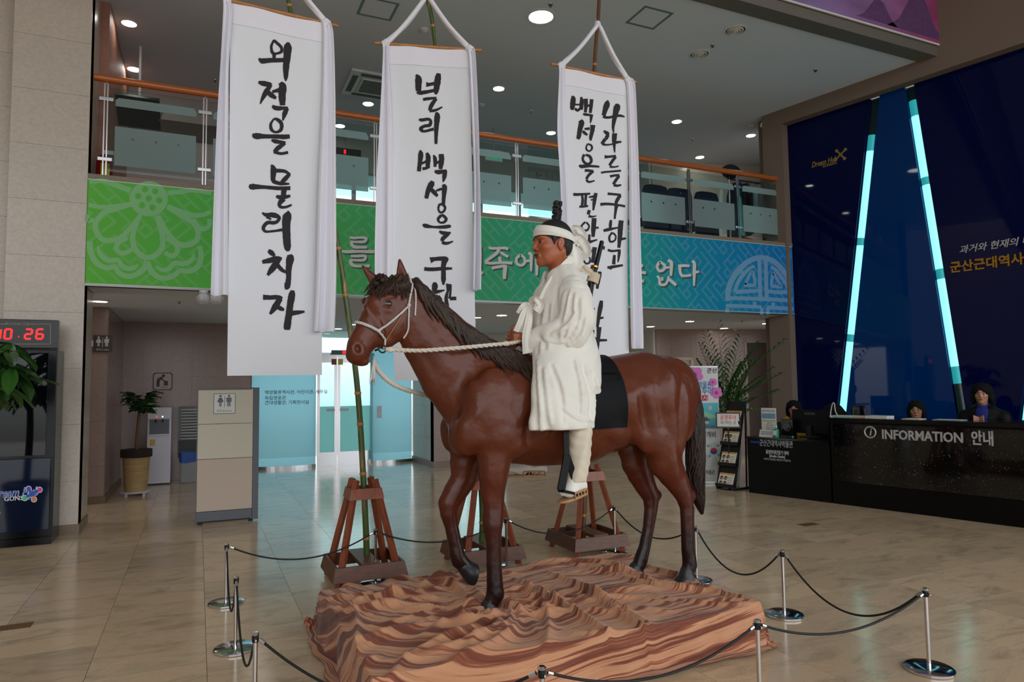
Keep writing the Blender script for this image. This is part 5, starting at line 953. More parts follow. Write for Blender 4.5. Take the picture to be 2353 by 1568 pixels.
ST3 = [('baek', C1, [[(262, 475, 14), (272, 510, 44), (265, 600, 44), (268, 630, 16)], [(355, 490, 16), (362, 540, 36), (355, 630, 34)], [(285, 570, 14), (350, 575, 14)], [(290, 612, 18), (320, 635, 24), (350, 610, 20)], [(405, 510, 40), (408, 580, 36), (402, 660, 24)], [(420, 590, 22), (450, 580, 18)], [(472, 515, 36), (465, 590, 34), (455, 665, 28)], [(378, 675, 16), (410, 682, 24), (485, 690, 14)], [(470, 685, 30), (465, 730, 24), (457, 778, 6)]]),
       ('seong', C1, [[(345, 745, 36), (362, 775, 54), (345, 850, 44), (335, 920, 40), (322, 945, 30)], [(375, 860, 20), (400, 885, 28), (428, 905, 14)], [(395, 838, 18), (450, 835, 26)], [(485, 795, 50), (480, 850, 40), (465, 920, 34), (460, 965, 20)], [(430, 1000, 16), (415, 1035, 14), (420, 1065, 16), (450, 1080, 14), (475, 1055, 18), (470, 1020, 18), (430, 1000, 14)]]),
       ('eul', C1, [[(395, 1115, 26), (378, 1160, 20), (400, 1205, 24), (440, 1220, 24), (470, 1190, 26), (455, 1140, 26), (410, 1118, 20)], [(340, 1232, 16), (370, 1245, 34), (450, 1242, 24), (558, 1250, 18)], [(402, 1290, 26), (450, 1292, 24), (495, 1300, 20)], [(492, 1300, 26), (445, 1340, 26), (418, 1385, 22)], [(418, 1390, 20), (445, 1415, 20), (508, 1402, 12)]]),
       ('na', C1, [[(650, 525, 14), (640, 570, 56), (620, 640, 44), (605, 690, 40)], [(600, 695, 36), (640, 712, 24), (700, 705, 24)], [(740, 565, 20), (745, 600, 60), (730, 680, 46), (715, 760, 34), (708, 820, 24), (715, 880, 10)], [(735, 695, 24), (790, 698, 22), (825, 712, 10)]]),
       ('ra', C1, [[(608, 855, 14), (640, 880, 34), (668, 895, 20)], [(660, 900, 24), (640, 930, 36), (650, 950, 12)], [(625, 945, 34), (592, 990, 30), (585, 1000, 26)], [(590, 1000, 26), (640, 1010, 16), (715, 1000, 12)], [(725, 885, 44), (720, 960, 40), (722, 1020, 24), (727, 1095, 8)], [(735, 985, 28), (795, 980, 16)]]),
       ('reul', C1, [[(618, 1140, 34), (660, 1140, 22), (740, 1130, 20)], [(738, 1140, 26), (700, 1190, 28), (672, 1235, 24)], [(675, 1245, 22), (720, 1252, 16), (770, 1243, 12)], [(578, 1315, 18), (640, 1305, 18), (795, 1293, 18)], [(680, 1355, 26), (720, 1345, 22), (780, 1340, 20)], [(775, 1350, 26), (740, 1400, 28), (715, 1440, 26)], [(718, 1448, 24), (760, 1455, 22), (800, 1447, 14)]]),
       ('pyeon', C2, [[(225, 105, 22), (260, 105, 22), (380, 98, 14)], [(308, 110, 16), (312, 160, 20), (305, 210, 18)], [(342, 108, 20), (338, 160, 18), (335, 210, 20)], [(280, 215, 14), (310, 215, 16), (362, 208, 14)], [(368, 130, 10), (410, 122, 18)], [(385, 155, 10), (412, 148, 10)], [(430, 92, 26), (418, 160, 28), (407, 248, 12)], [(372, 245, 24), (362, 285, 24)], [(365, 300, 20), (400, 305, 14), (435, 298, 6)]]),
       ('an', C2, [[(335, 352, 16), (300, 390, 14), (315, 425, 18), (350, 428, 16), (370, 390, 12), (345, 355, 14)], [(415, 318, 36), (410, 400, 36), (405, 488, 24)], [(425, 405, 18), (455, 405, 14)], [(372, 465, 16), (370, 530, 22)], [(370, 535, 22), (442, 513, 10)]]),
       ('hi', C2, [[(325, 565, 14), (350, 580, 20)], [(320, 622, 14), (400, 615, 20)], [(345, 650, 14), (320, 690, 14), (335, 728, 14), (370, 720, 14), (375, 680, 12), (345, 650, 12)], [(420, 580, 36), (412, 650, 30), (400, 720, 30)], [(465, 800, 30), (455, 870, 28), (440, 955, 20)], [(468, 838, 16), (480, 840, 12)]]),
       ('ha', C2, [[(345, 1140, 16), (416, 1135, 14)], [(375, 1165, 14), (345, 1195, 14), (355, 1235, 14), (385, 1235, 12), (395, 1200, 10), (375, 1165, 12)], [(480, 1062, 24), (470, 1120, 36), (455, 1200, 30), (440, 1300, 20)], [(460, 1222, 18), (497, 1214, 14)]]),
       ('ja', C2, [[(455, 1300, 40), (450, 1380, 32), (435, 1460, 36), (437, 1555, 10)], [(455, 1420, 20), (528, 1418, 16)], [(330, 1345, 20), (410, 1340, 20)], [(400, 1350, 24), (340, 1430, 16)], [(380, 1385, 20), (430, 1410, 16)]]),
       ('gu', C2, [[(538, 98, 20), (580, 100, 18), (658, 108, 16)], [(652, 112, 26), (620, 165, 26), (615, 195, 20)], [(470, 195, 22), (540, 190, 20), (640, 200, 16), (695, 212, 16)], [(620, 200, 28), (610, 260, 20), (602, 325, 14)]]),
       ('ha', C2, [[(568, 335, 16), (562, 375, 26), (560, 405, 18)], [(498, 432, 20), (540, 422, 24), (635, 402, 10)], [(580, 445, 14), (552, 485, 16), (560, 530, 16), (600, 520, 14), (612, 480, 12), (585, 450, 14)], [(662, 338, 36), (655, 400, 40), (650, 480, 36), (640, 585, 22)], [(665, 507, 20), (705, 498, 14)]]),
       ('go', C2, [[(536, 605, 16), (580, 615, 18), (655, 605, 14)], [(645, 610, 24), (640, 660, 20), (630, 715, 8)], [(598, 650, 20), (590, 735, 28)], [(533, 765, 20), (580, 758, 22), (677, 742, 16)], [(562, 770, 24), (570, 780, 10)]])]
def at_pole(P, px, py): return min(P, key=lambda q: abs(proj(q)[1]-py))
k1 = at_pole(c1, 0, -95); k2 = at_pole(c2, 0, -8); k3 = at_pole(c3, 0, 52)
banner('white banner with one column of seven bold black brush characters, leftmost', S1, -.06, ((496, -6), (776, 60)),
       [(521, 0), (511, 534, 40), (505, 526, 150), (496, 526, 300), (488, 528, 500), (482, 531, 680)], [(748, 0), (740, 764, 90), (738, 768, 220), (729, 770, 450), (724, 771, 640), (718, 768, 763)], (530, 744), (522, 740, 864, 862), ST1, k1, '')
banner('white banner with one column of black brush characters rising behind the horse head', S2, -.05, ((862, 99), (1106, 116)),
       [(887, 0), (880, 893, 130), (874, 900, 260), (866, 906, 420), (862, 908, 560), (862, 908, 680)], [(1079, 0), (1076, 1092, 135), (1082, 1098, 260), (1088, 1102, 420), (1086, 1105, 560), (1084, 1105, 668)], (892, 1078), (906, 1096, 875, 875), ST2, k2, '')
banner('white banner with two columns of black brush characters behind the rider', S3, -.05, ((1266, 147), (1462, 189)),
       [(1288, 0), (1279, 1295, 180), (1274, 1298, 300), (1280, 1302, 420), (1284, 1306, 560), (1288, 1308, 700)], [(1441, 0), (1438, 1455, 215), (1442, 1462, 400), (1442, 1466, 560), (1444, 1472, 760), (1444, 1473, 802)], (1293, 1441), (1296, 1446, 850, 838), ST3, k3, '')
# ================================================================== stanchions and ropes
M('chrome', (205, 205, 208), rough=.12, metal=1.)
hs_ = .43
stn = {}
def stanchion(x, y, lab):
    t = thing('rope_stanchion', lab, 'stanchion', (x, y, 0), group='low chrome rope stanchions')
    MB().lathe([(.118, 0), (.122, .004), (.122, .014), (.116, .018), (.02, .020)], n=32).build('base', 'chrome', t, smooth=True)
    MB().cyl((0, 0, .018), (0, 0, hs_-.03), .0105, n=14).build('tube', 'chrome', t, smooth=True)
    MB().lathe([(.014, hs_-.045), (.0155, hs_-.04), (.0155, hs_-.012)], n=16).build('collar', 'cord_black', t, smooth=True)
    MB().lathe([(.017, hs_-.012), (.018, hs_-.006), (.012, hs_)], n=16).build('cap', 'chrome', t, smooth=True)
    for s_ in (-1, 1):
        MB().tube([(0, s_*.014, hs_-.03), (0, s_*.026, hs_-.026), (0, s_*.028, hs_-.04)], .004, 6).build('hook', 'chrome', t, smooth='all')
    stn[len(stn)] = (x, y); return t
sp = []
for px, py, lab in ((521, 1249, 'chrome rope stanchion left of the striped cloth, farthest of the left row'), (543, 1324, 'chrome rope stanchion left of the cloth, middle of the left row'), (587, 1453, 'chrome rope stanchion cut by the bottom edge at the left'), (1245, 1531, 'chrome rope stanchion at the bottom centre in front of the cloth'), (1740, 1424, 'chrome rope stanchion in front of the right corner of the cloth'),
                    (2126, 1352, 'chrome rope stanchion farthest right on the open floor'), (1797, 1264, 'chrome rope stanchion just right of the cloth corner'), (1597, 1208, 'chrome rope stanchion half hidden behind the near hind leg'), (1411, 1162, 'chrome rope stanchion behind the horse belly'), (1163, 1190, 'chrome rope stanchion behind the horse forelegs'), (863, 1216, 'chrome rope stanchion behind the leftmost wooden stand')):
    P = gz(px, py, hs_); stanchion(P[0], P[1], lab); sp.append(P)
def rope(i, j, sag, lab):
    a, b = sp[i].copy(), sp[j].copy(); a[2] = b[2] = hs_-.03; d = nrm(b-a); a = a+d*.025; b = b-d*.025
    o = (a+b)/2; o[2] = 0; n = 30; q = np.linspace(-1, 1, n); P = np.array([a+(b-a)*(t+1)/2-np.array([0, 0, sag*(1-t*t)]) for t in q])-o
    t = thing('barrier_rope', lab, 'rope', tuple(o), group='black barrier ropes')
    MB().tube(P, .0062, 8).build('cord', 'cord_black', t, smooth='all')
    for e, f in ((0, 1), (-1, -2)): MB().cyl(P[e], P[e]+(P[f]-P[e])*.6, .009, n=8).build('end_ferrule', 'chrome', t, smooth=True)
for i, j, s_, l in ((0, 1, .30, 'black cord sagging between the two farther left stanchions'), (1, 2, .28, 'black cord sagging between the two nearer left stanchions'), (2, 3, .2, 'black cord along the bottom left edge of the picture'), (3, 4, .12, 'black cord in front of the striped cloth'), (4, 5, .11, 'black cord from the front corner to the far right stanchion'), (5, 6, .24, 'black cord joining the two right hand stanchions'), (6, 7, .23, 'black cord right of the horse hind legs'), (7, 8, .16, 'black cord behind the hind legs'), (8, 9, .16, 'black cord behind the horse belly'), (9, 10, .12, 'black cord behind the forelegs'), (10, 0, .14, 'black cord behind the leftmost stand')): rope(i, j, s_, l)
# ================================================================== platform under the striped cloth
def cloth_mat():
    m = bpy.data.materials.new('striped_cloth'); MATS['striped_cloth'] = m; m.use_nodes = True; nt = m.node_tree; N = nt.nodes.new; L = nt.links.new; b = nt.nodes['Principled BSDF']
    uv = N('ShaderNodeUVMap'); mp = N('ShaderNodeMapping'); mp.inputs['Scale'].default_value = (.34, 10, 1); L(uv.outputs[0], mp.inputs[0])
    n = N('ShaderNodeTexNoise'); n.inputs['Scale'].default_value = 1.25; n.inputs['Detail'].default_value = 6; n.inputs['Roughness'].default_value = .62; n.inputs['Distortion'].default_value = .35; L(mp.outputs[0], n.inputs['Vector'])
    r = N('ShaderNodeValToRGB'); L(n.outputs['Fac'], r.inputs[0]); e = r.color_ramp.elements
    st = [(.30, (84, 38, 24)), (.405, (112, 55, 34)), (.44, (136, 74, 48)), (.465, (186, 130, 94)), (.545, (200, 146, 110)), (.575, (150, 84, 56)), (.63, (104, 48, 30)), (.72, (184, 124, 88))]
    e[0].position, e[0].color = st[0][0], lin(st[0][1]); e[1].position, e[1].color = st[-1][0], lin(st[-1][1])
    for p_, c in st[1:-1]:
        x = e.new(p_); x.color = lin(c)
    L(r.outputs[0], b.inputs['Base Color']); b.inputs['Roughness'].default_value = .8; b.inputs['Sheen Weight'].default_value = .15
    n2 = N('ShaderNodeTexNoise'); n2.inputs['Scale'].default_value = 9; n2.inputs['Detail'].default_value = 5; L(uv.outputs[0], n2.inputs['Vector']); bp = N('ShaderNodeBump'); bp.inputs['Strength'].default_value = .35; bp.inputs['Distance'].default_value = .03; L(n2.outputs['Fac'], bp.inputs['Height']); L(bp.outputs[0], b.inputs['Normal'])
cloth_mat()
QX0, QX1, QY0, QY1, QZ = .74, 3.03, 3.20, 4.66, .235
M('ply', (120, 84, 56), rough=.7)
pf = box('display_platform', (QX0, QY0, 0), (QX1, QY1, QZ-.02), 'ply', label='low plywood platform hidden beneath the striped cloth under the horse', cat='platform')
def cloth():
    nu, nv = 300, 230; e = .62
    u = np.linspace(QX0-e, QX1+e, nu); v = np.linspace(QY0-e, QY1+1.0, nv); U, V = np.meshgrid(u, v, indexing='ij')
    cx, cy = np.clip(U, QX0, QX1), np.clip(V, QY0, QY1); dx, dy = U-cx, V-cy; d = np.hypot(dx, dy)+1e-9
    nx, ny = dx/d, dy/d
    # wrinkles
    def ridge(P, Q, w, h, C=None):
        P, Q = np.array(P), np.array(Q); C = (P+Q)/2 if C is None else np.array(C); best = np.full_like(U, 9.); tb = np.zeros_like(U); n = 9
        B = [(1-t)**2*P+2*t*(1-t)*C+t*t*Q for t in np.linspace(0, 1, n)]; R = 4*w; lo, hi = np.min(B, 0)-R, np.max(B, 0)+R
        i0, i1 = np.searchsorted(u, (lo[0], hi[0])); j0, j1 = np.searchsorted(v, (lo[1], hi[1])); S = (slice(i0, i1), slice(j0, j1)); out = np.zeros_like(U)
        if i1 <= i0 or j1 <= j0: return out
        x, y = U[S], V[S]; best = np.full_like(x, 9.); tb = np.zeros_like(x); sd = np.zeros_like(x)
        for k in range(n-1):
            d = B[k+1]-B[k]; t = np.clip(((x-B[k][0])*d[0]+(y-B[k][1])*d[1])/(d@d+1e-12), 0, 1); rx, ry = x-B[k][0]-t*d[0], y-B[k][1]-t*d[1]; r = np.hypot(rx, ry); m = r < best; best = np.where(m, r, best); tb = np.where(m, (k+t)/(n-1), tb); sd = np.where(m, np.sign(d[0]*ry-d[1]*rx), sd)
        q = best/w*np.where(sd > 0, .75, 1.3); out[S] = h*np.sin(PI*np.clip(tb*.9+.05, 0, 1))**.7*np.exp(-q**1.4); return out
    g = lambda px, py: gz(px, py, QZ)[:2]
    hz = .010*fbm(U*.9, V*.9, 3, 4)+.006*np.abs(fbm(U*1.6+.3*fbm(U, V, 8, 2), V*1.6, 5, 3))
    for P, C, Q, w, h in (((1100, 1440), (900, 1440), (720, 1530), .05, .055), ((1085, 1425), (900, 1380), (760, 1420), .045, .05), ((1090, 1400), (950, 1360), (760, 1380), .05, .05), ((1040, 1350), (900, 1372), (770, 1400), .04, .045), ((1170, 1420), (1140, 1500), (900, 1520), .05, .06), ((1190, 1400), (1230, 1480), (980, 1545), .05, .055),
                          ((1180, 1330), (1290, 1390), (1420, 1470), .035, .06), ((1260, 1320), (1360, 1370), (1500, 1440), .035, .055), ((1130, 1440), (1050, 1470), (960, 1500), .05, .07), ((1150, 1430), (1110, 1450), (1050, 1440), .045, .08), ((1160, 1400), (1200, 1440), (1140, 1470), .035, .06), ((1060, 1420), (1100, 1445), (1160, 1430), .035, .07),
                          ((1290, 1300), (1420, 1310), (1520, 1350), .035, .05), ((1420, 1330), (1540, 1370), (1660, 1360), .035, .05), ((1220, 1300), (1330, 1290), (1450, 1300), .045, .045), ((1560, 1330), (1640, 1370), (1740, 1385), .03, .035), ((900, 1330), (980, 1310), (1080, 1340), .06, .06), ((960, 1345), (1040, 1330), (1090, 1390), .05, .07),
                          ((800, 1400), (840, 1450), (800, 1530), .045, .05), ((1230, 1370), (1280, 1420), (1250, 1500), .04, .04), ((1330, 1350), (1420, 1420), (1560, 1480), .03, .04), ((1480, 1300), (1560, 1330), (1640, 1340), .04, .05)):
        hz = hz+ridge(g(*P), g(*Q), w*.6, h*.8, g(*C))
    rq = random.Random(9); hf = np.array([1.6, 3.86])
    for i in range(70):
        p = np.array([rq.uniform(QX0-.05, QX1), rq.uniform(QY0, QY1)]); dv = p-hf; r0 = np.hypot(*dv)
        ang = math.atan2(dv[1], dv[0])+rq.uniform(-.35, .35) if p[0] < 1.75 else -.5+rq.uniform(-.45, .45)
        ln = rq.uniform(.25, .7); e_ = np.array([math.cos(ang), math.sin(ang)])*ln/2; n_ = np.array([-e_[1], e_[0]])*rq.uniform(-.5, .5); hz = hz+ridge(p-e_, p+e_, rq.uniform(.014, .03), rq.uniform(.008, .022), p+n_)
    rr = np.hypot(U-1.62, (V-3.85)*1.1); th = np.arctan2(V-3.85, U-1.62); hz = hz+.022*np.exp(-(rr/.5)**2)*np.sin(th*11+rr*9)*np.clip(rr*6, 0, 1)
    hz = hz+.05*np.exp(-(rr/.16)**2)*np.clip(rr*9-.5, 0, 1)
    # flatten where hooves stand
    fold = .5+.5*np.sin(9*(U*np.abs(ny)+V*np.abs(nx))+1.5*fbm(U*.7, V*.7, 11, 2)); fold2 = .5+.5*np.sin(23*(U*np.abs(ny)+V*np.abs(nx))+2*fbm(U, V, 12, 2))
    ed = np.clip(d/.05, 0, 1); drop = np.clip(d-.015, 0, None)
    z = QZ+hz*(1-.75*ed)-drop; out = .012*ed+(.028*fold+.012*fold2)*np.clip(d/QZ, 0, 1)*1.15
    over = np.clip(-(z-.012), 0, None); back = V > QY1
    z = np.maximum(z, .012+.25*np.maximum(hz, 0)*(over > 0)); spread = np.where(over > 0, np.minimum(over*np.where(back & (U > QX0+.12) & (U < QX1-.1), .95, .22), np.where(back & (U > QX0+.12) & (U < QX1-.1), .75, .06)), 0)
    z = z+np.where((over > 0) & back, .05*np.abs(fbm(U*2.0, V*2.0, 21, 3)), 0)+np.where((over > 0) & ~back, .01*fold, 0)
    X = cx+nx*(out+spread); Y = cy+ny*(out+spread)
    Vt = np.stack([X, Y, z], -1); o = np.array([1.9, 3.9, 0]); Vt = Vt-o
    idx = np.arange(nu*nv).reshape(nu, nv); Fq = np.stack([idx[:-1, :-1], idx[1:, :-1], idx[1:, 1:], idx[:-1, 1:]], -1).reshape(-1, 4)
    me = bpy.data.meshes.new('cloth'); me.from_pydata(Vt.reshape(-1, 3).tolist(), [], Fq.tolist())
    uvl = me.uv_layers.new(name='UVMap'); gy, gx = np.gradient(hz, axis=1), np.gradient(hz, axis=0)
    # woven stripes run roughly across the platform, sheared where the folds gather around the hoof
    lx = np.clip(1.85-U, 0, None); vv = 4.75-V; phi = np.hypot(lx, np.maximum(vv, 0))+np.minimum(vv, 0)+.16*U; tan = np.where(lx > 0, -np.arctan2(lx, np.maximum(vv, .25))*1.3, U-1.85)
    sx2, sy2 = tan, phi+.05*fbm(U*.5, V*.5, 31, 2)
    uvs = np.stack([sx2, sy2+hz*.35], -1).reshape(-1, 2); li = np.empty(len(me.loops), int); me.loops.foreach_get('vertex_index', li)
    uvl.data.foreach_set('uv', uvs[li].ravel()); me.update()
    ob = link('striped_cloth', me, 'striped_cloth', None, True, label='crumpled brown and tan striped cloth draped over the platform under the horse', cat='cloth'); ob.location = o
    global CLOTH_H
    from mathutils.bvhtree import BVHTree
    bv = BVHTree.FromPolygons([tuple(v) for v in (Vt+o).reshape(-1, 3)], Fq.tolist())
    def hgt(x, y):
        q = bv.ray_cast((x, y, 2), (0, 0, -1)); return q[0].z if q[0] else 0.
    CLOTH_H = hgt
cloth()
# ================================================================== horse (sculpted statue)
YS = 3.97; HO = np.array([2.2, YS, QZ])
from mathutils.bvhtree import BVHTree
def hp(px, py, dy=0.): return py_(px, py, YS+dy)
def mpx(P): return ((np.array(P)-CO)@CF)/F          # metres per pixel at P
def horse_mat():
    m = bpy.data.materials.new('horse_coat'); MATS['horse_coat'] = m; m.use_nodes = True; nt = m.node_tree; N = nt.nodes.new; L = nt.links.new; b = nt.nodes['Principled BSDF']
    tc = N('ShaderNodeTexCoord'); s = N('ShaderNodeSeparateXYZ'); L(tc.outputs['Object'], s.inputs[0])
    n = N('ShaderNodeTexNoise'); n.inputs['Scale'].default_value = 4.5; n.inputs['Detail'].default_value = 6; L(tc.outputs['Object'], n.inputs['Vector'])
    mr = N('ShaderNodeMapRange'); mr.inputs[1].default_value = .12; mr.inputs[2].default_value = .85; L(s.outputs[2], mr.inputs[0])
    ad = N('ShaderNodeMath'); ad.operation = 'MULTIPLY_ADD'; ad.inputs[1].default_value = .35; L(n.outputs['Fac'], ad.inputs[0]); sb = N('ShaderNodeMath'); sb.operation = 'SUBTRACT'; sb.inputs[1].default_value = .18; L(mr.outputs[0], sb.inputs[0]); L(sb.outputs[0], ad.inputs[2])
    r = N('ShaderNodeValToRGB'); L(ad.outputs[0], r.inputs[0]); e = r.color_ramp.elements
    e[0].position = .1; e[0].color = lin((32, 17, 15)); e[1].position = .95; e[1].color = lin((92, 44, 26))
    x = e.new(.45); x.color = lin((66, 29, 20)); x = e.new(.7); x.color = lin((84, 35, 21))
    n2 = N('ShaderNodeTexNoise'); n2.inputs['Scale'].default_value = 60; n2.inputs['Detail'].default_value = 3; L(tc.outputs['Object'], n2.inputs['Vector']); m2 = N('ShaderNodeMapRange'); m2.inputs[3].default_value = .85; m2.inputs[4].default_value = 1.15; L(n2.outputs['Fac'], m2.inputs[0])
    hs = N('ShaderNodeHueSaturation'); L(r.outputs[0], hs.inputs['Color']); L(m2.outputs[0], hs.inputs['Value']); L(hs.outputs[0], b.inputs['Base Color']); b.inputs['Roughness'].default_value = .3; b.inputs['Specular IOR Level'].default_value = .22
    b.inputs['Coat Weight'].default_value = .16; b.inputs['Coat Roughness'].default_value = .12
    n3 = N('ShaderNodeTexNoise'); n3.inputs['Scale'].default_value = 11; n3.inputs['Detail'].default_value = 2; L(tc.outputs['Object'], n3.inputs['Vector']); bp = N('ShaderNodeBump'); bp.inputs['Strength'].default_value = .5; bp.inputs['Distance'].default_value = .02; L(n3.outputs['Fac'], bp.inputs['Height']); L(bp.outputs[0], b.inputs['Normal'])
horse_mat()
M('hoof_horn', (30, 30, 32), rough=.4, var=(20, .2)); M('mane_hair', (50, 35, 27), rough=.4, spec=.25, var=(18, .35)); M('tail_hair', (38, 24, 19), rough=.4, spec=.25, var=(18, .3)); M('eye_dark', (10, 7, 6), rough=.12, coat=.6); M('rope_white', (206, 198, 184), rough=.9); M('rope_halter', (196, 196, 194), rough=.9); M('leather_tan', (150, 102, 60), rough=.6)
hr = thing('horse_statue', 'life size brown horse statue stepping left with one foreleg raised', 'horse', tuple(HO))
hs = SDF((.72, 3.5, .2), (3.36, 4.45, 2.42), .0085)
def ch(L_, dy, k=.035, Lx=(0, 1, 0), op='+', lat=None):
    """chain of (px,py,rpx[,lateral m])"""
    P = [hp(a[0], a[1], dy if np.ndim(dy) == 0 else dy[i]) for i, a in enumerate(L_)]
    R = []
    for a, p in zip(L_, P):
        r = a[2]*mpx(p); R.append((r, a[3] if len(a) > 3 else r*(lat or 1.)))
    hs.chain(P, R, k, Lx, op); return P
# trunk
ch([(1098, 975, 66, .17), (1150, 952, 112, .225), (1235, 944, 126, .265), (1330, 942, 123, .285), (1400, 928, 108, .28), (1470, 904, 96, .262), (1528, 898, 80, .22), (1556, 905, 56, .15)], 0, .06)
# neck
ch([(952, 716, 62, .072), (1000, 783, 79, .088), (1052, 852, 94, .115), (1110, 905, 112, .17)], [0, 0, 0, 0], .05)
hs.seg(hp(960, 668), hp(1080, 772), .035, .04, .05); hs.seg(hp(1080, 772), hp(1215, 838), .04, .05, .06)
# head, turned a little to the viewer
LH = nrm((.36, -.93, 0))
ch([(912, 684, 40, .074), (882, 712, 49, .082), (852, 757, 38, .062), (827, 795, 32, .052), (823, 811, 30, .055)], [-.005, -.035, -.075, -.105, -.11], .03, LH)
ch([(926, 733, 42, .058), (884, 778, 26, .044)], [-.02, -.06], .03, LH)
# breast, shoulders, haunches
hs.ell(hp(1068, 1000, -.09), (.10, .09, .13), .05); hs.ell(hp(1066, 1000, .09), (.10, .09, .13), .05)
hs.ell(hp(1120, 935, -.15), (.13, .075, .22), .06, rot=rotm(0, .45, 0)); hs.ell(hp(1120, 935, .13), (.13, .075, .22), .06, rot=rotm(0, .45, 0))
hs.ell(hp(1165, 1000, -.165), (.13, .07, .13), .05); hs.ell(hp(1165, 1000, .15), (.13, .07, .13), .05)
for sg in (-1, 1):
    hs.ell(hp(1522, 925, sg*.14), (.20, .105, .25), .06, rot=rotm(0, -.2, 0))
    hs.ell(hp(1560, 960, sg*.11), (.12, .10, .18), .06)
    hs.ell(hp(1440, 905, sg*.2), (.13, .06, .10), .06)
# legs  (px, py, half width px)
NF = [(1140, 1010, 62, .10), (1136, 1056, 41, .075), (1134, 1090, 36, .066), (1132, 1126, 30, .056), (1134, 1168, 25, .05), (1132, 1205, 24.5, .056), (1133, 1232, 20, .046), (1134, 1262, 17.5, .040), (1135, 1310, 17.5, .038), (1137, 1345, 19.5, .042), (1138, 1366, 22, .046), (1130, 1384, 18.5, .042), (1122, 1396, 18, .042)]
ch(NF, -.135, .02)
FF = [(1085, 1020, 55, .09), (1072, 1062, 40, .075), (1066, 1100, 31, .06), (1048, 1128, 29, .056), (1031, 1156, 25, .054), (1031, 1180, 20.5, .046), (1037, 1208, 16, .038), (1046, 1252, 16, .038), (1051, 1276, 18, .042), (1055, 1288, 19, .042), (1070, 1302, 17, .04)]
ch(FF, [.13]*11, .02)
NH = [(1522, 960, 70, .10), (1524, 1010, 60, .095), (1526, 1054, 46, .08), (1542, 1084, 36, .066), (1559, 1112, 29, .052), (1572, 1138, 23, .046), (1578, 1166, 17, .040), (1579, 1213, 15.5, .038), (1580, 1260, 15.5, .038), (1584, 1286, 17.5, .042), (1585, 1300, 18, .043), (1579, 1314, 16.5, .042)]
ch(NH, -.14, .02); hs.ell(hp(1590, 1139, -.14), (.028, .03, .035), .02)
FH = [(1485, 960, 64, .10), (1462, 1020, 52, .09), (1463, 1060, 40, .075), (1470, 1086, 33, .062), (1482, 1114, 27, .05), (1496, 1140, 22, .046), (1496, 1168, 17, .04), (1490, 1213, 14, .036), (1481, 1258, 14.5, .037), (1474, 1282, 17, .042), (1470, 1296, 17, .042), (1461, 1308, 16, .042)]
ch(FH, .13, .02); hs.ell(hp(1512, 1138, .13), (.026, .03, .034), .02)
hs.ell(hp(1490, 1000, -.20), (.10, .05, .12), .05); hs.ell(hp(1478, 1025, .19), (.09, .05, .11), .05)
# surface muscles: placed on the near skin under photo pixels, mirrored to the far side
def sbvh():
    me = hs.mesh('tmp'); b_ = BVHTree.FromPolygons([tuple(v.co) for v in me.vertices], [tuple(q.vertices) for q in me.polygons]); bpy.data.meshes.remove(me); return b_
BV0 = sbvh()
def skin(px, py, dep=0.):
    d = ray(px, py); d = d/np.linalg.norm(d); q = BV0.ray_cast(tuple(CO), tuple(d)); return None if q[0] is None else (np.array(q[0])-np.array(q[1])*dep, np.array(q[1]))
def bump(px, py, rx, rz, th=.035, rot=0., pr_=.013, k=.035, op='+', mir=True):
    q = skin(px, py)
    if q is None: return
    P, n = q; m = mpx(P); C = P+n*(pr_-th if op == '+' else th-pr_)
    for sg in (1, -1) if mir else (1,):
        C2 = C.copy(); n2 = n.copy(); n2[1] *= sg; C2[1] = YS+sg*(C[1]-YS); e = nrm(np.cross((0, 0, 1), n2)); up = np.cross(n2, e); c_, s_ = math.cos(rot*sg), math.sin(rot*sg); R = np.stack([e*c_+up*s_, n2, up*c_-e*s_], 1); hs.ell(C2, (rx*m, th, rz*m), k, op, R)
for a in ((1150, 905, 44, 62, .05, .35, .022), (1200, 915, 24, 50, .04, .1, .014), (1112, 930, 20, 60, .04, .5, .016), (1148, 968, 26, 22, .035, .2, .018), (1182, 985, 22, 30, .035, -.2, .017), (1115, 985, 22, 30, .035, 0, .018), (1150, 1010, 24, 20, .03, 0, .016), (1080, 985, 16, 34, .03, .3, .014), (1096, 1025, 22, 22, .03, 0, .014), (1190, 1035, 26, 18, .03, .3, .014), (1062, 1010, 12, 34, .03, 0, .012),
          (1455, 935, 26, 34, .04, .2, .016), (1492, 905, 30, 30, .04, 0, .016), (1540, 895, 26, 46, .045, -.25, .018), (1500, 962, 20, 46, .04, .35, .018), (1540, 970, 22, 50, .04, .1, .018), (1575, 950, 16, 60, .04, 0, .014), (1470, 990, 22, 30, .035, .3, .014), (1520, 1030, 22, 34, .035, .2, .014), (1420, 1000, 30, 16, .03, -.4, .010), (1240, 1000, 40, 40, .03, 0, .006),
          (1000, 800, 18, 60, .03, .55, .006), (1075, 905, 20, 60, .03, .55, .008), (1130, 1075, 16, 40, .03, 0, .010), (1152, 1085, 10, 40, .025, 0, .010), (1550, 1065, 14, 34, .03, .3, .010)): bump(*a[:6], a[6]*.75, .05)
for a in ((1215, 985, 8, 50, .03, 0, .010), (1478, 945, 10, 50, .03, .3, .007)): bump(*a, .04, '-')
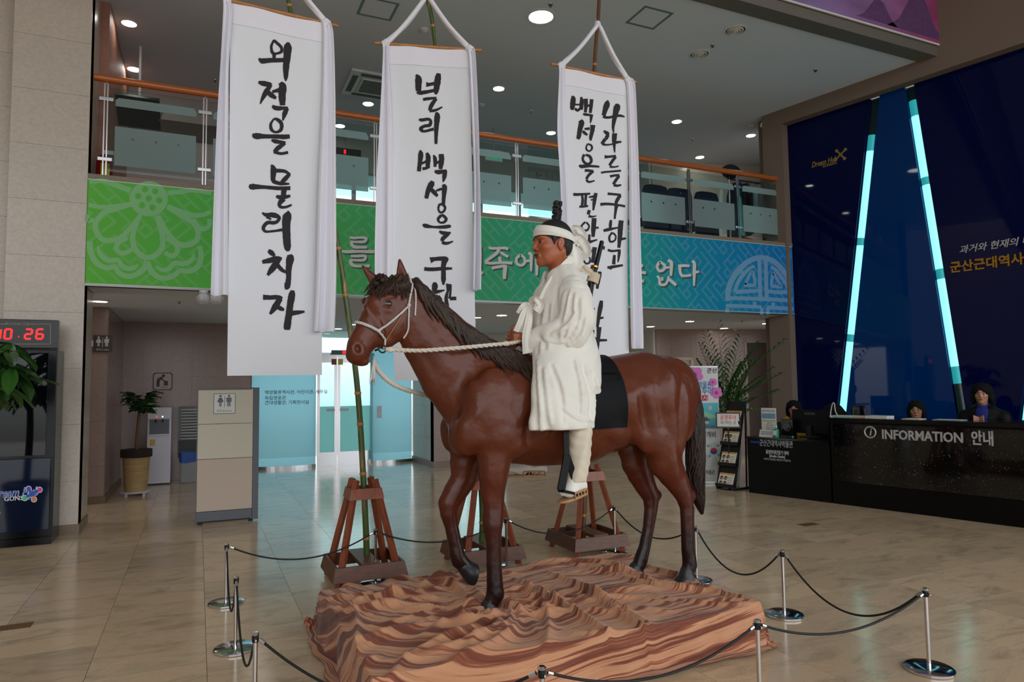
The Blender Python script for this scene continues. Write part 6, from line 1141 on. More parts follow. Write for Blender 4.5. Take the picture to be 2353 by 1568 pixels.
# tendons, cheek line, face details
hs.seg(hp(1147, 1230, -.135), hp(1150, 1345, -.135), .012, .012, .012); hs.seg(hp(1592, 1165, -.14), hp(1592, 1285, -.14), .012, .012, .012)
def hd(px, py, dd): return hp(px, py, dd)
BV0 = sbvh()
bump(862, 735, 10, 46, .02, .55, .008, .02, mir=False); bump(905, 745, 26, 26, .03, 0, .008, .03, mir=False); bump(893, 682, 20, 7, .02, .25, .016, .014, mir=False); bump(886, 712, 18, 5, .016, -.15, .008, .012, mir=False); bump(891, 698, 12, 8, .016, .1, .007, .006, '-', False); bump(868, 705, 10, 22, .02, .6, .004, .02, '-', False)
bump(813, 800, 9, 17, .018, .25, .012, .012, mir=False); bump(830, 802, 8, 16, .018, .1, .010, .012, mir=False); bump(822, 802, 6.5, 11, .022, .2, .020, .006, '-', False)
hs.ell(hd(838, 692, .035), (.022, .022, .024), .04)
Mq = [skin(*q) for q in ((818, 836), (834, 831), (850, 820), (864, 806))]; Mq = [q[0] for q in Mq if q]
for i in range(len(Mq)-1): hs.seg(Mq[i], Mq[i+1], .0055, .0055, .006, op='-')
hs.ell(hd(836, 834, -.11), (.030, .030, .017), .02); hs.ell(hd(806, 818, -.11), (.020, .045, .028), .02)
# ears (hollow)
hs.seg(hd(926, 652, -.06), hd(918, 596, -.065), (.054, .036), (.012, .009), .02, LH); hs.seg(hd(919, 640, -.09), hd(916, 604, -.085), (.036, .024), (.007, .006), .006, LH, op='-')
hs.seg(hd(866, 652, .045), hd(831, 609, .05), (.044, .030), (.010, .008), .02, LH); hs.seg(hd(855, 646, .02), hd(834, 614, .032), (.02, .014), (.004, .004), .006, LH, op='-')
hs.blur(1)
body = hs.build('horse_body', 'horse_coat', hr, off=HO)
_v = [tuple(np.array(v.co)+HO) for v in body.data.vertices]; HBVH = BVHTree.FromPolygons(_v, [tuple(p.vertices) for p in body.data.polygons])
del hs
def cast(px, py, off=.0, bv=None):
    """point on the horse under a photo pixel, lifted toward the viewer"""
    d = ray(px, py); d = d/np.linalg.norm(d); q = (bv or HBVH).ray_cast(tuple(CO), tuple(d)); 
    return None if q[0] is None else np.array(q[0])+np.array(q[1])*off
def near(P):
    q = HBVH.find_nearest(tuple(P)); return np.array(q[0]), np.array(q[1])
# hooves
def hoof(toe, heel, top, dy, tilt=None):
    T, He, C = hp(*toe, dy), hp(*heel, dy), hp(*top, dy)
    s = SDF(np.minimum(np.minimum(T, He), C)-.1, np.maximum(np.maximum(T, He), C)+.1, .005)
    ax = nrm(T-He); s.chain([C, (T+He)/2+(C-(T+He)/2)*.25], [(.046, .044), (.066, .056)], .02); s.seg(He+(C-He)*.2+ax*.03, T-ax*.03+(C-T)*.05, (.045, .05), (.03, .048), .03)
    # flat sole
    n = np.cross(ax, (0, 1, 0)); n = n if n@(C-T) < 0 else -n; X, Y, Z = s.ax[0][:, None, None], s.ax[1][None, :, None], s.ax[2][None, None, :]
    pln = (X-T[0])*n[0]+(Y-T[1])*n[1]+(Z-T[2])*n[2]; s.d = np.maximum(s.d, pln).astype(np.float32)
    s.blur(1).build('hoof', 'hoof_horn', hr, off=HO)
hoof((1094, 1416), (1146, 1412), (1124, 1392), -.135); hoof((1552, 1340), (1600, 1342), (1578, 1314), -.14); hoof((1432, 1322), (1480, 1332), (1460, 1306), .13); hoof((1088, 1344), (1096, 1306), (1066, 1302), .13)
EP = cast(891, 698, -.006); MB().ball(EP-HO, (.029, .014, .020), 16, 10).build('eye', 'eye_dark', hr, smooth='all')
# mane and forelock: clay like locks lying on the near side of the neck
def lock(mb, path, r, n=7):
    P = spline(path, 16); L = len(P); q = np.linspace(0, 1, L); R = r*np.clip(np.minimum(q*5+.5, 1), 0, 1)*(1-q**2.2)+.0015
    mb.tube(P, R, n)
crest = [(950, 640), (975, 662), (1000, 686), (1030, 714), (1060, 742), (1090, 762), (1125, 782), (1160, 798), (1195, 812)]
mn = MB(); R_ = random.Random(5)
for i in range(170):
    t = i/169*(len(crest)-1.001); j = int(t); f = t-j; c = np.array(crest[j])*(1-f)+np.array(crest[j+1])*f
    for rep in range(3):
        ln = (R_.uniform(80, 125), R_.uniform(55, 90), R_.uniform(30, 60))[rep]*(1-.04*t)*(.75 if t < .6 else 1)
        dr = nrm((R_.uniform(34, 62), 62-1.5*t)); path = []; bend = R_.uniform(-.1, .45); ph = R_.uniform(0, 6)
        for q in np.linspace(0, 1, 8):
            x, y = c[0]-4+dr[0]*ln*q+4*math.sin(q*6+ph), c[1]+3+dr[1]*ln*q+bend*ln*q*q*.4
            h = cast(x, y, .016-.008*q+.004*(rep == 2))
            if h is None: h = hp(x, y, -.01)
            path.append(h)
        if max(np.linalg.norm(np.diff(path, axis=0), axis=1)) < .2: lock(mn, np.array(path)-HO, R_.uniform(.009, .017))
for i in range(len(crest)-1):    # roll along the crest
    a, b_ = hp(crest[i][0], crest[i][1]+8, .015), hp(crest[i+1][0], crest[i+1][1]+8, .015); mn.tube([a-HO, (a+b_)/2-HO, b_-HO], [.024, .026, .024], 8)
mn.build('mane', 'mane_hair', hr, smooth='all', fix=False, kind='stuff')
fl = MB()
for i in range(90):
    x0, y0 = R_.uniform(866, 930), R_.uniform(630, 648); ln = R_.uniform(20, 46); dx = (x0-905)*.5+R_.uniform(-16, 4); path = []
    for q in np.linspace(0, 1, 6):
        h = cast(x0+dx*q+5*math.sin(q*5+i), y0+ln*q, .009)
        path.append(h if h is not None else hp(x0+dx*q, y0+ln*q, -.03))
    if max(np.linalg.norm(np.diff(path, axis=0), axis=1)) < .12: lock(fl, np.array(path)-HO, R_.uniform(.007, .012))
fl.build('forelock', 'mane_hair', hr, smooth='all', fix=False, kind='stuff')
# tail
tl = MB(); tp = [(1542, 842, .035), (1576, 872, .05), (1596, 945, .062), (1598, 1035, .072), (1599, 1105, .066), (1606, 1150, .046), (1613, 1182, .012)]
TP = spline([np.append(hp(a, b_, 0), r) for a, b_, r in tp], 30); tl.tube(TP[:, :3]-HO, TP[:, 3]*.8, 14)
for i in range(95):
    a = R_.uniform(0, 2*PI); ph = R_.uniform(0, 6.28); s0 = R_.uniform(0, .35); s1_ = min(1, s0+R_.uniform(.45, .9)); pts = []
    for q in np.linspace(s0, s1_, 14):
        f = q*29; j = min(int(f), 28); w = TP[j]*(1-(f-j))+TP[j+1]*(f-j); aa = a+.55*math.sin(q*15+ph); pts.append(w[:3]+np.array([math.cos(aa), math.sin(aa)*.85, 0])*w[3]*.88)
    lock(tl, np.array(pts)-HO, R_.uniform(.008, .014))
tl.build('tail', 'tail_hair', hr, smooth='all', fix=False, kind='stuff')
# ---- bridle and reins
def twist(mb, pts, r, n=None, strands=3, turns=None):
    P = spline(pts, n or 60); L = np.linalg.norm(np.diff(P, axis=0), axis=1).sum(); turns = turns or L/(r*7)
    T_ = np.gradient(P, axis=0); T_ /= np.linalg.norm(T_, axis=1)[:, None]; a = nrm(np.cross(T_[0], (.3, .2, 1))); fr_ = []
    for t in T_: a = nrm(a-t*(a@t)); fr_.append((a, np.cross(t, a)))
    for k in range(strands):
        Q = [P[i]+r*.52*(math.cos(2*PI*(turns*i/len(P)+k/strands))*fr_[i][0]+math.sin(2*PI*(turns*i/len(P)+k/strands))*fr_[i][1]) for i in range(len(P))]; mb.tube(Q, r*.55, 6)
br = thing('rope_bridle', 'white rope halter with black bit ring on the horse head', 'bridle', tuple(hp(890, 720, -.05)-np.array([0, 0, .0]))); BO = np.array(br.location)
def cp(L_, off=.008):
    if len(L_) > 2: L_ = spline(np.array(L_, float), 18)
    return np.array([(lambda h: h if h is not None else hp(a, b_, -.08))(cast(a, b_, off)) for a, b_ in L_])-BO
def bpart(nm, L_, r=.0065, mat='rope_halter', extra=None, n=40):
    m = MB(); P = cp(L_, r)
    if extra is not None: P = np.vstack([extra-BO, P]) if extra.ndim == 2 else np.vstack([extra[None]-BO, P])
    twist(m, P, r, n); return m.build(nm, mat, br, smooth='all', fix=False)
fx, fn_ = near(hp(812, 742, .06)); bpart('noseband', [(818, 742), (832, 745), (848, 751), (869, 760)], .009, extra=np.array([fx+fn_*.008]))
bpart('cheek_rope', [(869, 760), (890, 746), (914, 726), (938, 704)]); bpart('cheek_thong', [(881, 792), (895, 768), (917, 734), (937, 700)], .004, 'leather_tan')
bpart('bit_strap', [(871, 762), (881, 774), (884, 786), (881, 800)]); bpart('crown_rope', [(938, 704), (942, 680), (945, 656), (942, 638), (936, 627)]); bpart('loose_end', [(946, 655), (953, 664), (955, 690), (953, 726)], .0055)
bpart('throat_rope', [(939, 706), (938, 735), (936, 760), (926, 777)], .0055)
for a, b_ in ((870, 760), (938, 703), (946, 656)): MB().ball(cp([(a, b_)], .009)[0], .012, 10, 7).build('knot', 'rope_halter', br, smooth='all')
RG = hp(879, 802, -.135); g = []
for a in np.linspace(0, 2*PI, 21): g.append(RG+.021*(math.cos(a)*np.array([1, 0, 0])+math.sin(a)*np.array([0, 0, 1]))-BO)
MB().tube(g, .0045, 8, caps=False).tube([hp(862, 806, -.12)-BO, RG-np.array([.02, 0, 0])-BO], .006, 8).build('bit_ring', 'black_gloss', br, smooth='all')
tas = MB()
for i in range(16):
    x = R_.uniform(-7, 7); tas.tube(spline([hp(860, 822, -.10)-BO, hp(857+x*.6, 850, -.10+R_.uniform(-.02, .02))-BO, hp(856+x, 868+R_.uniform(0, 18), -.10+R_.uniform(-.03, .03))-BO], 8), [.004]*7+[.001], 5)
tas.build('frayed_tassel', 'rope_halter', br, smooth='all', fix=False)
HAND = hp(1192, 772, -.05)
rn = thing('near_rein', 'braided white rope rein running from the bit to the rider hand', 'rope', tuple(hp(892, 803, -.15))); RO = np.array(rn.location)
m = MB(); twist(m, np.array([hp(886, 803, -.145), hp(960, 806, -.16), hp(1040, 801, -.17), hp(1120, 794, -.15), hp(1180, 788, -.075), hp(1206, 778, -.06)])-RO, .0125, 110); m.build('rope', 'rope_white', rn, smooth='all', fix=False)
MB().ball(hp(897, 804, -.147)-RO, (.024, .015, .017), 10, 7).build('end_knot', 'rope_white', rn, smooth='all'); MB().ball(hp(1163, 790, -.10)-RO, (.022, .016, .016), 10, 7).build('end_knot', 'rope_white', rn, smooth='all')
fn2 = thing('far_rein', 'thick braided rope hanging under the chin and round behind the neck', 'rope', tuple(hp(868, 838, -.02))); FO = np.array(fn2.location)
m = MB(); twist(m, np.array([hp(858, 828, -.03), hp(872, 856, .0), hp(905, 884, .05), hp(950, 901, .12), hp(1000, 908, .19), hp(1080, 880, .28), hp(1150, 820, .22), hp(1190, 790, .07), hp(1200, 779, .02)])-FO, .0145, 120, 4); m.build('rope', 'rope_white', fn2, smooth='all', fix=False)
# ================================================================== rider
M('skin', (164, 92, 58), rough=.42, sss=.1, var=(9, .06)); M('lip', (112, 56, 44), rough=.4); M('hair_black', (14, 13, 14), rough=.55, bump=(90, .5)); M('eye_white', (190, 182, 172), rough=.2); M('iris', (12, 9, 8), rough=.08)
def linen(name, col):
    m = M(name, col, rough=.85, sheen=.2); nt = m.node_tree; N = nt.nodes.new; L = nt.links.new; b = nt.nodes['Principled BSDF']
    tc = N('ShaderNodeTexCoord'); n = N('ShaderNodeTexNoise'); n.inputs['Scale'].default_value = 7; n.inputs['Detail'].default_value = 5; n.inputs['Distortion'].default_value = .6; mp = N('ShaderNodeMapping'); mp.inputs['Scale'].default_value = (1.6, 1.6, .6); L(tc.outputs['Object'], mp.inputs[0]); L(mp.outputs[0], n.inputs['Vector'])
    bp = N('ShaderNodeBump'); bp.inputs['Strength'].default_value = .25; bp.inputs['Distance'].default_value = .015; L(n.outputs['Fac'], bp.inputs['Height']); L(bp.outputs[0], b.inputs['Normal'])
linen('robe_linen', (226, 223, 214)); linen('trouser_linen', (210, 200, 178)); M('band_cotton', (228, 226, 218), rough=.8, bump=(20, .2)); M('black_cloth', (17, 18, 20), rough=.6, spec=.12, bump=(40, .2)); M('black_strap', (9, 10, 12), rough=.4, spec=.15); M('gun_black', (16, 16, 18), rough=.3, metal=.6); M('gun_wood', (70, 36, 24), rough=.35, var=(8, .3, (1, 1, 4))); M('brass', (190, 150, 70), rough=.3, metal=1.); M('sandal_straw', (172, 132, 92), rough=.7, bump=(120, .5)); M('cotton_wrap', (214, 200, 178), rough=.9, bump=(50, .6, (1, 1, 8)))
RB = hp(1290, 900, -.05)
pr = thing('person', 'mannequin rider in white robe and headband sitting on the brown horse', 'person', tuple(RB))
HC = hp(1268, 563, -.0); S_ = 1.27
def hl(f, l, u): return HC+S_*np.array([-f, -l, u])        # f forward (-X), l toward viewer, u up
bs = SDF((1.78, 3.6, 1.62), (2.5, 4.34, 2.66), .0036)
ec = lambda f, l, u, r, k=.01, op='+', rot=None: bs.ell(hl(f, l, u), np.array(r)*S_, k, op, rot)
ec(-.012, 0, .035, (.094, .074, .088)); ec(.02, 0, -.02, (.072, .066, .085), .03)                      # skull, face
bs.seg(hl(.03, 0, -.07), hl(.062, 0, -.093), (.045*S_, .046*S_), (.026*S_, .028*S_), .03)               # jaw and chin
bs.seg(hl(-.025, .05, -.045), hl(.04, .03, -.082), .026*S_, .020*S_, .03); bs.seg(hl(-.025, -.05, -.045), hl(.04, -.03, -.082), .026*S_, .020*S_, .03)
for sg in (-1, 1):
    ec(.060, sg*.036, -.022, (.024, .026, .02), .02)                                                  # cheek bones
    ec(.074, sg*.031, .024, (.022, .026, .010), .012)                                                 # brow
    ec(.094, sg*.031, .004, (.014, .020, .010), .010, '-')                                            # socket
    ec(.072, sg*.031, .003, (.014, .016, .012), .004)                                                 # lids
bs.seg(hl(.086, 0, .012), hl(.104, 0, -.026), (.010*S_, .009*S_), (.012*S_, .0115*S_), .012)
for sg in (-1, 1): ec(.092, sg*.0125, -.031, (.012, .009, .008), .006)
for sg in (-1, 1): ec(.103, sg*.008, -.040, (.005, .004, .004), .003, '-')
bs.seg(hl(.082, -.018, -.058), hl(.090, 0, -.054), .007*S_, .009*S_, .006); bs.seg(hl(.082, .018, -.058), hl(.090, 0, -.054), .007*S_, .009*S_, .006); bs.seg(hl(.080, -.015, -.068), hl(.080, .015, -.068), .010*S_, .010*S_, .006)
bs.seg(hl(.093, -.022, -.0615), hl(.093, .022, -.0615), .0028*S_, .0028*S_, .003, op='-')
for sg in (-1, 1):                                                                                     # ears
    ec(-.012, sg*.078, -.004, (.019, .010, .031), .006, rot=rotm(0, .2, 0)); ec(-.008, sg*.090, -.002, (.010, .008, .018), .004, '-', rotm(0, .2, 0)); ec(-.012, sg*.077, -.034, (.009, .007, .009), .005)
bs.seg(hl(-.02, 0, -.05), hp(1295, 640, 0), (.052*S_, .050*S_), (.075, .075), .03)                     # neck
# torso under the robe, arms down to the wrists
bs.seg(hp(1295, 660, 0), hp(1290, 850, 0), (.10, .15), (.11, .14), .05)
SHn, SHf = hp(1320, 665, -.19), hp(1300, 665, .19); ELn, ELf = hp(1318, 765, -.24), hp(1290, 765, .24); WRn, WRf = hp(1213, 779, -.07), hp(1203, 786, .075)
for SH, EL, WR in ((SHn, ELn, WRn), (SHf, ELf, WRf)): bs.chain([SH, EL, WR], [.055, .045, .034], .03)
def hand(HP, WR, side):
    """closed fist round the rope: knuckle row upright, fingers curling away from the viewer side"""
    x, y, z = HP; bs.seg(WR, HP+np.array([.012, 0, 0]), (.030, .026), (.036, .024), .012); bs.ell(HP, (.040, .022, .044), .012)
    for i in range(4):
        L = (1, 1.06, 1, .86)[i]; K = np.array([x-.040*L, y-side*.010, z+.034-.0225*i]); P1 = K+np.array([-.014*L, side*.036, -.004]); P2 = P1+np.array([.034, side*.010, -.002])
        bs.seg(HP+np.array([-.008, -side*.006, .026-.018*i]), K, .0135, .0125, .004); bs.seg(K, P1, .0125, .0115, .002); bs.seg(P1, P2, .0115, .010, .002)
    T0 = HP+np.array([.016, side*.004, .034]); T1 = HP+np.array([-.024, side*.010, .054]); T2 = HP+np.array([-.052, side*.026, .046]); bs.chain([T0, T1, T2], [.015, .013, .010], .004)
hand(hp(1190, 771, -.055), WRn, 1); hand(hp(1182, 782, .065), WRf, -1)
bs.blur(1).build('body', 'skin', pr, off=RB); del bs
# eyes, brows, lips
for sg in (1, -1):
    MB().ball(hl(.0695, sg*.031, .002)-RB, (.0158*S_, .0160*S_, .0088*S_), 16, 10).build('eyeball', 'eye_white', pr, smooth='all')
    MB().ball(hl(.0800, sg*.0325, .0025)-RB, (.0075*S_, .0085*S_, .0086*S_), 14, 8).build('iris', 'iris', pr, smooth='all')
    P = spline([hl(.090, sg*.014, .023)-RB, hl(.089, sg*.030, .031)-RB, hl(.072, sg*.052, .026)-RB], 12); MB().tube(P, np.linspace(.0055, .002, 12), 6).build('eyebrow', 'hair_black', pr, smooth='all')
    P = spline([hl(.083, sg*.016, .008)-RB, hl(.0835, sg*.030, .0125)-RB, hl(.074, sg*.046, .006)-RB], 10); MB().tube(P, .0022, 5).build('eyelid', 'lip', pr, smooth='all')
P = [hl(.0855, -.022, -.0615)-RB, hl(.0955, -.008, -.0565)-RB, hl(.0965, 0, -.0575)-RB, hl(.0955, .008, -.0565)-RB, hl(.0855, .022, -.0615)-RB]; MB().tube(spline(P, 16), np.r_[.002, np.full(14, .0062), .002], 7).build('upper_lip', 'lip', pr, smooth='all')
P = [hl(.0845, -.020, -.063)-RB, hl(.0915, 0, -.0675)-RB, hl(.0845, .020, -.063)-RB]; MB().tube(spline(P, 16), np.r_[.002, np.full(14, .0074), .002], 7).build('lower_lip', 'lip', pr, smooth='all')
# hair with sideburns, topknot
h = SDF(hl(.14, .14, -.12)-.02, hl(-.16, -.14, .20)+.02, .005)
def he(f, l, u, r, k=.01, op='+'): h.ell(hl(f, l, u), np.array(r)*S_, k, op)
he(-.016, 0, .040, (.100, .0815, .094)); he(-.06, 0, -.01, (.052, .066, .06), .02)
he(.105, 0, -.045, (.088, .13, .094), .008, '-'); he(.06, 0, -.12, (.12, .12, .085), .008, '-')
for sg in (-1, 1):
    he(-.008, sg*.082, -.015, (.026, .02, .040), .006, '-'); h.seg(hl(.026, sg*.070, .03), hl(.022, sg*.0715, -.012), .012, .006, .008)
h.blur(1).build('hair', 'hair_black', pr, off=RB)
tk = MB(); r2 = random.Random(2)
for i in range(9):
    q = i/8; c = hl(-.028+.004*math.sin(i*1.7)-.008*q, .003*math.sin(i*2.3), .125+.098*q); tk.ball(c-RB, (.021*S_*(1-.12*q), .021*S_*(1-.12*q), .014*S_), 12, 8)
for i in range(30):
    a = r2.uniform(0, 6.28); q = r2.uniform(0, 1); c = hl(-.03-.008*q+.018*math.cos(a), .018*math.sin(a), .125+.098*q); tk.ball(c-RB, .011*r2.uniform(.7, 1.2), 7, 5)
tk.build('topknot', 'hair_black', pr, smooth='all', kind='stuff')
# headband (tilted ring of cloth) with knot and bow
def bandf(u, v):
    a = 2*PI*u; rf, rl = .1085*S_, .0865*S_; zz = .066-.022*(1-math.cos(a))*.5*1.6+(v-.5)*(.056-.012*math.sin(a/2)); sh = .004*math.sin(v*PI)*S_+.0012*math.sin(v*14+a*3)
    tap = 1-.10*max(0, (v-.45))*1.6; return hl(-.014+(rf/S_+sh)*math.cos(a)*tap, (rl/S_+sh)*math.sin(a)*tap, zz)-RB
MB().grid(bandf, 60, 10).build('headband', 'band_cotton', pr, smooth='all', fix=False)
KN = hl(-.125, .012, .022)
MB().ball(KN-RB, (.026, .022, .026), 12, 8).build('headband_knot', 'band_cotton', pr, smooth='all')
def leaf(nm, P, w, tw=0., mat='band_cotton', par=None, fold=.35, off=RB, n=16, m=10, prof=None):
    """folded ribbon along spline P"""
    Q = spline(P, n); T_ = np.gradient(Q, axis=0); T_ /= np.linalg.norm(T_, axis=1)[:, None]
    def f(u, v):
        i = v*(n-1); j = min(int(i), n-2); q = Q[j]*(1-(i-j))+Q[j+1]*(i-j); t = T_[j]; s = nrm(np.cross(t, (math.sin(tw), math.cos(tw), .15))); nn = np.cross(s, t)
        ww = w*(prof(v) if prof else min(1, .35+3*v)); return q+s*(u-.5)*ww+nn*fold*ww*.5*math.sin(u*PI*3+v*2)*.5-off
    return MB().grid(f, m, n*2).build(nm, mat, par or pr, smooth='all', fix=False)
kp = proj(KN)
leaf('bow_loop', [KN, hp(1322, 528, -.03), hp(1338, 545, -.06), hp(1322, 556, -.04)], .07, .4); leaf('bow_loop', [KN, hp(1330, 552, -.05), hp(1346, 578, -.06), hp(1332, 588, -.03)], .085, .8)
leaf('band_tail', [KN, hp(1318, 570, -.05), hp(1322, 600, -.06), hp(1318, 612, -.05)], .095, .2); leaf('band_tail', [KN, hp(1306, 575, .0), hp(1302, 600, .0), hp(1310, 632, -.01)], .075, 0.)
# robe
rs = SDF((1.72, 3.4, 1.1), (2.62, 4.55, 2.5), .0075)
def rc(L_, k=.03, Lx=(0, 1, 0)):
    rs.chain([hp(a[0], a[1], a[2]) for a in L_], [(a[3]*mpx(hp(a[0], a[1], a[2])), a[4]) for a in L_], k, Lx)
rc([(1291, 622, 0, 22, .085), (1290, 650, 0, 46, .165), (1288, 700, 0, 66, .20), (1288, 760, 0, 74, .205), (1294, 830, 0, 80, .27), (1298, 880, 0, 82, .30)], .03)
rc([(1318, 655, -.13, 30, .07), (1322, 672, -.19, 36, .085)], .05); rc([(1280, 655, .13, 30, .07), (1290, 672, .19, 36, .085)], .05)
def grooves(s, L_, off=RB):
    """pleats: pressed lines on the cloth under photo pixels, each with a raised lip"""
    me = s.mesh('tmp'); bv = BVHTree.FromPolygons([tuple(v.co) for v in me.vertices], [tuple(q.vertices) for q in me.polygons]); bpy.data.meshes.remove(me)
    for pts, r in L_:
        Q = [cast(a, b_, 0., bv) for a, b_ in spline(np.array(pts, float), 9)]; Q2 = [cast(a+7, b_+1, -.004, bv) for a, b_ in spline(np.array(pts, float), 9)]
        for A_, B_ in zip(Q, Q[1:]):
            if A_ is not None and B_ is not None and np.linalg.norm(A_-B_) < .15: s.seg(A_, B_, r, r, .022, op='-')
        for A_, B_ in zip(Q2, Q2[1:]):
            if A_ is not None and B_ is not None and np.linalg.norm(A_-B_) < .15: s.seg(A_, B_, r*.8, r*.8, .02)
def sleeve(L_, cuff):
    P = [hp(a[0], a[1], a[2]) for a in L_]; s = SDF(np.min(P, 0)-.16, np.max(P, 0)+.16, .0065); s.chain(P, [(a[3], a[4]) for a in L_], .02)
    X, Y, Z = s.ax[0][:, None, None], s.ax[1][None, :, None], s.ax[2][None, None, :]; s.d += (.004*(.6-np.abs(np.sin(PI*(X*9+Z*5+Y*3)+1.2*np.sin(Z*9+X*5))))+.002*np.sin(2*PI*(X*7-Z*4-Y*6))).astype(np.float32)
    d = nrm(P[-1]-P[-2]); pc = (X-P[-1][0])*d[0]+(Y-P[-1][1])*d[1]+(Z-P[-1][2])*d[2]; s.d = np.maximum(s.d, pc).astype(np.float32)
    s.seg(P[-1]-d*.05, P[-1]+d*.08, (L_[-1][3]-.010, L_[-1][4]-.010), (L_[-1][3]-.006, L_[-1][4]-.006), .004, op='-'); (grooves(s, cuff) if cuff else None); s.blur(1).build('sleeve', 'robe_linen', pr, off=RB)
sleeve([(1318, 660, -.17, .085, .075), (1324, 690, -.215, .108, .090), (1328, 730, -.245, .118, .088), (1312, 764, -.245, .112, .080), (1272, 776, -.19, .104, .068), (1234, 786, -.115, .086, .054), (1211, 791, -.072, .074, .044)], [([(1304, 672), (1294, 720), (1282, 768)], .010), ([(1316, 676), (1310, 730), (1292, 790)], .009), ([(1330, 690), (1328, 740), (1300, 792)], .009), ([(1342, 730), (1330, 770), (1290, 800)], .008), ([(1262, 766), (1290, 752), (1316, 720)], .007), ([(1240, 776), (1262, 786), (1285, 786)], .007)])
sleeve([(1290, 660, .17, .085, .075), (1296, 715, .235, .115, .088), (1285, 762, .24, .105, .08), (1245, 778, .18, .095, .066), (1216, 790, .10, .08, .05), (1204, 794, .082, .074, .044)], 0)
for sg in (-1, 1):
    rc([(1294, 810, sg*.12, 76, .15), (1297, 870, sg*.235, 82, .12), (1296, 930, sg*.305, 84, .09), (1292, 978, sg*.325, 84, .082), (1291, 1015, sg*.33, 84, .08)], .06)
X, Y, Z = rs.ax[0][:, None, None], rs.ax[1][None, :, None], rs.ax[2][None, None, :]
zt_ = hp(1290, 800)[2]; w = np.clip((zt_-Z)/.5, 0, 1); zb = .5*(hp(1212, 990, -.33)[2]+hp(1370, 985, -.33)[2])
rs.d += (w*.012*(.6-np.abs(np.sin(PI*(X*9+.25*np.sin(Z*4)+.15*Z)+1.2*np.sin(X*7))))+  .004*(.6-np.abs(np.sin(PI*(X*15+Z*3)+1.5*np.sin(Y*6+Z*5))))*np.clip((Z-zt_)/.1, 0, 1)+.002*np.sin(2*PI*(X*6-Z*9+Y*5))).astype(np.float32)
rs.d = np.maximum(rs.d, (zb-Z)+.012*np.sin(X*14)*0).astype(np.float32)                     # straight hem
# V neck opening and hollow cuffs
rs.seg(hp(1262, 628, 0), hp(1246, 682, -.02), (.040, .030), (.012, .008), .01, op='-'); rs.seg(hp(1283, 600, 0), hp(1270, 632, 0), (.085, .075), (.055, .055), .01, op='-')
grooves(rs, [([(1244, 850), (1252, 920), (1262, 990)], .011), ([(1268, 840), (1290, 900), (1296, 990)], .008), ([(1318, 830), (1332, 900), (1330, 990)], .010), ([(1340, 840), (1358, 910), (1356, 985)], .011), ([(1228, 830), (1232, 900), (1236, 985)], .008), ([(1362, 860), (1372, 910), (1366, 960)], .009), ([(1290, 940), (1320, 960), (1352, 965)], .006), ([(1262, 700), (1258, 750), (1254, 800)], .009), ([(1244, 710), (1238, 760), (1236, 810)], .008), ([(1282, 660), (1280, 700), (1284, 760)], .008)])
rs.blur(1).build('robe', 'robe_linen', pr, off=RB)
ROBE = pr.children[-1]; RBV = BVHTree.FromPolygons([tuple(np.array(v.co)+RB) for v in ROBE.data.vertices], [tuple(p.vertices) for p in ROBE.data.polygons]); del rs
def rcast(px, py, off=.004):
    h_ = cast(px, py, off, RBV); return h_ if h_ is not None else hp(px, py, -.085)
def strip_on(nm, L_, w, mat, off=.006, parent=None, th=None):
    P = spline([rcast(a, b_, off) for a, b_ in L_], 26)-RB; MB().tube(P, w, 8).build(nm, mat, parent or pr, smooth='all')
# collar bands, side seam, hem stitch
def band_on(nm, L_, wpx, mat, off=.010):
    P = spline([np.array([a, b_]) for a, b_ in L_], 24); T_ = np.gradient(P, axis=0); T_ /= np.linalg.norm(T_, axis=1)[:, None]
    def f(u, v):
        i = v*23; j = min(int(i), 22); q = P[j]*(1-(i-j))+P[j+1]*(i-j); n = np.array([-T_[j][1], T_[j][0]]); c = rcast(*(q+n*(u-.5)*wpx), off); return c-RB
    return MB().grid(f, 4, 30).build(nm, mat, pr, smooth='all', fix=False)
band_on('collar', [(1318, 594), (1304, 604), (1286, 624), (1268, 648), (1252, 676), (1240, 702)], 17, 'robe_linen', .024)
leaf('collar', [hp(1318, 596, .0), hp(1292, 604, .10), hp(1262, 628, .085), hp(1248, 655, .03), hp(1240, 688, -.05)], .06, -1.2, 'robe_linen', fold=.05, prof=lambda v: 1-.25*v)
strip_on('shoulder_cord', [(1338, 622), (1320, 622), (1296, 640), (1268, 668), (1250, 688), (1240, 706)], .0095, 'cotton_wrap', .026)
BW = rcast(1217, 701, .012); MB().ball(BW-RB, (.024, .018, .020), 12, 8).build('ribbon_knot', 'robe_linen', pr, smooth='all')
leaf('ribbon_loop', [BW, hp(1228, 690, -.17), hp(1240, 702, -.18), hp(1232, 716, -.17)], .055, .5, 'robe_linen'); leaf('ribbon_loop', [BW, hp(1204, 706, -.11), hp(1194, 722, -.09)], .05, .2, 'robe_linen')
leaf('ribbon_tail', [BW, hp(1206, 722, -.12), hp(1200, 745, -.12), hp(1194, 764, -.10)], .075, .1, 'robe_linen', prof=lambda v: .5+.6*v); leaf('ribbon_tail', [BW, hp(1216, 735, -.14), hp(1210, 770, -.13), hp(1212, 800, -.12), hp(1214, 812, -.12)], .07, .2, 'robe_linen', prof=lambda v: .5+.5*v)
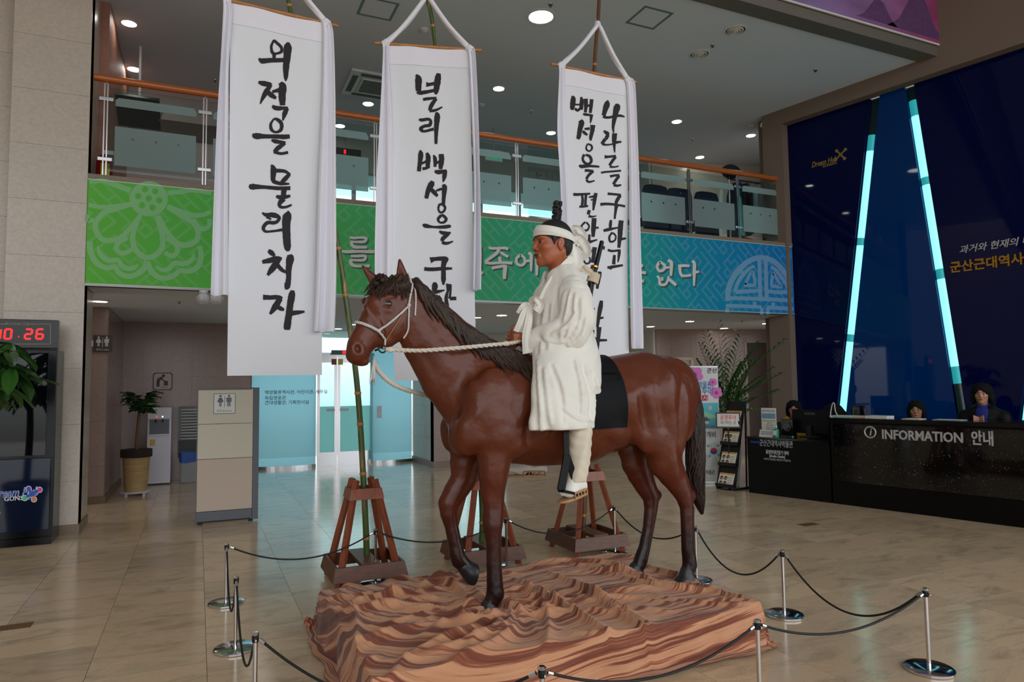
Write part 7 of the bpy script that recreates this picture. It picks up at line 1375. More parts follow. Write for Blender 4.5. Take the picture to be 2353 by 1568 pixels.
# trousers, socks, straw shoes
t_ = SDF(hp(1280, 1150, -.44)-.06, hp(1380, 930, -.24)+.08, .006)
tc_ = lambda L_, k=.02: t_.chain([hp(a, b_, d) for a, b_, d, r in L_], [r for *_, r in L_], k)
tc_([(1338, 955, -.27, .07), (1335, 1000, -.315, .070), (1331, 1050, -.335, .066), (1327, 1085, -.345, .060), (1324, 1108, -.345, .056)])
X, Y, Z = t_.ax[0][:, None, None], t_.ax[1][None, :, None], t_.ax[2][None, None, :]; t_.d += (.0022*np.sin(2*PI*(Z*15+X*9+.5*np.sin(Y*30)))+.003*np.sin(2*PI*(Z*5-X*12))).astype(np.float32); t_.d = np.maximum(t_.d, (hp(1324, 1108, -.345)[2]-Z)).astype(np.float32)
t_.blur(1).build('trouser_leg', 'trouser_linen', pr, off=RB)
def foot(ank, toe, heel, ball, par, nm1='sock', nm2='straw_shoe', cover=True):
    s = SDF(np.min([ank, toe, heel, ball], 0)-.09, np.max([ank, toe, heel, ball], 0)+.09, .005); s.chain([ank, heel*.5+ank*.5], [.042, .045], .02); s.seg(heel, ball, (.036, .036), (.034, .042), .02); s.seg(ball, toe, (.034, .042), (.016, .022), .02); s.seg(ank, ball, (.04, .036), (.03, .036), .03); s.blur(1).build(nm1, 'band_cotton', par, off=RB)
    ax = nrm(toe-heel); up = np.array([0, 0, 1.]); up = nrm(up-ax*(up@ax)); sd = np.cross(ax, up)
    q = []
    for t in np.linspace(0, 2*PI, 29)[:-1]:
        L = np.linalg.norm(toe-heel)/2; q.append(((L+.035)*math.cos(t), (.046+.006*math.cos(t))*math.sin(t)))
    MB().prism(q, (heel+toe)/2-up*.052, ax, sd, -.014 if np.cross(ax, sd)@up < 0 else .014).build('shoe_sole', 'sandal_straw', par).data.transform(Matrix.Translation(-Vector(RB)))
    for k in (-1, 1): # slotted side wall
        m = MB(); a0, b0 = heel+sd*.045*k-up*.04, ball+sd*.05*k-up*.04
        for z in (.0, .03): m.bar(a0+up*z-RB, b0+up*z-RB, .006, .012)
        for u in np.linspace(0, 1, 5): c = a0+(b0-a0)*u; m.bar(c-RB, c+up*.03-RB, .012, .006, up=ax)
        m.build(nm2, 'sandal_straw', par)
foot(hp(1322, 1100, -.345), hp(1292, 1134, -.36), hp(1336, 1118, -.34), hp(1308, 1128, -.355), pr)
foot(hp(1222, 1050, .37), hp(1168, 1079, .37), hp(1246, 1079, .37), hp(1196, 1079, .37), pr)
tf = SDF(hp(1180, 1070, .28)-.05, hp(1290, 930, .46)+.05, .01); tf.chain([hp(1270, 960, .34), hp(1240, 1020, .36), hp(1224, 1060, .37)], [.085, .065, .056], .02); tf.build('trouser_leg', 'trouser_linen', pr, off=RB)
# ---- rifle on the back
rf = thing('rifle', 'old rifle with dark wooden stock slung behind the rider shoulder', 'rifle', tuple(hp(1352, 720, .02))); GO = np.array(rf.location)
g = lambda px, py, d=.02: hp(px, py, d)-GO
MB().cyl(g(1383, 556), g(1360, 650), .0155, .017, 16).build('barrel', 'gun_black', rf, smooth=True); MB().cyl(g(1383, 554), g(1382.6, 557), .0125, n=14).build('muzzle', 'black_matt', rf, smooth=True)
MB().bar(g(1388, 566), g(1387, 574), .006, .014).build('front_sight', 'gun_black', rf, bevel=.001)
MB().bar(g(1364, 614, .03), g(1345, 730, .03), .034, .04, w1=.042, t1=.05, up=(0, 1, 0)).build('stock', 'gun_wood', rf, bevel=.008)
MB().cyl(g(1358, 650), g(1347, 728), .018, .02, 14).build('receiver', 'gun_black', rf, smooth=True)
MB().tube([g(1366.6, 612), g(1365.6, 616)], .027, 16).build('brass_band', 'brass', rf, smooth=True); MB().tube([g(1349, 712), g(1348.5, 715)], .028, 16).build('brass_band', 'brass', rf, smooth=True)
wp = MB(); A_, B_ = g(1366, 630, .025), g(1361, 648, .025)
for i in range(9):
    c = A_+(B_-A_)*i/8; d_ = nrm(B_-A_); e1_ = nrm(np.cross(d_, (0, 1, .2))); e2_ = np.cross(d_, e1_); wp.tube([c+.036*(math.cos(a)*e1_+math.sin(a)*e2_)+d_*.004*math.sin(a) for a in np.linspace(0, 2*PI, 17)], .0065, 6, caps=False)
wp.build('cloth_wrap', 'cotton_wrap', rf, smooth='all', fix=False, kind='stuff'); MB().cyl(A_-nrm(B_-A_)*.003, B_+nrm(B_-A_)*.003, .035, n=16).build('wrap_core', 'cotton_wrap', rf, smooth=True)
leaf('tie_end', [A_+GO, hp(1348, 622, -.03), hp(1338, 612, -.05)], .05, .3, 'cotton_wrap', rf, off=GO)
# ---- saddle cloth and stirrups
sc = thing('saddle_cloth', 'black saddle cloth hanging over the horse back under the robe', 'saddle cloth', tuple(hp(1350, 830, 0))); SO = np.array(sc.location)
def sad(u, v):
    # v from far hem (0) over the back (.5) to near hem (1)
    sgn = -1 if v > .5 else 1; t = abs(v-.5)*2; x0 = hp(1222, 850)[0]; xe = hp(1402+44*t**1.3, 822+163*t, -.1-.2*t)[0]; x = x0+(xe-x0)*u
    zt2 = hp(1350, 822)[2]; zb2 = hp(1405, 985, -.33)[2]; th = t*1.25
    if t < .42:
        y = YS+sgn*.26*t/.42; q = HBVH.ray_cast((x, y, 2.6), (0, 0, -1))
    else:
        z = zt2-.11+(zb2-zt2+.11)*(t-.42)/.58; q = HBVH.ray_cast((x, YS+sgn*.9, z), (0, -sgn, 0))
    if q[0] is None: return np.array([x, YS, zt2])-SO
    P = np.array(q[0])+np.array(q[1])*.016; 
    return P-SO
MB().grid(sad, 24, 70).build('cloth', 'black_cloth', sc, smooth='all', fix=False)
for sgn, nm in ((-1, 'black leather stirrup strap on the near side around the rider foot'), (1, 'black stirrup strap on the far side below the horse belly')):
    st_ = thing('stirrup', nm, 'stirrup', tuple(hp(1300, 990, sgn*.33)), group='stirrups'); TO = np.array(st_.location)
    if sgn < 0:
        MB().bar(hp(1298, 930, -.33)-TO, hp(1302, 1052, -.385)-TO, .035, .008, up=(0, 1, 0)).build('strap', 'black_strap', st_)
        a, b_, c = hp(1303, 1048, -.385), hp(1289, 1128, -.41), hp(1333, 1138, -.36)
        MB().bar(a-TO, b_-TO, .045, .012, up=(0, 1, 0), w1=.05).build('fork', 'black_strap', st_, bevel=.002); MB().bar(a-TO, c-TO, .036, .012, up=(0, 1, 0), w1=.05).build('fork', 'black_strap', st_, bevel=.002); MB().bar(b_-TO, c-TO, .05, .016).build('tread', 'black_strap', st_, bevel=.002)
    else:
        a, b_, c = hp(1206, 1000, .36), hp(1192, 1086, .40), hp(1222, 1086, .34); MB().bar(hp(1240, 930, .34)-TO, a-TO, .035, .008, up=(0, 1, 0)).build('strap', 'black_strap', st_)
        MB().bar(a-TO, b_-TO, .04, .012, up=(0, 1, 0)).build('fork', 'black_strap', st_); MB().bar(a-TO, c-TO, .04, .012, up=(0, 1, 0)).build('fork', 'black_strap', st_); MB().bar(b_-TO, c-TO, .05, .02).build('tread', 'black_strap', st_)
# ================================================================== information desk corner
DB = gz(1721, 1132); DE = gz(2353, 1214); DD = nrm(DE-DB); ND = np.array([-DD[1], DD[0], 0.]); ND = ND if ND[0] > 0 else -ND
def dmat(s=0., t=0., z=0.): O = DB+DD*s+ND*t; return Matrix(((DD[0], ND[0], 0, O[0]), (DD[1], ND[1], 0, O[1]), (0, 0, 1, z), (0, 0, 0, 1)))
def dthing(nm, lab, cat, s=0., t=0., z=0., group=None): o = thing(nm, lab, cat, group=group); o.matrix_world = dmat(s, t, z); return o
def dp(px, py, t): return pl(px, py, DB+ND*t, ND)
def dl(px, py, t=0.):
    q = dp(px, py, t)-DB; return float(q@DD), t, float(q[2])
def starmat():
    m = bpy.data.materials.new('star_glass'); MATS['star_glass'] = m; m.use_nodes = True; nt = m.node_tree; N = nt.nodes.new; L = nt.links.new; b = nt.nodes['Principled BSDF']
    tc = N('ShaderNodeTexCoord'); mp = N('ShaderNodeMapping'); mp.inputs['Scale'].default_value = (1, 0, 1); L(tc.outputs['Object'], mp.inputs[0]); src = None
    for sc_, r, lo_ in ((30, .085, .55), (70, .13, .6), (13, .06, .3)):
        v = N('ShaderNodeTexVoronoi'); v.inputs['Scale'].default_value = sc_; L(mp.outputs[0], v.inputs['Vector']); lt_ = N('ShaderNodeMath'); lt_.operation = 'LESS_THAN'; lt_.inputs[1].default_value = r; L(v.outputs['Distance'], lt_.inputs[0])
        sp_ = N('ShaderNodeSeparateColor'); L(v.outputs['Color'], sp_.inputs[0]); g = N('ShaderNodeMath'); g.operation = 'GREATER_THAN'; g.inputs[1].default_value = lo_; L(sp_.outputs[0], g.inputs[0]); mu = N('ShaderNodeMath'); mu.operation = 'MULTIPLY'; L(lt_.outputs[0], mu.inputs[0]); L(g.outputs[0], mu.inputs[1])
        m2 = N('ShaderNodeMath'); m2.operation = 'MULTIPLY'; L(mu.outputs[0], m2.inputs[0]); L(sp_.outputs[1], m2.inputs[1])
        if src is None: src = m2.outputs[0]
        else: mx = N('ShaderNodeMath'); mx.operation = 'MAXIMUM'; L(src, mx.inputs[0]); L(m2.outputs[0], mx.inputs[1]); src = mx.outputs[0]
    r = N('ShaderNodeValToRGB'); r.color_ramp.elements[0].color = lin((7, 8, 9)); r.color_ramp.elements[1].color = lin((215, 220, 215)); L(src, r.inputs[0]); L(r.outputs[0], b.inputs['Base Color']); b.inputs['Roughness'].default_value = .05; b.inputs['Specular IOR Level'].default_value = .5
starmat()
M('desk_black', (8, 8, 9), rough=.4, spec=.15)
hiS = 1.228; hiZ = 1.09; loZ = .79
dk = dthing('information_desk', 'long black information desk with star speckled glass front', 'desk', hiS)
MB().box((0, .03, 0), (4.4, .62, hiZ-.05)).build('carcass', 'desk_black', dk); MB().box((0, .0, 0), (4.4, .03, .28)).build('plinth_panel', 'desk_black', dk); MB().box((-.02, -.03, hiZ-.05), (4.42, .66, hiZ)).build('worktop', 'black_gloss', dk, bevel=.004)
MB().box((.03, .005, .285), (4.4, .03, 1.015)).build('star_panel', 'star_glass', dk); MB().box((0, .0, .28), (.03, .03, 1.04)).box((.03, 0, 1.015), (4.4, .03, 1.04)).build('panel_frame', 'desk_black', dk)
for (px0, px1, s_, mt, nm) in ((2028, 2213, 'INFORMATION', 'silver', 'information_letters'), (2233, 2283, '안내', 'silver', 'korean_letters')):
    a, b = dl(px0, 1002), dl(px1, 1005); text(nm, s_, .155 if s_ == 'INFORMATION' else .17, mt, ((a[0]+b[0])/2-hiS, -.006, .902), (1, 0, 0), (0, 0, 1), dk, ext=.008, off=.022, width=b[0]-a[0])
a = dl(2000, 993); m = MB(); m.tube([(a[0]-hiS+.066*math.cos(t), -.006, .925+.066*math.sin(t)) for t in np.linspace(0, 2*PI, 33)], .009, 8, caps=False); m.build('info_ring', 'silver', dk, smooth='all'); text('info_i', 'i', .13, 'silver', (a[0]-hiS, -.004, .925), (1, 0, 0), (0, 0, 1), dk, ext=.006, off=.01, shear=.2)
lc = dthing('low_counter', 'lower black counter at the left end of the desk', 'counter'); MB().box((0, 0, 0), (hiS-.025, .62, loZ-.025)).build('carcass', 'desk_black', lc); MB().box((-.01, -.01, loZ-.025), (hiS-.025, .66, loZ)).build('glass_top', 'black_gloss', lc)
M('print_silver', (170, 172, 176), rough=.4)
a = dl(1783, 1021); text('museum_name', '군산근대역사박물관', .10, 'print_silver', (a[0], -.003, a[2]), (1, 0, 0), (0, 0, 1), lc, ext=.002, off=.008, width=.50)
a = dl(1733, 1016); text('small_logo', 'Dream Hub', .05, 'logo_blue', (a[0]+.01, -.003, a[2]), (1, 0, 0), (0, 0, 1), lc, ext=.001, shear=.3, width=.13, off=.012)
for py, s_, h, w in ((1041, '음성안내단말기 대여', .062, .34), (1049.5, '[Audio Guide]', .05, .23), (1057.5, '※대여시 신분증을 지참하시기 바랍니다.', .032, .41)): a = dl(1786, py); text('notice_line', s_, h, 'print_silver' if h < .04 else 'logo_white', (a[0], -.003, a[2]), (1, 0, 0), (0, 0, 1), lc, ext=.001, off=.006, width=w)
# ---- things on the counters
M('screen_back', (14, 15, 17), rough=.4, spec=.15); M('gel', (70, 190, 150), rough=.1, trans=.5); M('paper', (214, 212, 206), rough=.7); M('paper_green', (150, 190, 70), rough=.7); M('paper_blue', (110, 150, 180), rough=.7, var=(20, .3)); M('paper_pink', (220, 60, 140), rough=.7)
a, b = dl(1821, 990, .42), dl(1905, 990, .42); zt = dl(1860, 942, .42)[2]; mo = dthing('computer_monitor', 'black flat monitor seen from behind on the low counter', 'monitor', (a[0]+b[0])/2, .42, loZ); w = (b[0]-a[0])/2
MB().box((-w, 0, .05), (w, .035, zt-loZ)).build('panel', 'screen_back', mo, bevel=.008); MB().box((-.03, -.04, .0), (.03, .0, .16)).build('neck', 'black_matt', mo); MB().box((-.12, -.09, 0), (.12, .09, .012)).build('foot', 'black_matt', mo, bevel=.003); text('brand_letters', 'RAKAN', .045, 'grey_plastic', (.0, -.002, zt-loZ-.055), (1, 0, 0), (0, 0, 1), mo, ext=.0006, off=.01)
a, b = dl(1796, 990, .3), dl(1822, 990, .3); zt = dl(1809, 964, .3)[2]; sp_ = dthing('desk_speaker', 'small black box with round lens ring beside the monitor', 'speaker', (a[0]+b[0])/2, .3, loZ); w = (b[0]-a[0])/2; MB().box((-w, 0, 0), (w, .1, zt-loZ)).build('box', 'black_gloss', sp_, bevel=.004); m = MB(); m.tube([(.045*math.cos(t), -.002, (zt-loZ)*.52+.045*math.sin(t)) for t in np.linspace(0, 2*PI, 25)], .005, 6, caps=False); m.build('ring', 'grey_plastic', sp_, smooth='all'); MB().box((-w-.01, -.01, 0), (w+.01, .11, .012)).build('base_plate', 'steel', sp_)
a = dl(1784, 1000, .12); sn = dthing('hand_sanitizer', 'clear pump bottle of green hand gel', 'bottle', a[0], .12, loZ); MB().lathe([(.036, 0), (.038, .01), (.038, .10), (.014, .125), (.014, .135)], n=20).build('bottle', 'gel', sn, smooth=True); MB().lathe([(.016, .135), (.016, .155), (.005, .157), (.005, .175)], n=14).build('pump', 'white_plastic', sn, smooth=True); MB().box((-.03, -.008, .172), (.01, .008, .182)).build('spout', 'white_plastic', sn); MB().box((-.025, -.0395, .03), (.025, -.037, .09)).build('label_sticker', 'paper', sn)
a, b = dl(1744, 998, .1), dl(1775, 998, .1); zt = dl(1760, 990, .1)[2]; cs = dthing('card_sign', 'small white card sign on the counter edge', 'sign', (a[0]+b[0])/2, .1, loZ); w = (b[0]-a[0])/2; hh = zt-loZ+.01; MB().prism([(0, 0), (.05, 0), (.03, hh)], (-w, 0, 0), (0, 1, 0), (0, 0, 1), w*2).build('tent_card', 'paper', cs)
for k, s_ in enumerate(('박물관 해설 하실시', '아래로 눌러주세요')): q = .66-.3*k; text('card_text', s_, .028, 'dark_grey', (0, .03*q-.002, hh*q), (1, 0, 0), (0, .03/hh, 1), cs, ext=.0003, width=w*1.6)
a, b = dl(1750, 980, .28), dl(1784, 980, .28); zt = dl(1767, 938, .28)[2]; lf_ = dthing('leaflet_stand', 'upright white leaflet with green bars on the counter', 'leaflet', (a[0]+b[0])/2, .28, loZ); w = (b[0]-a[0])/2; hh = zt-loZ; MB().box((-w, 0, 0), (w, .008, hh)).build('sheet', 'paper', lf_, bevel=.003); MB().box((-w-.01, -.03, 0), (w+.01, .04, .012)).build('foot', 'white_plastic', lf_)
for z0, z1, mt, nm in ((hh*.62, hh*.80, 'paper_blue', 'picture'), (hh*.52, hh*.56, 'paper_green', 'green_bar'), (hh*.06, hh*.09, 'paper_pink', 'pink_bar')): MB().box((-w*.9 if nm != 'pink_bar' else -w*.3, -.002, z0), (w*.9 if nm != 'pink_bar' else w*.4, 0, z1)).build(nm, mt, lf_)
text('title', '박물관 관람시간 안내', .03, 'flag_blue', (0, -.001, hh*.89), (1, 0, 0), (0, 0, 1), lf_, ext=.0004, width=w*1.7)
for k in range(5): text('line', ('관람시간', '09:00~18:00', '09:00~21:00', '09:00~18:00', '입장료')[k], .022, 'dark_grey', (.01, -.001, hh*(.46-.075*k)), (1, 0, 0), (0, 0, 1), lf_, ext=.0003)
for px0, px1, t, h, lab, mt in ((1915, 1962, .25, .018, 'pale green booklet lying on the desk top', 'paper_b1'), (1968, 2000, .2, .02, 'booklets with pinkish cover on the desk top', 'paper_b2'), (1996, 2046, .18, .03, 'thick white book lying on the desk top', 'paper'), (2080, 2120, .18, .006, 'loose papers on the desk before the seated woman', 'paper'), (2150, 2215, .2, .005, 'flat leaflet sheets on the desk right of the seated woman', 'paper_blue')):
    M('paper_b1', (170, 200, 190), rough=.6); M('paper_b2', (210, 170, 150), rough=.6); a, b = dl(px0, 958, t), dl(px1, 958, t); bk = dthing('booklet', lab, 'booklet', (a[0]+b[0])/2, t, hiZ, group='printed matter on the desk'); w = (b[0]-a[0])/2; MB().box((-w, -.1, 0), (w, .1, h)).build('pages', mt, bk, bevel=min(.002, h*.3)); MB().box((-w, -.1, h), (w, .1, h+.001)).build('cover', 'paper', bk)
a = dl(1916, 945, .12); hd_ = dthing('display_holder', 'white wire holder standing on the left corner of the desk', 'holder', a[0], .12, hiZ); MB().tube(spline([(0, -.03, 0), (-.03, -.03, .01), (-.035, 0, .1), (-.015, .0, .17), (.0, 0, .185), (.012, 0, .17), (.02, .0, .08), (.035, .03, .01), (0, .05, .0)], 40), .006, 8).build('wire', 'white_plastic', hd_, smooth='all')
M('chair_black', (14, 14, 15), rough=.45)
a, b = dl(1958, 950, 1.2), dl(1998, 950, 1.2); zt = dl(1978, 932, 1.2)[2]; oc = dthing('office_chair', 'black office chair back behind the desk', 'chair', (a[0]+b[0])/2, 1.2, 0); w = (b[0]-a[0])/2
def ochair(t, w, zt):
    MB().grid(lambda u, v: (w*(2*u-1)*(1-.35*max(0, v-.6)), .10*(2*u-1)**2*-1+.03, .55+(zt-.55)*v), 12, 10).build('backrest', 'chair_black', t, smooth='all'); t.children[-1].modifiers.new('s', 'SOLIDIFY').thickness = .04
    MB().box((-w, -.45, .43), (w, .02, .50)).build('seat', 'chair_black', t, bevel=.03); MB().cyl((0, -.2, .08), (0, -.2, .43), .03, n=10).build('gas_lift', 'steel_dark', t); MB().bar((0, .02, .46), (0, .06, .7), .06, .02, up=(0, 1, 0)).build('back_stem', 'black_matt', t)
    for k in range(5): a_ = k*2*PI/5; MB().bar((0, -.2, .09), (.28*math.cos(a_), -.2+.28*math.sin(a_), .05), .04, .03).build('foot_spoke', 'black_matt', t); MB().ball((.28*math.cos(a_), -.2+.28*math.sin(a_), .028), .028, 8, 6).build('castor', 'black_matt', t)
ochair(oc, w, zt); a = dl(2125, 960, 1.25); oc2 = dthing('office_chair', 'wide black chair behind the seated woman with glasses', 'chair', a[0], 1.3, 0, 'office chairs'); ochair(oc2, .42, dl(2125, 961, 1.25)[2]); oc['group'] = 'office chairs'
# ---- people at the desk
M('skin_face', (176, 126, 98), rough=.5, sss=.08); M('jacket_black', (13, 14, 16), rough=.5, spec=.15, bump=(4, .9, (1, 1, 16))); M('sweater_blue', (10, 30, 110), rough=.8); M('vest_yellow', (196, 150, 30), rough=.8); M('vest_grey', (84, 80, 84), rough=.8); M('sleeve_navy', (16, 18, 30), rough=.8); M('scarf', (196, 190, 198), rough=.8); M('lip_red', (168, 30, 40), rough=.35); M('hair_dark', (13, 10, 10), rough=.8, spec=.2, bump=(60, .6)); M('blouse_dark', (16, 16, 18), rough=.8, spec=.1); M('glasses_frame', (150, 130, 110), rough=.3, metal=.5); M('glasses_dark', (40, 24, 22), rough=.3)
def figure(lab, HC, face, hairw, top, lipm='lip', glasses=None, stand=False, seat_z=.45, arms=None, lean=0., vest=None):
    """upper or full figure; HC head centre world; face = facing direction"""
    f = nrm((face[0], face[1], 0)); l = np.array([-f[1], f[0], 0]); u = np.array([0, 0, 1.]); base = HC.copy(); base[2] = 0
    t = thing('person', lab, 'person', tuple(base), group='museum staff at the desk'); O = base
    w = lambda a, b, c: HC+f*a+l*b+u*c
    s = SDF(HC-np.array([.42, .42, .72 if not stand else 1.6]), HC+np.array([.42, .42, .18]), .0065); rm = np.stack([f, l, u], 1)
    E = lambda a, b, c, r, k=.01, op='+': s.ell(w(a, b, c), r, k, op, rm)
    E(-.01, 0, .03, (.092, .074, .085)); E(.018, 0, -.02, (.07, .064, .082), .03); s.seg(w(.03, 0, -.07), w(.06, 0, -.09), .042, .026, .03, l)
    for sg in (-1, 1): E(.058, sg*.034, -.02, (.022, .024, .02), .02); E(.09, sg*.03, .006, (.014, .018, .010), .01, '-'); E(.071, sg*.03, .005, (.012, .015, .011), .004); E(-.012, sg*.074, -.005, (.016, .009, .028), .006)
    s.seg(w(.083, 0, .012), w(.100, 0, -.024), .009, .013, .01, l); s.seg(w(.08, -.016, -.058), w(.08, .016, -.058), .010, .010, .006, l)
    zt = -.20; s.seg(w(-.02, 0, -.06), w(-.03, 0, zt), .052, .056, .03, l)
    hip = seat_z-HC[2]+.1 if not stand else .9-HC[2]; s.chain([w(-.04, 0, zt-.05), w(-.04, 0, zt-.2), w(-.03, 0, hip)], [(.09, .17), (.11, .17), (.11, .16)], .05, l)
    A = arms or [[(-.04, sg*.19, zt-.07), (.0, sg*.24, zt-.33), (.22, sg*.16, zt-.38)] for sg in (-1, 1)]
    for P in A:
        s.chain([w(*q) for q in P], [.05, .04, .03], .03, l); H_ = np.array(P[-1]); d = nrm(np.array(P[-1])-np.array(P[-2])); hdn = stand
        c = H_+d*.05; s.seg(w(*H_), w(*c), .028, .034, .01, l)
        sgn = -1 if H_[1] < 0 else 1
        for k in range(4):
            b0 = c+np.array([.0, 0, .028-.019*k])+d*.025; t1 = b0+(np.array([.028, -sgn*.030, .018]) if hdn else d*.03+np.array([0, 0, -.012])); t2 = t1+(np.array([.012, -sgn*.022, .014]) if hdn else d*.02+np.array([0, 0, -.02])); s.chain([w(*b0), w(*t1), w(*t2)], [.0105, .0095, .008], .003, l)
        s.chain([w(*(c+np.array([-.0, 0, .02]))), w(*(c+np.array([.01, -sgn*.03, .05])))], [.012, .009], .004, l)
    if stand:
        for sg in (-1, 1): s.chain([w(-.03, sg*.09, hip), w(-.02, sg*.09, .48-HC[2]), w(-.03, sg*.09, .06-HC[2]), w(.1, sg*.1, .04-HC[2])], [.085, .06, .045, .035], .03, l)
    else:
        for sg in (-1, 1): s.chain([w(-.03, sg*.09, hip), w(.36, sg*.1, hip-.02)], [.085, .065], .03, l)
    s.blur(1).build('body', 'skin_face', t, off=O)
    # clothes
    c = SDF(HC-np.array([.48, .48, .9]), HC+np.array([.48, .48, -.06]), .009); c.chain([w(-.03, 0, zt+.04), w(-.04, 0, zt-.02), w(-.04, 0, zt-.2), w(-.03, 0, max(hip-.02, -.85))], [(.065, .07), (.10, .165), (.135, .205), (.14, .205)], .05, l)
    for sg in (-1, 1): c.seg(w(-.04, sg*.10, zt-.03), w(-.04, sg*.19, zt-.07), .07, .075, .05, l)
    for P in A: q = [np.array(x) for x in P]; q[2] = q[1]+(q[2]-q[1])*.93; c.chain([w(*x) for x in q], [.078, .066, .052], .03, l)
    c.seg(w(.11, 0, zt+.03), w(.14, 0, zt-.16), (.05, .05), (.02, .012), .01, l, '-')
    c.blur(1).build('jacket', top, t, off=O)
    c = SDF(HC-np.array([.3, .3, .45]), HC+np.array([.3, .3, -.08]), .009); c.chain([w(-.028, 0, zt+.06), w(-.03, 0, zt-.02), w(-.03, 0, zt-.2)], [(.062, .064), (.098, .12), (.118, .14)], .04, l); c.blur(1).build('undershirt', vest or 'blouse_dark', t, off=O)
    # hair
    h = SDF(HC-.22, HC+.22, .0065); Hh = lambda a, b, c_, r, k=.01, op='+': h.ell(w(a, b, c_), r, k, op, rm)
    Hh(-.018, 0, .045, (.108, .088*hairw, .092)); Hh(-.05, 0, -.02, (.072, .090*hairw, .085), .03); Hh(.125, 0, -.05, (.095, .070, .112), .012, '-'); Hh(.04, 0, -.20, (.14, .18, .07), .01, '-'); [Hh(-.018, sg*.072*hairw, -.035, (.052, .030, .085), .02) for sg in (-1, 1)]
    X, Y, Z = h.ax[0][:, None, None], h.ax[1][None, :, None], h.ax[2][None, None, :]; h.d += (.006*np.sin(X*80+3*np.sin(Z*30))*np.sin(Y*75+Z*20)).astype(np.float32); h.blur(1).build('hair', 'hair_dark', t, off=O)
    for sg in (-1, 1):
        MB().ball(w(.0795, sg*.03, .004)-O, .0085, 10, 7).build('eye', 'iris', t, smooth='all'); MB().tube(spline([w(.087, sg*.014, .024)-O, w(.086, sg*.03, .029)-O, w(.072, sg*.05, .024)-O], 8), .0035, 5).build('eyebrow', 'hair_dark', t, smooth='all')
        if glasses: MB().tube([w(.098, sg*.031+.024*math.cos(a), .002+.018*math.sin(a))-O for a in np.linspace(0, 2*PI, 21)], .0026, 6, caps=False).build('glasses_rim', glasses, t, smooth='all'); MB().tube([w(.096, sg*.055, .006)-O, w(.0, sg*.079, .006)-O], .0024, 5).build('glasses_arm', glasses, t)
    if glasses: MB().tube([w(.099, -.008, .006)-O, w(.102, 0, .009)-O, w(.099, .008, .006)-O], .0024, 5).build('glasses_bridge', glasses, t)
    MB().tube(spline([w(.080, -.021, -.058)-O, w(.0895, 0, -.056)-O, w(.080, .021, -.058)-O], 10), np.r_[.002, np.full(8, .0065), .002], 6).build('lips', lipm, t, smooth='all')
    return t, w, O
tocam = lambda P: nrm((CO-P)*np.array([1, 1, 0]))
P = dp(2256, 907, .72); z0 = .0
t, w, O = figure('standing person in a black quilted jacket with hands together behind the desk', P, tocam(P)+np.array([-.1, .1, 0]), 1.25, 'jacket_black', stand=True, vest='sweater_blue', arms=[[(-.04, -.19, -.27), (.02, -.25, -.50), (.24, -.045, -.33)], [(-.04, .19, -.27), (.02, .25, -.50), (.24, .045, -.33)]])
P = dp(2105, 944, .95); figure('seated woman with glasses, red lips and short dark hair behind the desk', P, tocam(P)+np.array([-.25, -.1, 0]), 1.1, 'blouse_dark', 'lip_red', 'glasses_frame')
P = dp(1824, 941, 1.0); t, w, O = figure('woman in a yellow vest and dark glasses half hidden by the monitor', P, tocam(P)+np.array([-.1, .0, 0]), 1.2, 'sleeve_navy', 'lip', 'glasses_dark', vest='vest_grey')
c = SDF(np.array(w(0, 0, 0))-np.array([.34, .34, .62]), np.array(w(0, 0, 0))+np.array([.34, .34, -.1]), .01); f_ = nrm(w(1, 0, 0)-w(0, 0, 0)); l_ = nrm(w(0, 1, 0)-w(0, 0, 0)); c.chain([w(-.04, 0, -.17), w(-.04, 0, -.24), w(-.04, 0, -.55)], [(.10, .155), (.15, .19), (.152, .19)], .04, l_)
for sg in (-1, 1): c.seg(w(-.04, sg*.09, -.22), w(-.04, sg*.15, -.26), .08, .08, .04, l_)
c.seg(w(.13, 0, -.14), w(.16, 0, -.42), (.10, .085), (.06, .05), .01, l_, '-'); c.seg(w(-.03, 0, -.1), w(-.03, 0, -.2), (.085, .085), (.085, .085), .01, l_, '-'); c.blur(1).build('vest', 'vest_yellow', t, off=O)
MB().tube(spline([w(-.03, -.07, -.16)-O, w(.07, -.04, -.19)-O, w(.11, 0, -.25)-O, w(.07, .04, -.19)-O, w(-.03, .07, -.16)-O], 20), .022, 8).build('scarf', 'scarf', t, smooth='all')
P = dp(1915, 952, .95); t, w, O = figure('person with dark hair bent forward behind the desk corner', P, tocam(P)+np.array([.5, -.2, 0]), 1.25, 'blouse_dark'); h = SDF(P-.25, P+.25, .008); h.ell(w(.0, 0, .03), (.14, .14, .125), .01); h.ell(w(-.02, .09, -.03), (.12, .13, .10), .04); h.blur(1).build('bowed_hair', 'hair_dark', t, off=O)
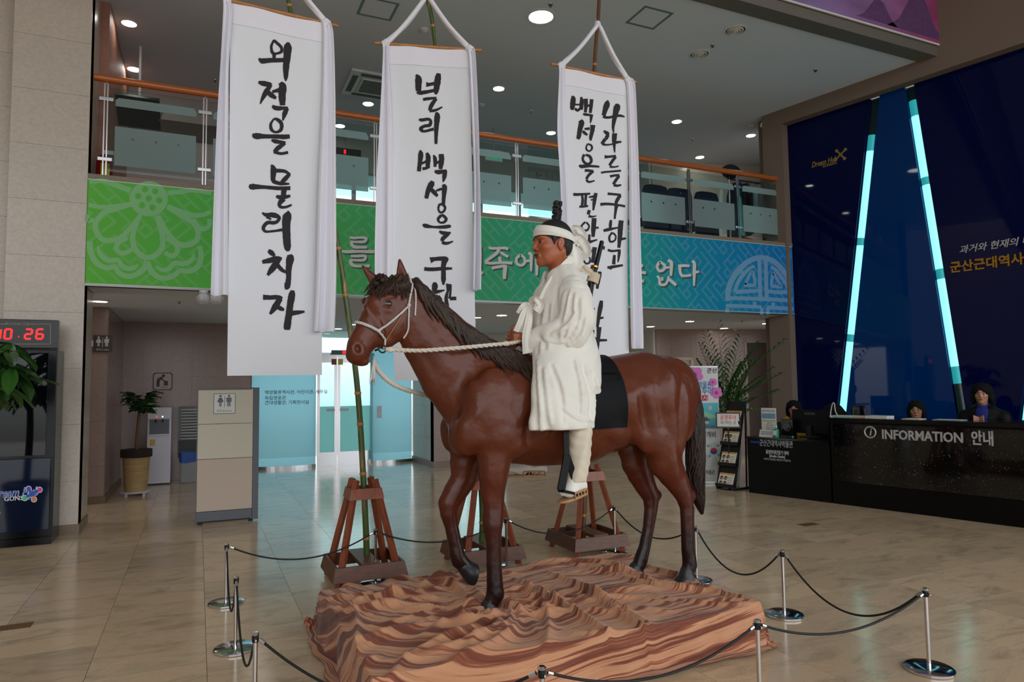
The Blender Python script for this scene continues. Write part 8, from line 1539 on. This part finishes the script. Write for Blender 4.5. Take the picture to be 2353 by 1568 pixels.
# ---- brochure rack
rk = dthing('brochure_rack', 'black tiered brochure rack with four shelves beside the counter', 'brochure rack', -.36, .02); rz = [.06, .36, .66, .96]
M('flyer', (222, 214, 200), rough=.6); M('flyer_flower', (210, 150, 60), rough=.6, var=(40, .5))
for sx in (-.15, .15): MB().bar((sx, -.05, .02), (sx, .26, 1.28), .018, .018).build('side_rail', 'black_matt', rk); MB().bar((sx, .24, .02), (sx, .27, 1.28), .018, .018).build('rear_rail', 'black_matt', rk); MB().bar((sx, -.06, .015), (sx, .28, .015), .02, .03).build('foot', 'black_matt', rk)
for k, z in enumerate(rz):
    y = -.06+.072*k; tr_ = MB().bar((-.15, y+.06, z+.16), (.15, y+.06, z+.16), .005, .34, up=(0, .42, 1)).build('tray_back', 'black_matt', rk); MB().box((-.15, y-.03, z-.02), (.15, y+.03, z-.005)).box((-.15, y-.035, z-.02), (.15, y-.03, z+.03)).build('tray_lip', 'black_matt', rk)
    fl_ = thing('brochure', 'stack of white brochures with small portraits on the %s rack shelf' % ('lowest', 'second lowest', 'second highest', 'top')[k], 'brochure', group='brochures on the rack'); fl_.matrix_world = rk.matrix_world@Matrix.Translation((0, y-.006, z-.004))
    up_ = nrm((0, .42, 1)); rt = np.array([1, 0, 0]); nn = np.cross(rt, up_); Q = lambda x, y_, o=.0: rt*x+up_*y_+nn*(.012+o)
    m = MB(); V = [Q(-.125, 0), Q(.125, 0), Q(.125, .19), Q(-.125, .19)]; V += [v-nn*.01 for v in V]; m.add(V, [(0, 1, 2, 3), (7, 6, 5, 4), (0, 4, 5, 1), (1, 5, 6, 2), (2, 6, 7, 3), (3, 7, 4, 0)]).build('sheets', 'flyer', fl_)
    MB().add([Q(-.12, .165, .001), Q(.12, .165, .001), Q(.12, .188, .001), Q(-.12, .188, .001)], [(0, 1, 2, 3)]).build('flower_border', 'flyer_flower', fl_, fix=False)
    for a in (-.08, -.01):
        for b in (.04, .115):
            MB().add([Q(a+.026*math.cos(t_), b+.03*math.sin(t_), .001) for t_ in np.linspace(0, 2*PI, 15)[:-1]], [tuple(range(14))]).build('portrait_hair', 'hair_dark', fl_, fix=False); MB().add([Q(a+.004+.016*math.cos(t_), b-.006+.02*math.sin(t_), .002) for t_ in np.linspace(0, 2*PI, 13)[:-1]], [tuple(range(12))]).build('portrait_face', 'skin_face', fl_, fix=False)
    for b in (.05, .085, .12): text('flyer_text', '독립운동가', .016, 'dark_grey', Q(.065, b, .001), rt, up_, fl_, ext=.0002)
# ---- waiting point sign
G = gz(1678, 1124); fs = thing('floor_sign', 'framed waiting place sign on a black pole beside the rack', 'sign', tuple(G)); fc = tocam(G)+np.array([-.0, 0, 0]); lx = np.array([-fc[1], fc[0], 0]); lx = lx if lx@CR > 0 else -lx
MB().lathe([(.15, 0), (.155, .006), (.15, .014), (.03, .02)], n=28).build('base', 'black_gloss', fs, smooth=True); zc2 = pl(1677, 966, G, fc)[2]; MB().cyl((0, 0, .01), (0, 0, zc2-.02), .011, n=12).build('pole', 'black_matt', fs, smooth=True); MB().cyl((0, 0, zc2-.12), (0, 0, zc2-.02), .013, n=12).build('pole_sleeve', 'steel', fs, smooth=True)
hw = .5*abs((pl(1706, 966, G, fc)-pl(1649, 966, G, fc))@lx); hh = .5*(pl(1677, 948, G, fc)[2]-pl(1677, 984, G, fc)[2]); up_ = nrm(np.array([0, 0, 1])-fc*.15); nn = np.cross(lx, up_); C_ = fc*.02+np.array([0, 0, zc2]); Q = lambda x, y, o=0.: C_+lx*x+up_*y+nn*o
def plate(nm, W_, H_, o0, o1, mat, par, Q): V = [Q(*p, o0) for p in ((-W_, -H_), (W_, -H_), (W_, H_), (-W_, H_))]+[Q(*p, o1) for p in ((-W_, -H_), (W_, -H_), (W_, H_), (-W_, H_))]; return MB().add(V, [(3, 2, 1, 0), (4, 5, 6, 7), (0, 1, 5, 4), (1, 2, 6, 5), (2, 3, 7, 6), (3, 0, 4, 7)]).build(nm, mat, par)
M('frame_gold', (180, 160, 110), rough=.5); plate('frame', hw, hh, -.01, .006, 'dark_grey', fs, Q); plate('card', hw*.88, hh*.82, .006, .008, 'paper', fs, Q); plate('card_border', hw*.80, hh*.72, .008, .0085, 'frame_gold', fs, Q); plate('card_field', hw*.78, hh*.69, .0085, .009, 'paper', fs, Q)
text('red_lettering', '동행투어', .085, 'flag_red', Q(0, hh*.28, .0095), lx, up_, fs, ext=.0004, off=.012, shear=.15, width=hw*1.3); text('black_lettering', '대기하는 곳', .06, 'dark_grey', Q(0, -hh*.35, .0095), lx, up_, fs, ext=.0004, off=.008, width=hw*1.25)
# ---- tall printed banner stand
G = gz(1658, 1113); fc = tocam(G); lx = np.array([-fc[1], fc[0], 0]); lx = lx if lx@CR > 0 else -lx; bn_ = thing('banner_display', 'tall printed display banner with pink flowers, map and flag behind the horse tail', 'banner stand', tuple(G-lx*.3)); C_ = np.array(bn_.location); zt = pl(1649, 843, G, fc)[2]; up_ = nrm(np.array([0, 0, 1])-fc*.02); nn = np.cross(lx, up_)
def QB(px, py, o=0.): q = pl(px, py, G, fc)-C_; return q+nn*(.006+o)
M('banner_paper', (216, 220, 220), rough=.6); M('petal', (214, 120, 196), rough=.6); M('petal_dark', (190, 40, 110), rough=.6); M('text_blue', (40, 120, 190), rough=.6); M('tag_red', (190, 40, 66), rough=.6); M('map_blue', (90, 190, 210), rough=.6); M('map_green', (150, 210, 170), rough=.6); M('pinwheel', (186, 206, 206), rough=.6); M('roof_grey', (90, 96, 110), rough=.6); M('sand', (214, 196, 160), rough=.6)
V = [QB(1565, 843, -.004), QB(1649, 843, -.004), QB(1657.5, 1112, -.004), QB(1571, 1112, -.004)]; V += [v-nn*.003 for v in V]; MB().add(V, [(0, 1, 2, 3), (7, 6, 5, 4), (0, 4, 5, 1), (1, 5, 6, 2), (2, 6, 7, 3), (3, 7, 4, 0)]).build('sheet', 'banner_paper', bn_); MB().bar(QB(1570, 1112, -.05)*np.array([1, 1, 0])+np.array([0, 0, .02]), QB(1658, 1113, -.05)*np.array([1, 1, 0])+np.array([0, 0, .02]), .14, .04).build('base_bar', 'steel', bn_, bevel=.004); MB().bar(QB(1611, 1110, -.05), QB(1607, 845, -.05), .02, .02, up=(1, 0, 0)).build('rear_pole', 'steel', bn_); MB().bar(QB(1565, 843, -.005), QB(1649, 843, -.005), .02, .02).build('top_bar', 'steel', bn_)
def poly(nm, pts, mat, o=0.): MB().add([QB(x, y, o) for x, y in pts], [tuple(range(len(pts)))]).build(nm, mat, bn_, fix=False)
def flower(cx, cy, r):
    for k in range(5): a = k*2*PI/5+.4; poly('flower_petal', [(cx+r*.55*math.cos(a)+r*.5*math.cos(b), cy+r*.55*math.sin(a)+r*.45*math.sin(b)) for b in np.linspace(0, 2*PI, 13)[:-1]], 'petal', .0004*k)
    poly('flower_heart', [(cx+r*.28*math.cos(b), cy+r*.28*math.sin(b)) for b in np.linspace(0, 2*PI, 13)[:-1]], 'petal_dark', .003)
flower(1596, 862, 20); flower(1638, 879, 10); flower(1646, 903, 14)
mid = lambda x, y: QB(x, y, .003)
def tx(nm, s_, h, mat, x, y, w=None): text(nm, s_, h, mat, mid(x, y), lx, up_, bn_, ext=.0004, off=.012, width=w)
mp_ = mpx(G)
tx('city_name', '군산', .085, 'dark_grey', 1636, 853); tx('title_line', '군산근대역사박물관', .115, 'text_blue', 1590, 886, 62*mp_*1.4); tx('title_line', '스탬프 투어', .135, 'text_blue', 1604, 900, 56*mp_*1.2)
poly('red_tag', [(1590, 910), (1627, 908), (1627, 921), (1590, 922)], 'tag_red', .0015); tx('tag_text', '완료시', .085, 'paper', 1609, 915.5)
poly('map_sea', [(1573, 927), (1650, 926), (1651, 985), (1574, 985)], 'map_blue'); poly('map_land', [(1574, 945), (1612, 945), (1650, 957), (1650, 963), (1612, 960), (1574, 957)], 'map_green', .001); poly('map_beach', [(1574, 980), (1600, 976), (1651, 978), (1651, 985), (1574, 985)], 'paper_blue', .001); poly('map_building', [(1615, 968), (1628, 966), (1629, 974), (1616, 975)], 'paper', .0015); poly('map_roof', [(1612, 969), (1622, 957), (1632, 967)], 'roof_grey', .0018); poly('map_pin', [(1632+4*math.cos(b), 938+5*math.sin(b)) for b in np.linspace(0, 2*PI, 13)[:-1]], 'sand', .002)
tx('subtitle', '태극바람개비', .105, 'dark_grey', 1612, 1000, 64*mp_)
for pts in ([(1640, 1037), (1650, 1015), (1622, 1022)], [(1640, 1037), (1612, 1050), (1618, 1070)], [(1640, 1037), (1634, 1075), (1652, 1065)], [(1640, 1037), (1657, 1030), (1655, 1055)]): poly('pinwheel_vane', pts, 'pinwheel', .0005)
for m_, a0, a1 in (('flag_red', PI, 2*PI), ('flag_blue', 0, PI)): poly('flag_disc', [(1640+8*math.cos(a), 1037+7.5*math.sin(a)) for a in np.linspace(a0, a1, 14)], m_, .002)
for dx, dy in ((-13, -11), (12, 9), (-9, 12), (10, -12)):
    for k in (-1.6, 0, 1.6): poly('trigram_bar', [(1640+dx-3, 1037+dy+k-.45), (1640+dx+3, 1037+dy+k-1.3), (1640+dx+3, 1037+dy+k-.5), (1640+dx-3, 1037+dy+k+.35)], 'dark_grey', .002)
poly('pinwheel_stick', [(1643, 1056), (1646, 1055), (1657, 1105), (1654, 1106)], 'sand', .0008); tx('museum_line', '군산근대역사박물관', .075, 'dark_grey', 1612, 1086, 58*mp_)
# ---- palm in white pot
PP = gz(1688, 1103); pa = thing('potted_palm', 'tall areca palm in a white pot behind the brochure rack', 'potted plant', (7.75, 8.75, 0)); pc_ = np.array([7.75, 8.75, 0]); R_ = random.Random(4); zr = pl(1690, 1022, pc_, tocam(pc_))[2]
MB().lathe([(.13, 0), (.15, .03), (.19, zr*.6), (.20, zr-.02), (.185, zr), (.17, zr-.03)], n=28).build('pot', 'pot_white', pa, smooth=True); MB().lathe([(.17, zr-.03), (.001, zr-.03)], n=16).build('soil', 'soil', pa)
M('palm_leaf', (44, 92, 34), rough=.4, rnd=.2)
fcv = tocam(pc_); rx = np.array([-fcv[1], fcv[0], 0]); rx = rx if rx@CR > 0 else -rx
tips = [(1612, 794), (1622, 765), (1650, 748), (1668, 790), (1700, 780), (1738, 792), (1795, 788), (1605, 832), (1640, 830), (1730, 830), (1770, 850), (1790, 862), (1655, 870), (1700, 840), (1745, 880), (1780, 900), (1640, 900), (1690, 890), (1720, 920), (1760, 940), (1660, 930), (1630, 850), (1680, 815), (1715, 860)]
for i, (px, py) in enumerate(tips):
    E_ = pl(px, py, pc_, fcv)-pc_+fcv*R_.uniform(-.35, .35); b0 = np.array([R_.uniform(-.08, .08), R_.uniform(-.08, .08), zr-.04]); mid_ = b0*.45+E_*.55+np.array([0, 0, .16+.05*R_.random()]); mid_[:2] = b0[:2]+(E_[:2]-b0[:2])*.35
    S = spline([b0, b0*.7+mid_*.3+np.array([0, 0, .1]), mid_, E_], 26); MB().tube(S, np.linspace(.011, .002, 26), 6).build('stem', 'stem_green', pa, smooth='all')
    m = MB(); T_ = np.gradient(S, axis=0)
    for k in range(9, 26):
        d = nrm(T_[k]); sd = np.cross(d, (0, 0, 1)); sd = nrm(sd) if np.linalg.norm(sd) > .1 else rx; L = .26*math.sin(PI*min(1, (k-9)/19))+.05
        for sg in (-1, 1):
            dirv = nrm(sd*sg*.9+d*.75+np.array([0, 0, .12])); up2 = np.cross(dirv, d*sg); p0 = S[k]; p1 = p0+dirv*L*.5+np.array([0, 0, .01]); p2 = p0+dirv*L+np.array([0, 0, -.06]); wv = nrm(np.cross(dirv, (0, 0, 1)))*.019; m.add([p0, p1-wv, p1+wv, p2], [(0, 1, 2), (1, 3, 2)])
    m.build('frond', 'palm_leaf', pa, fix=False, kind='stuff')
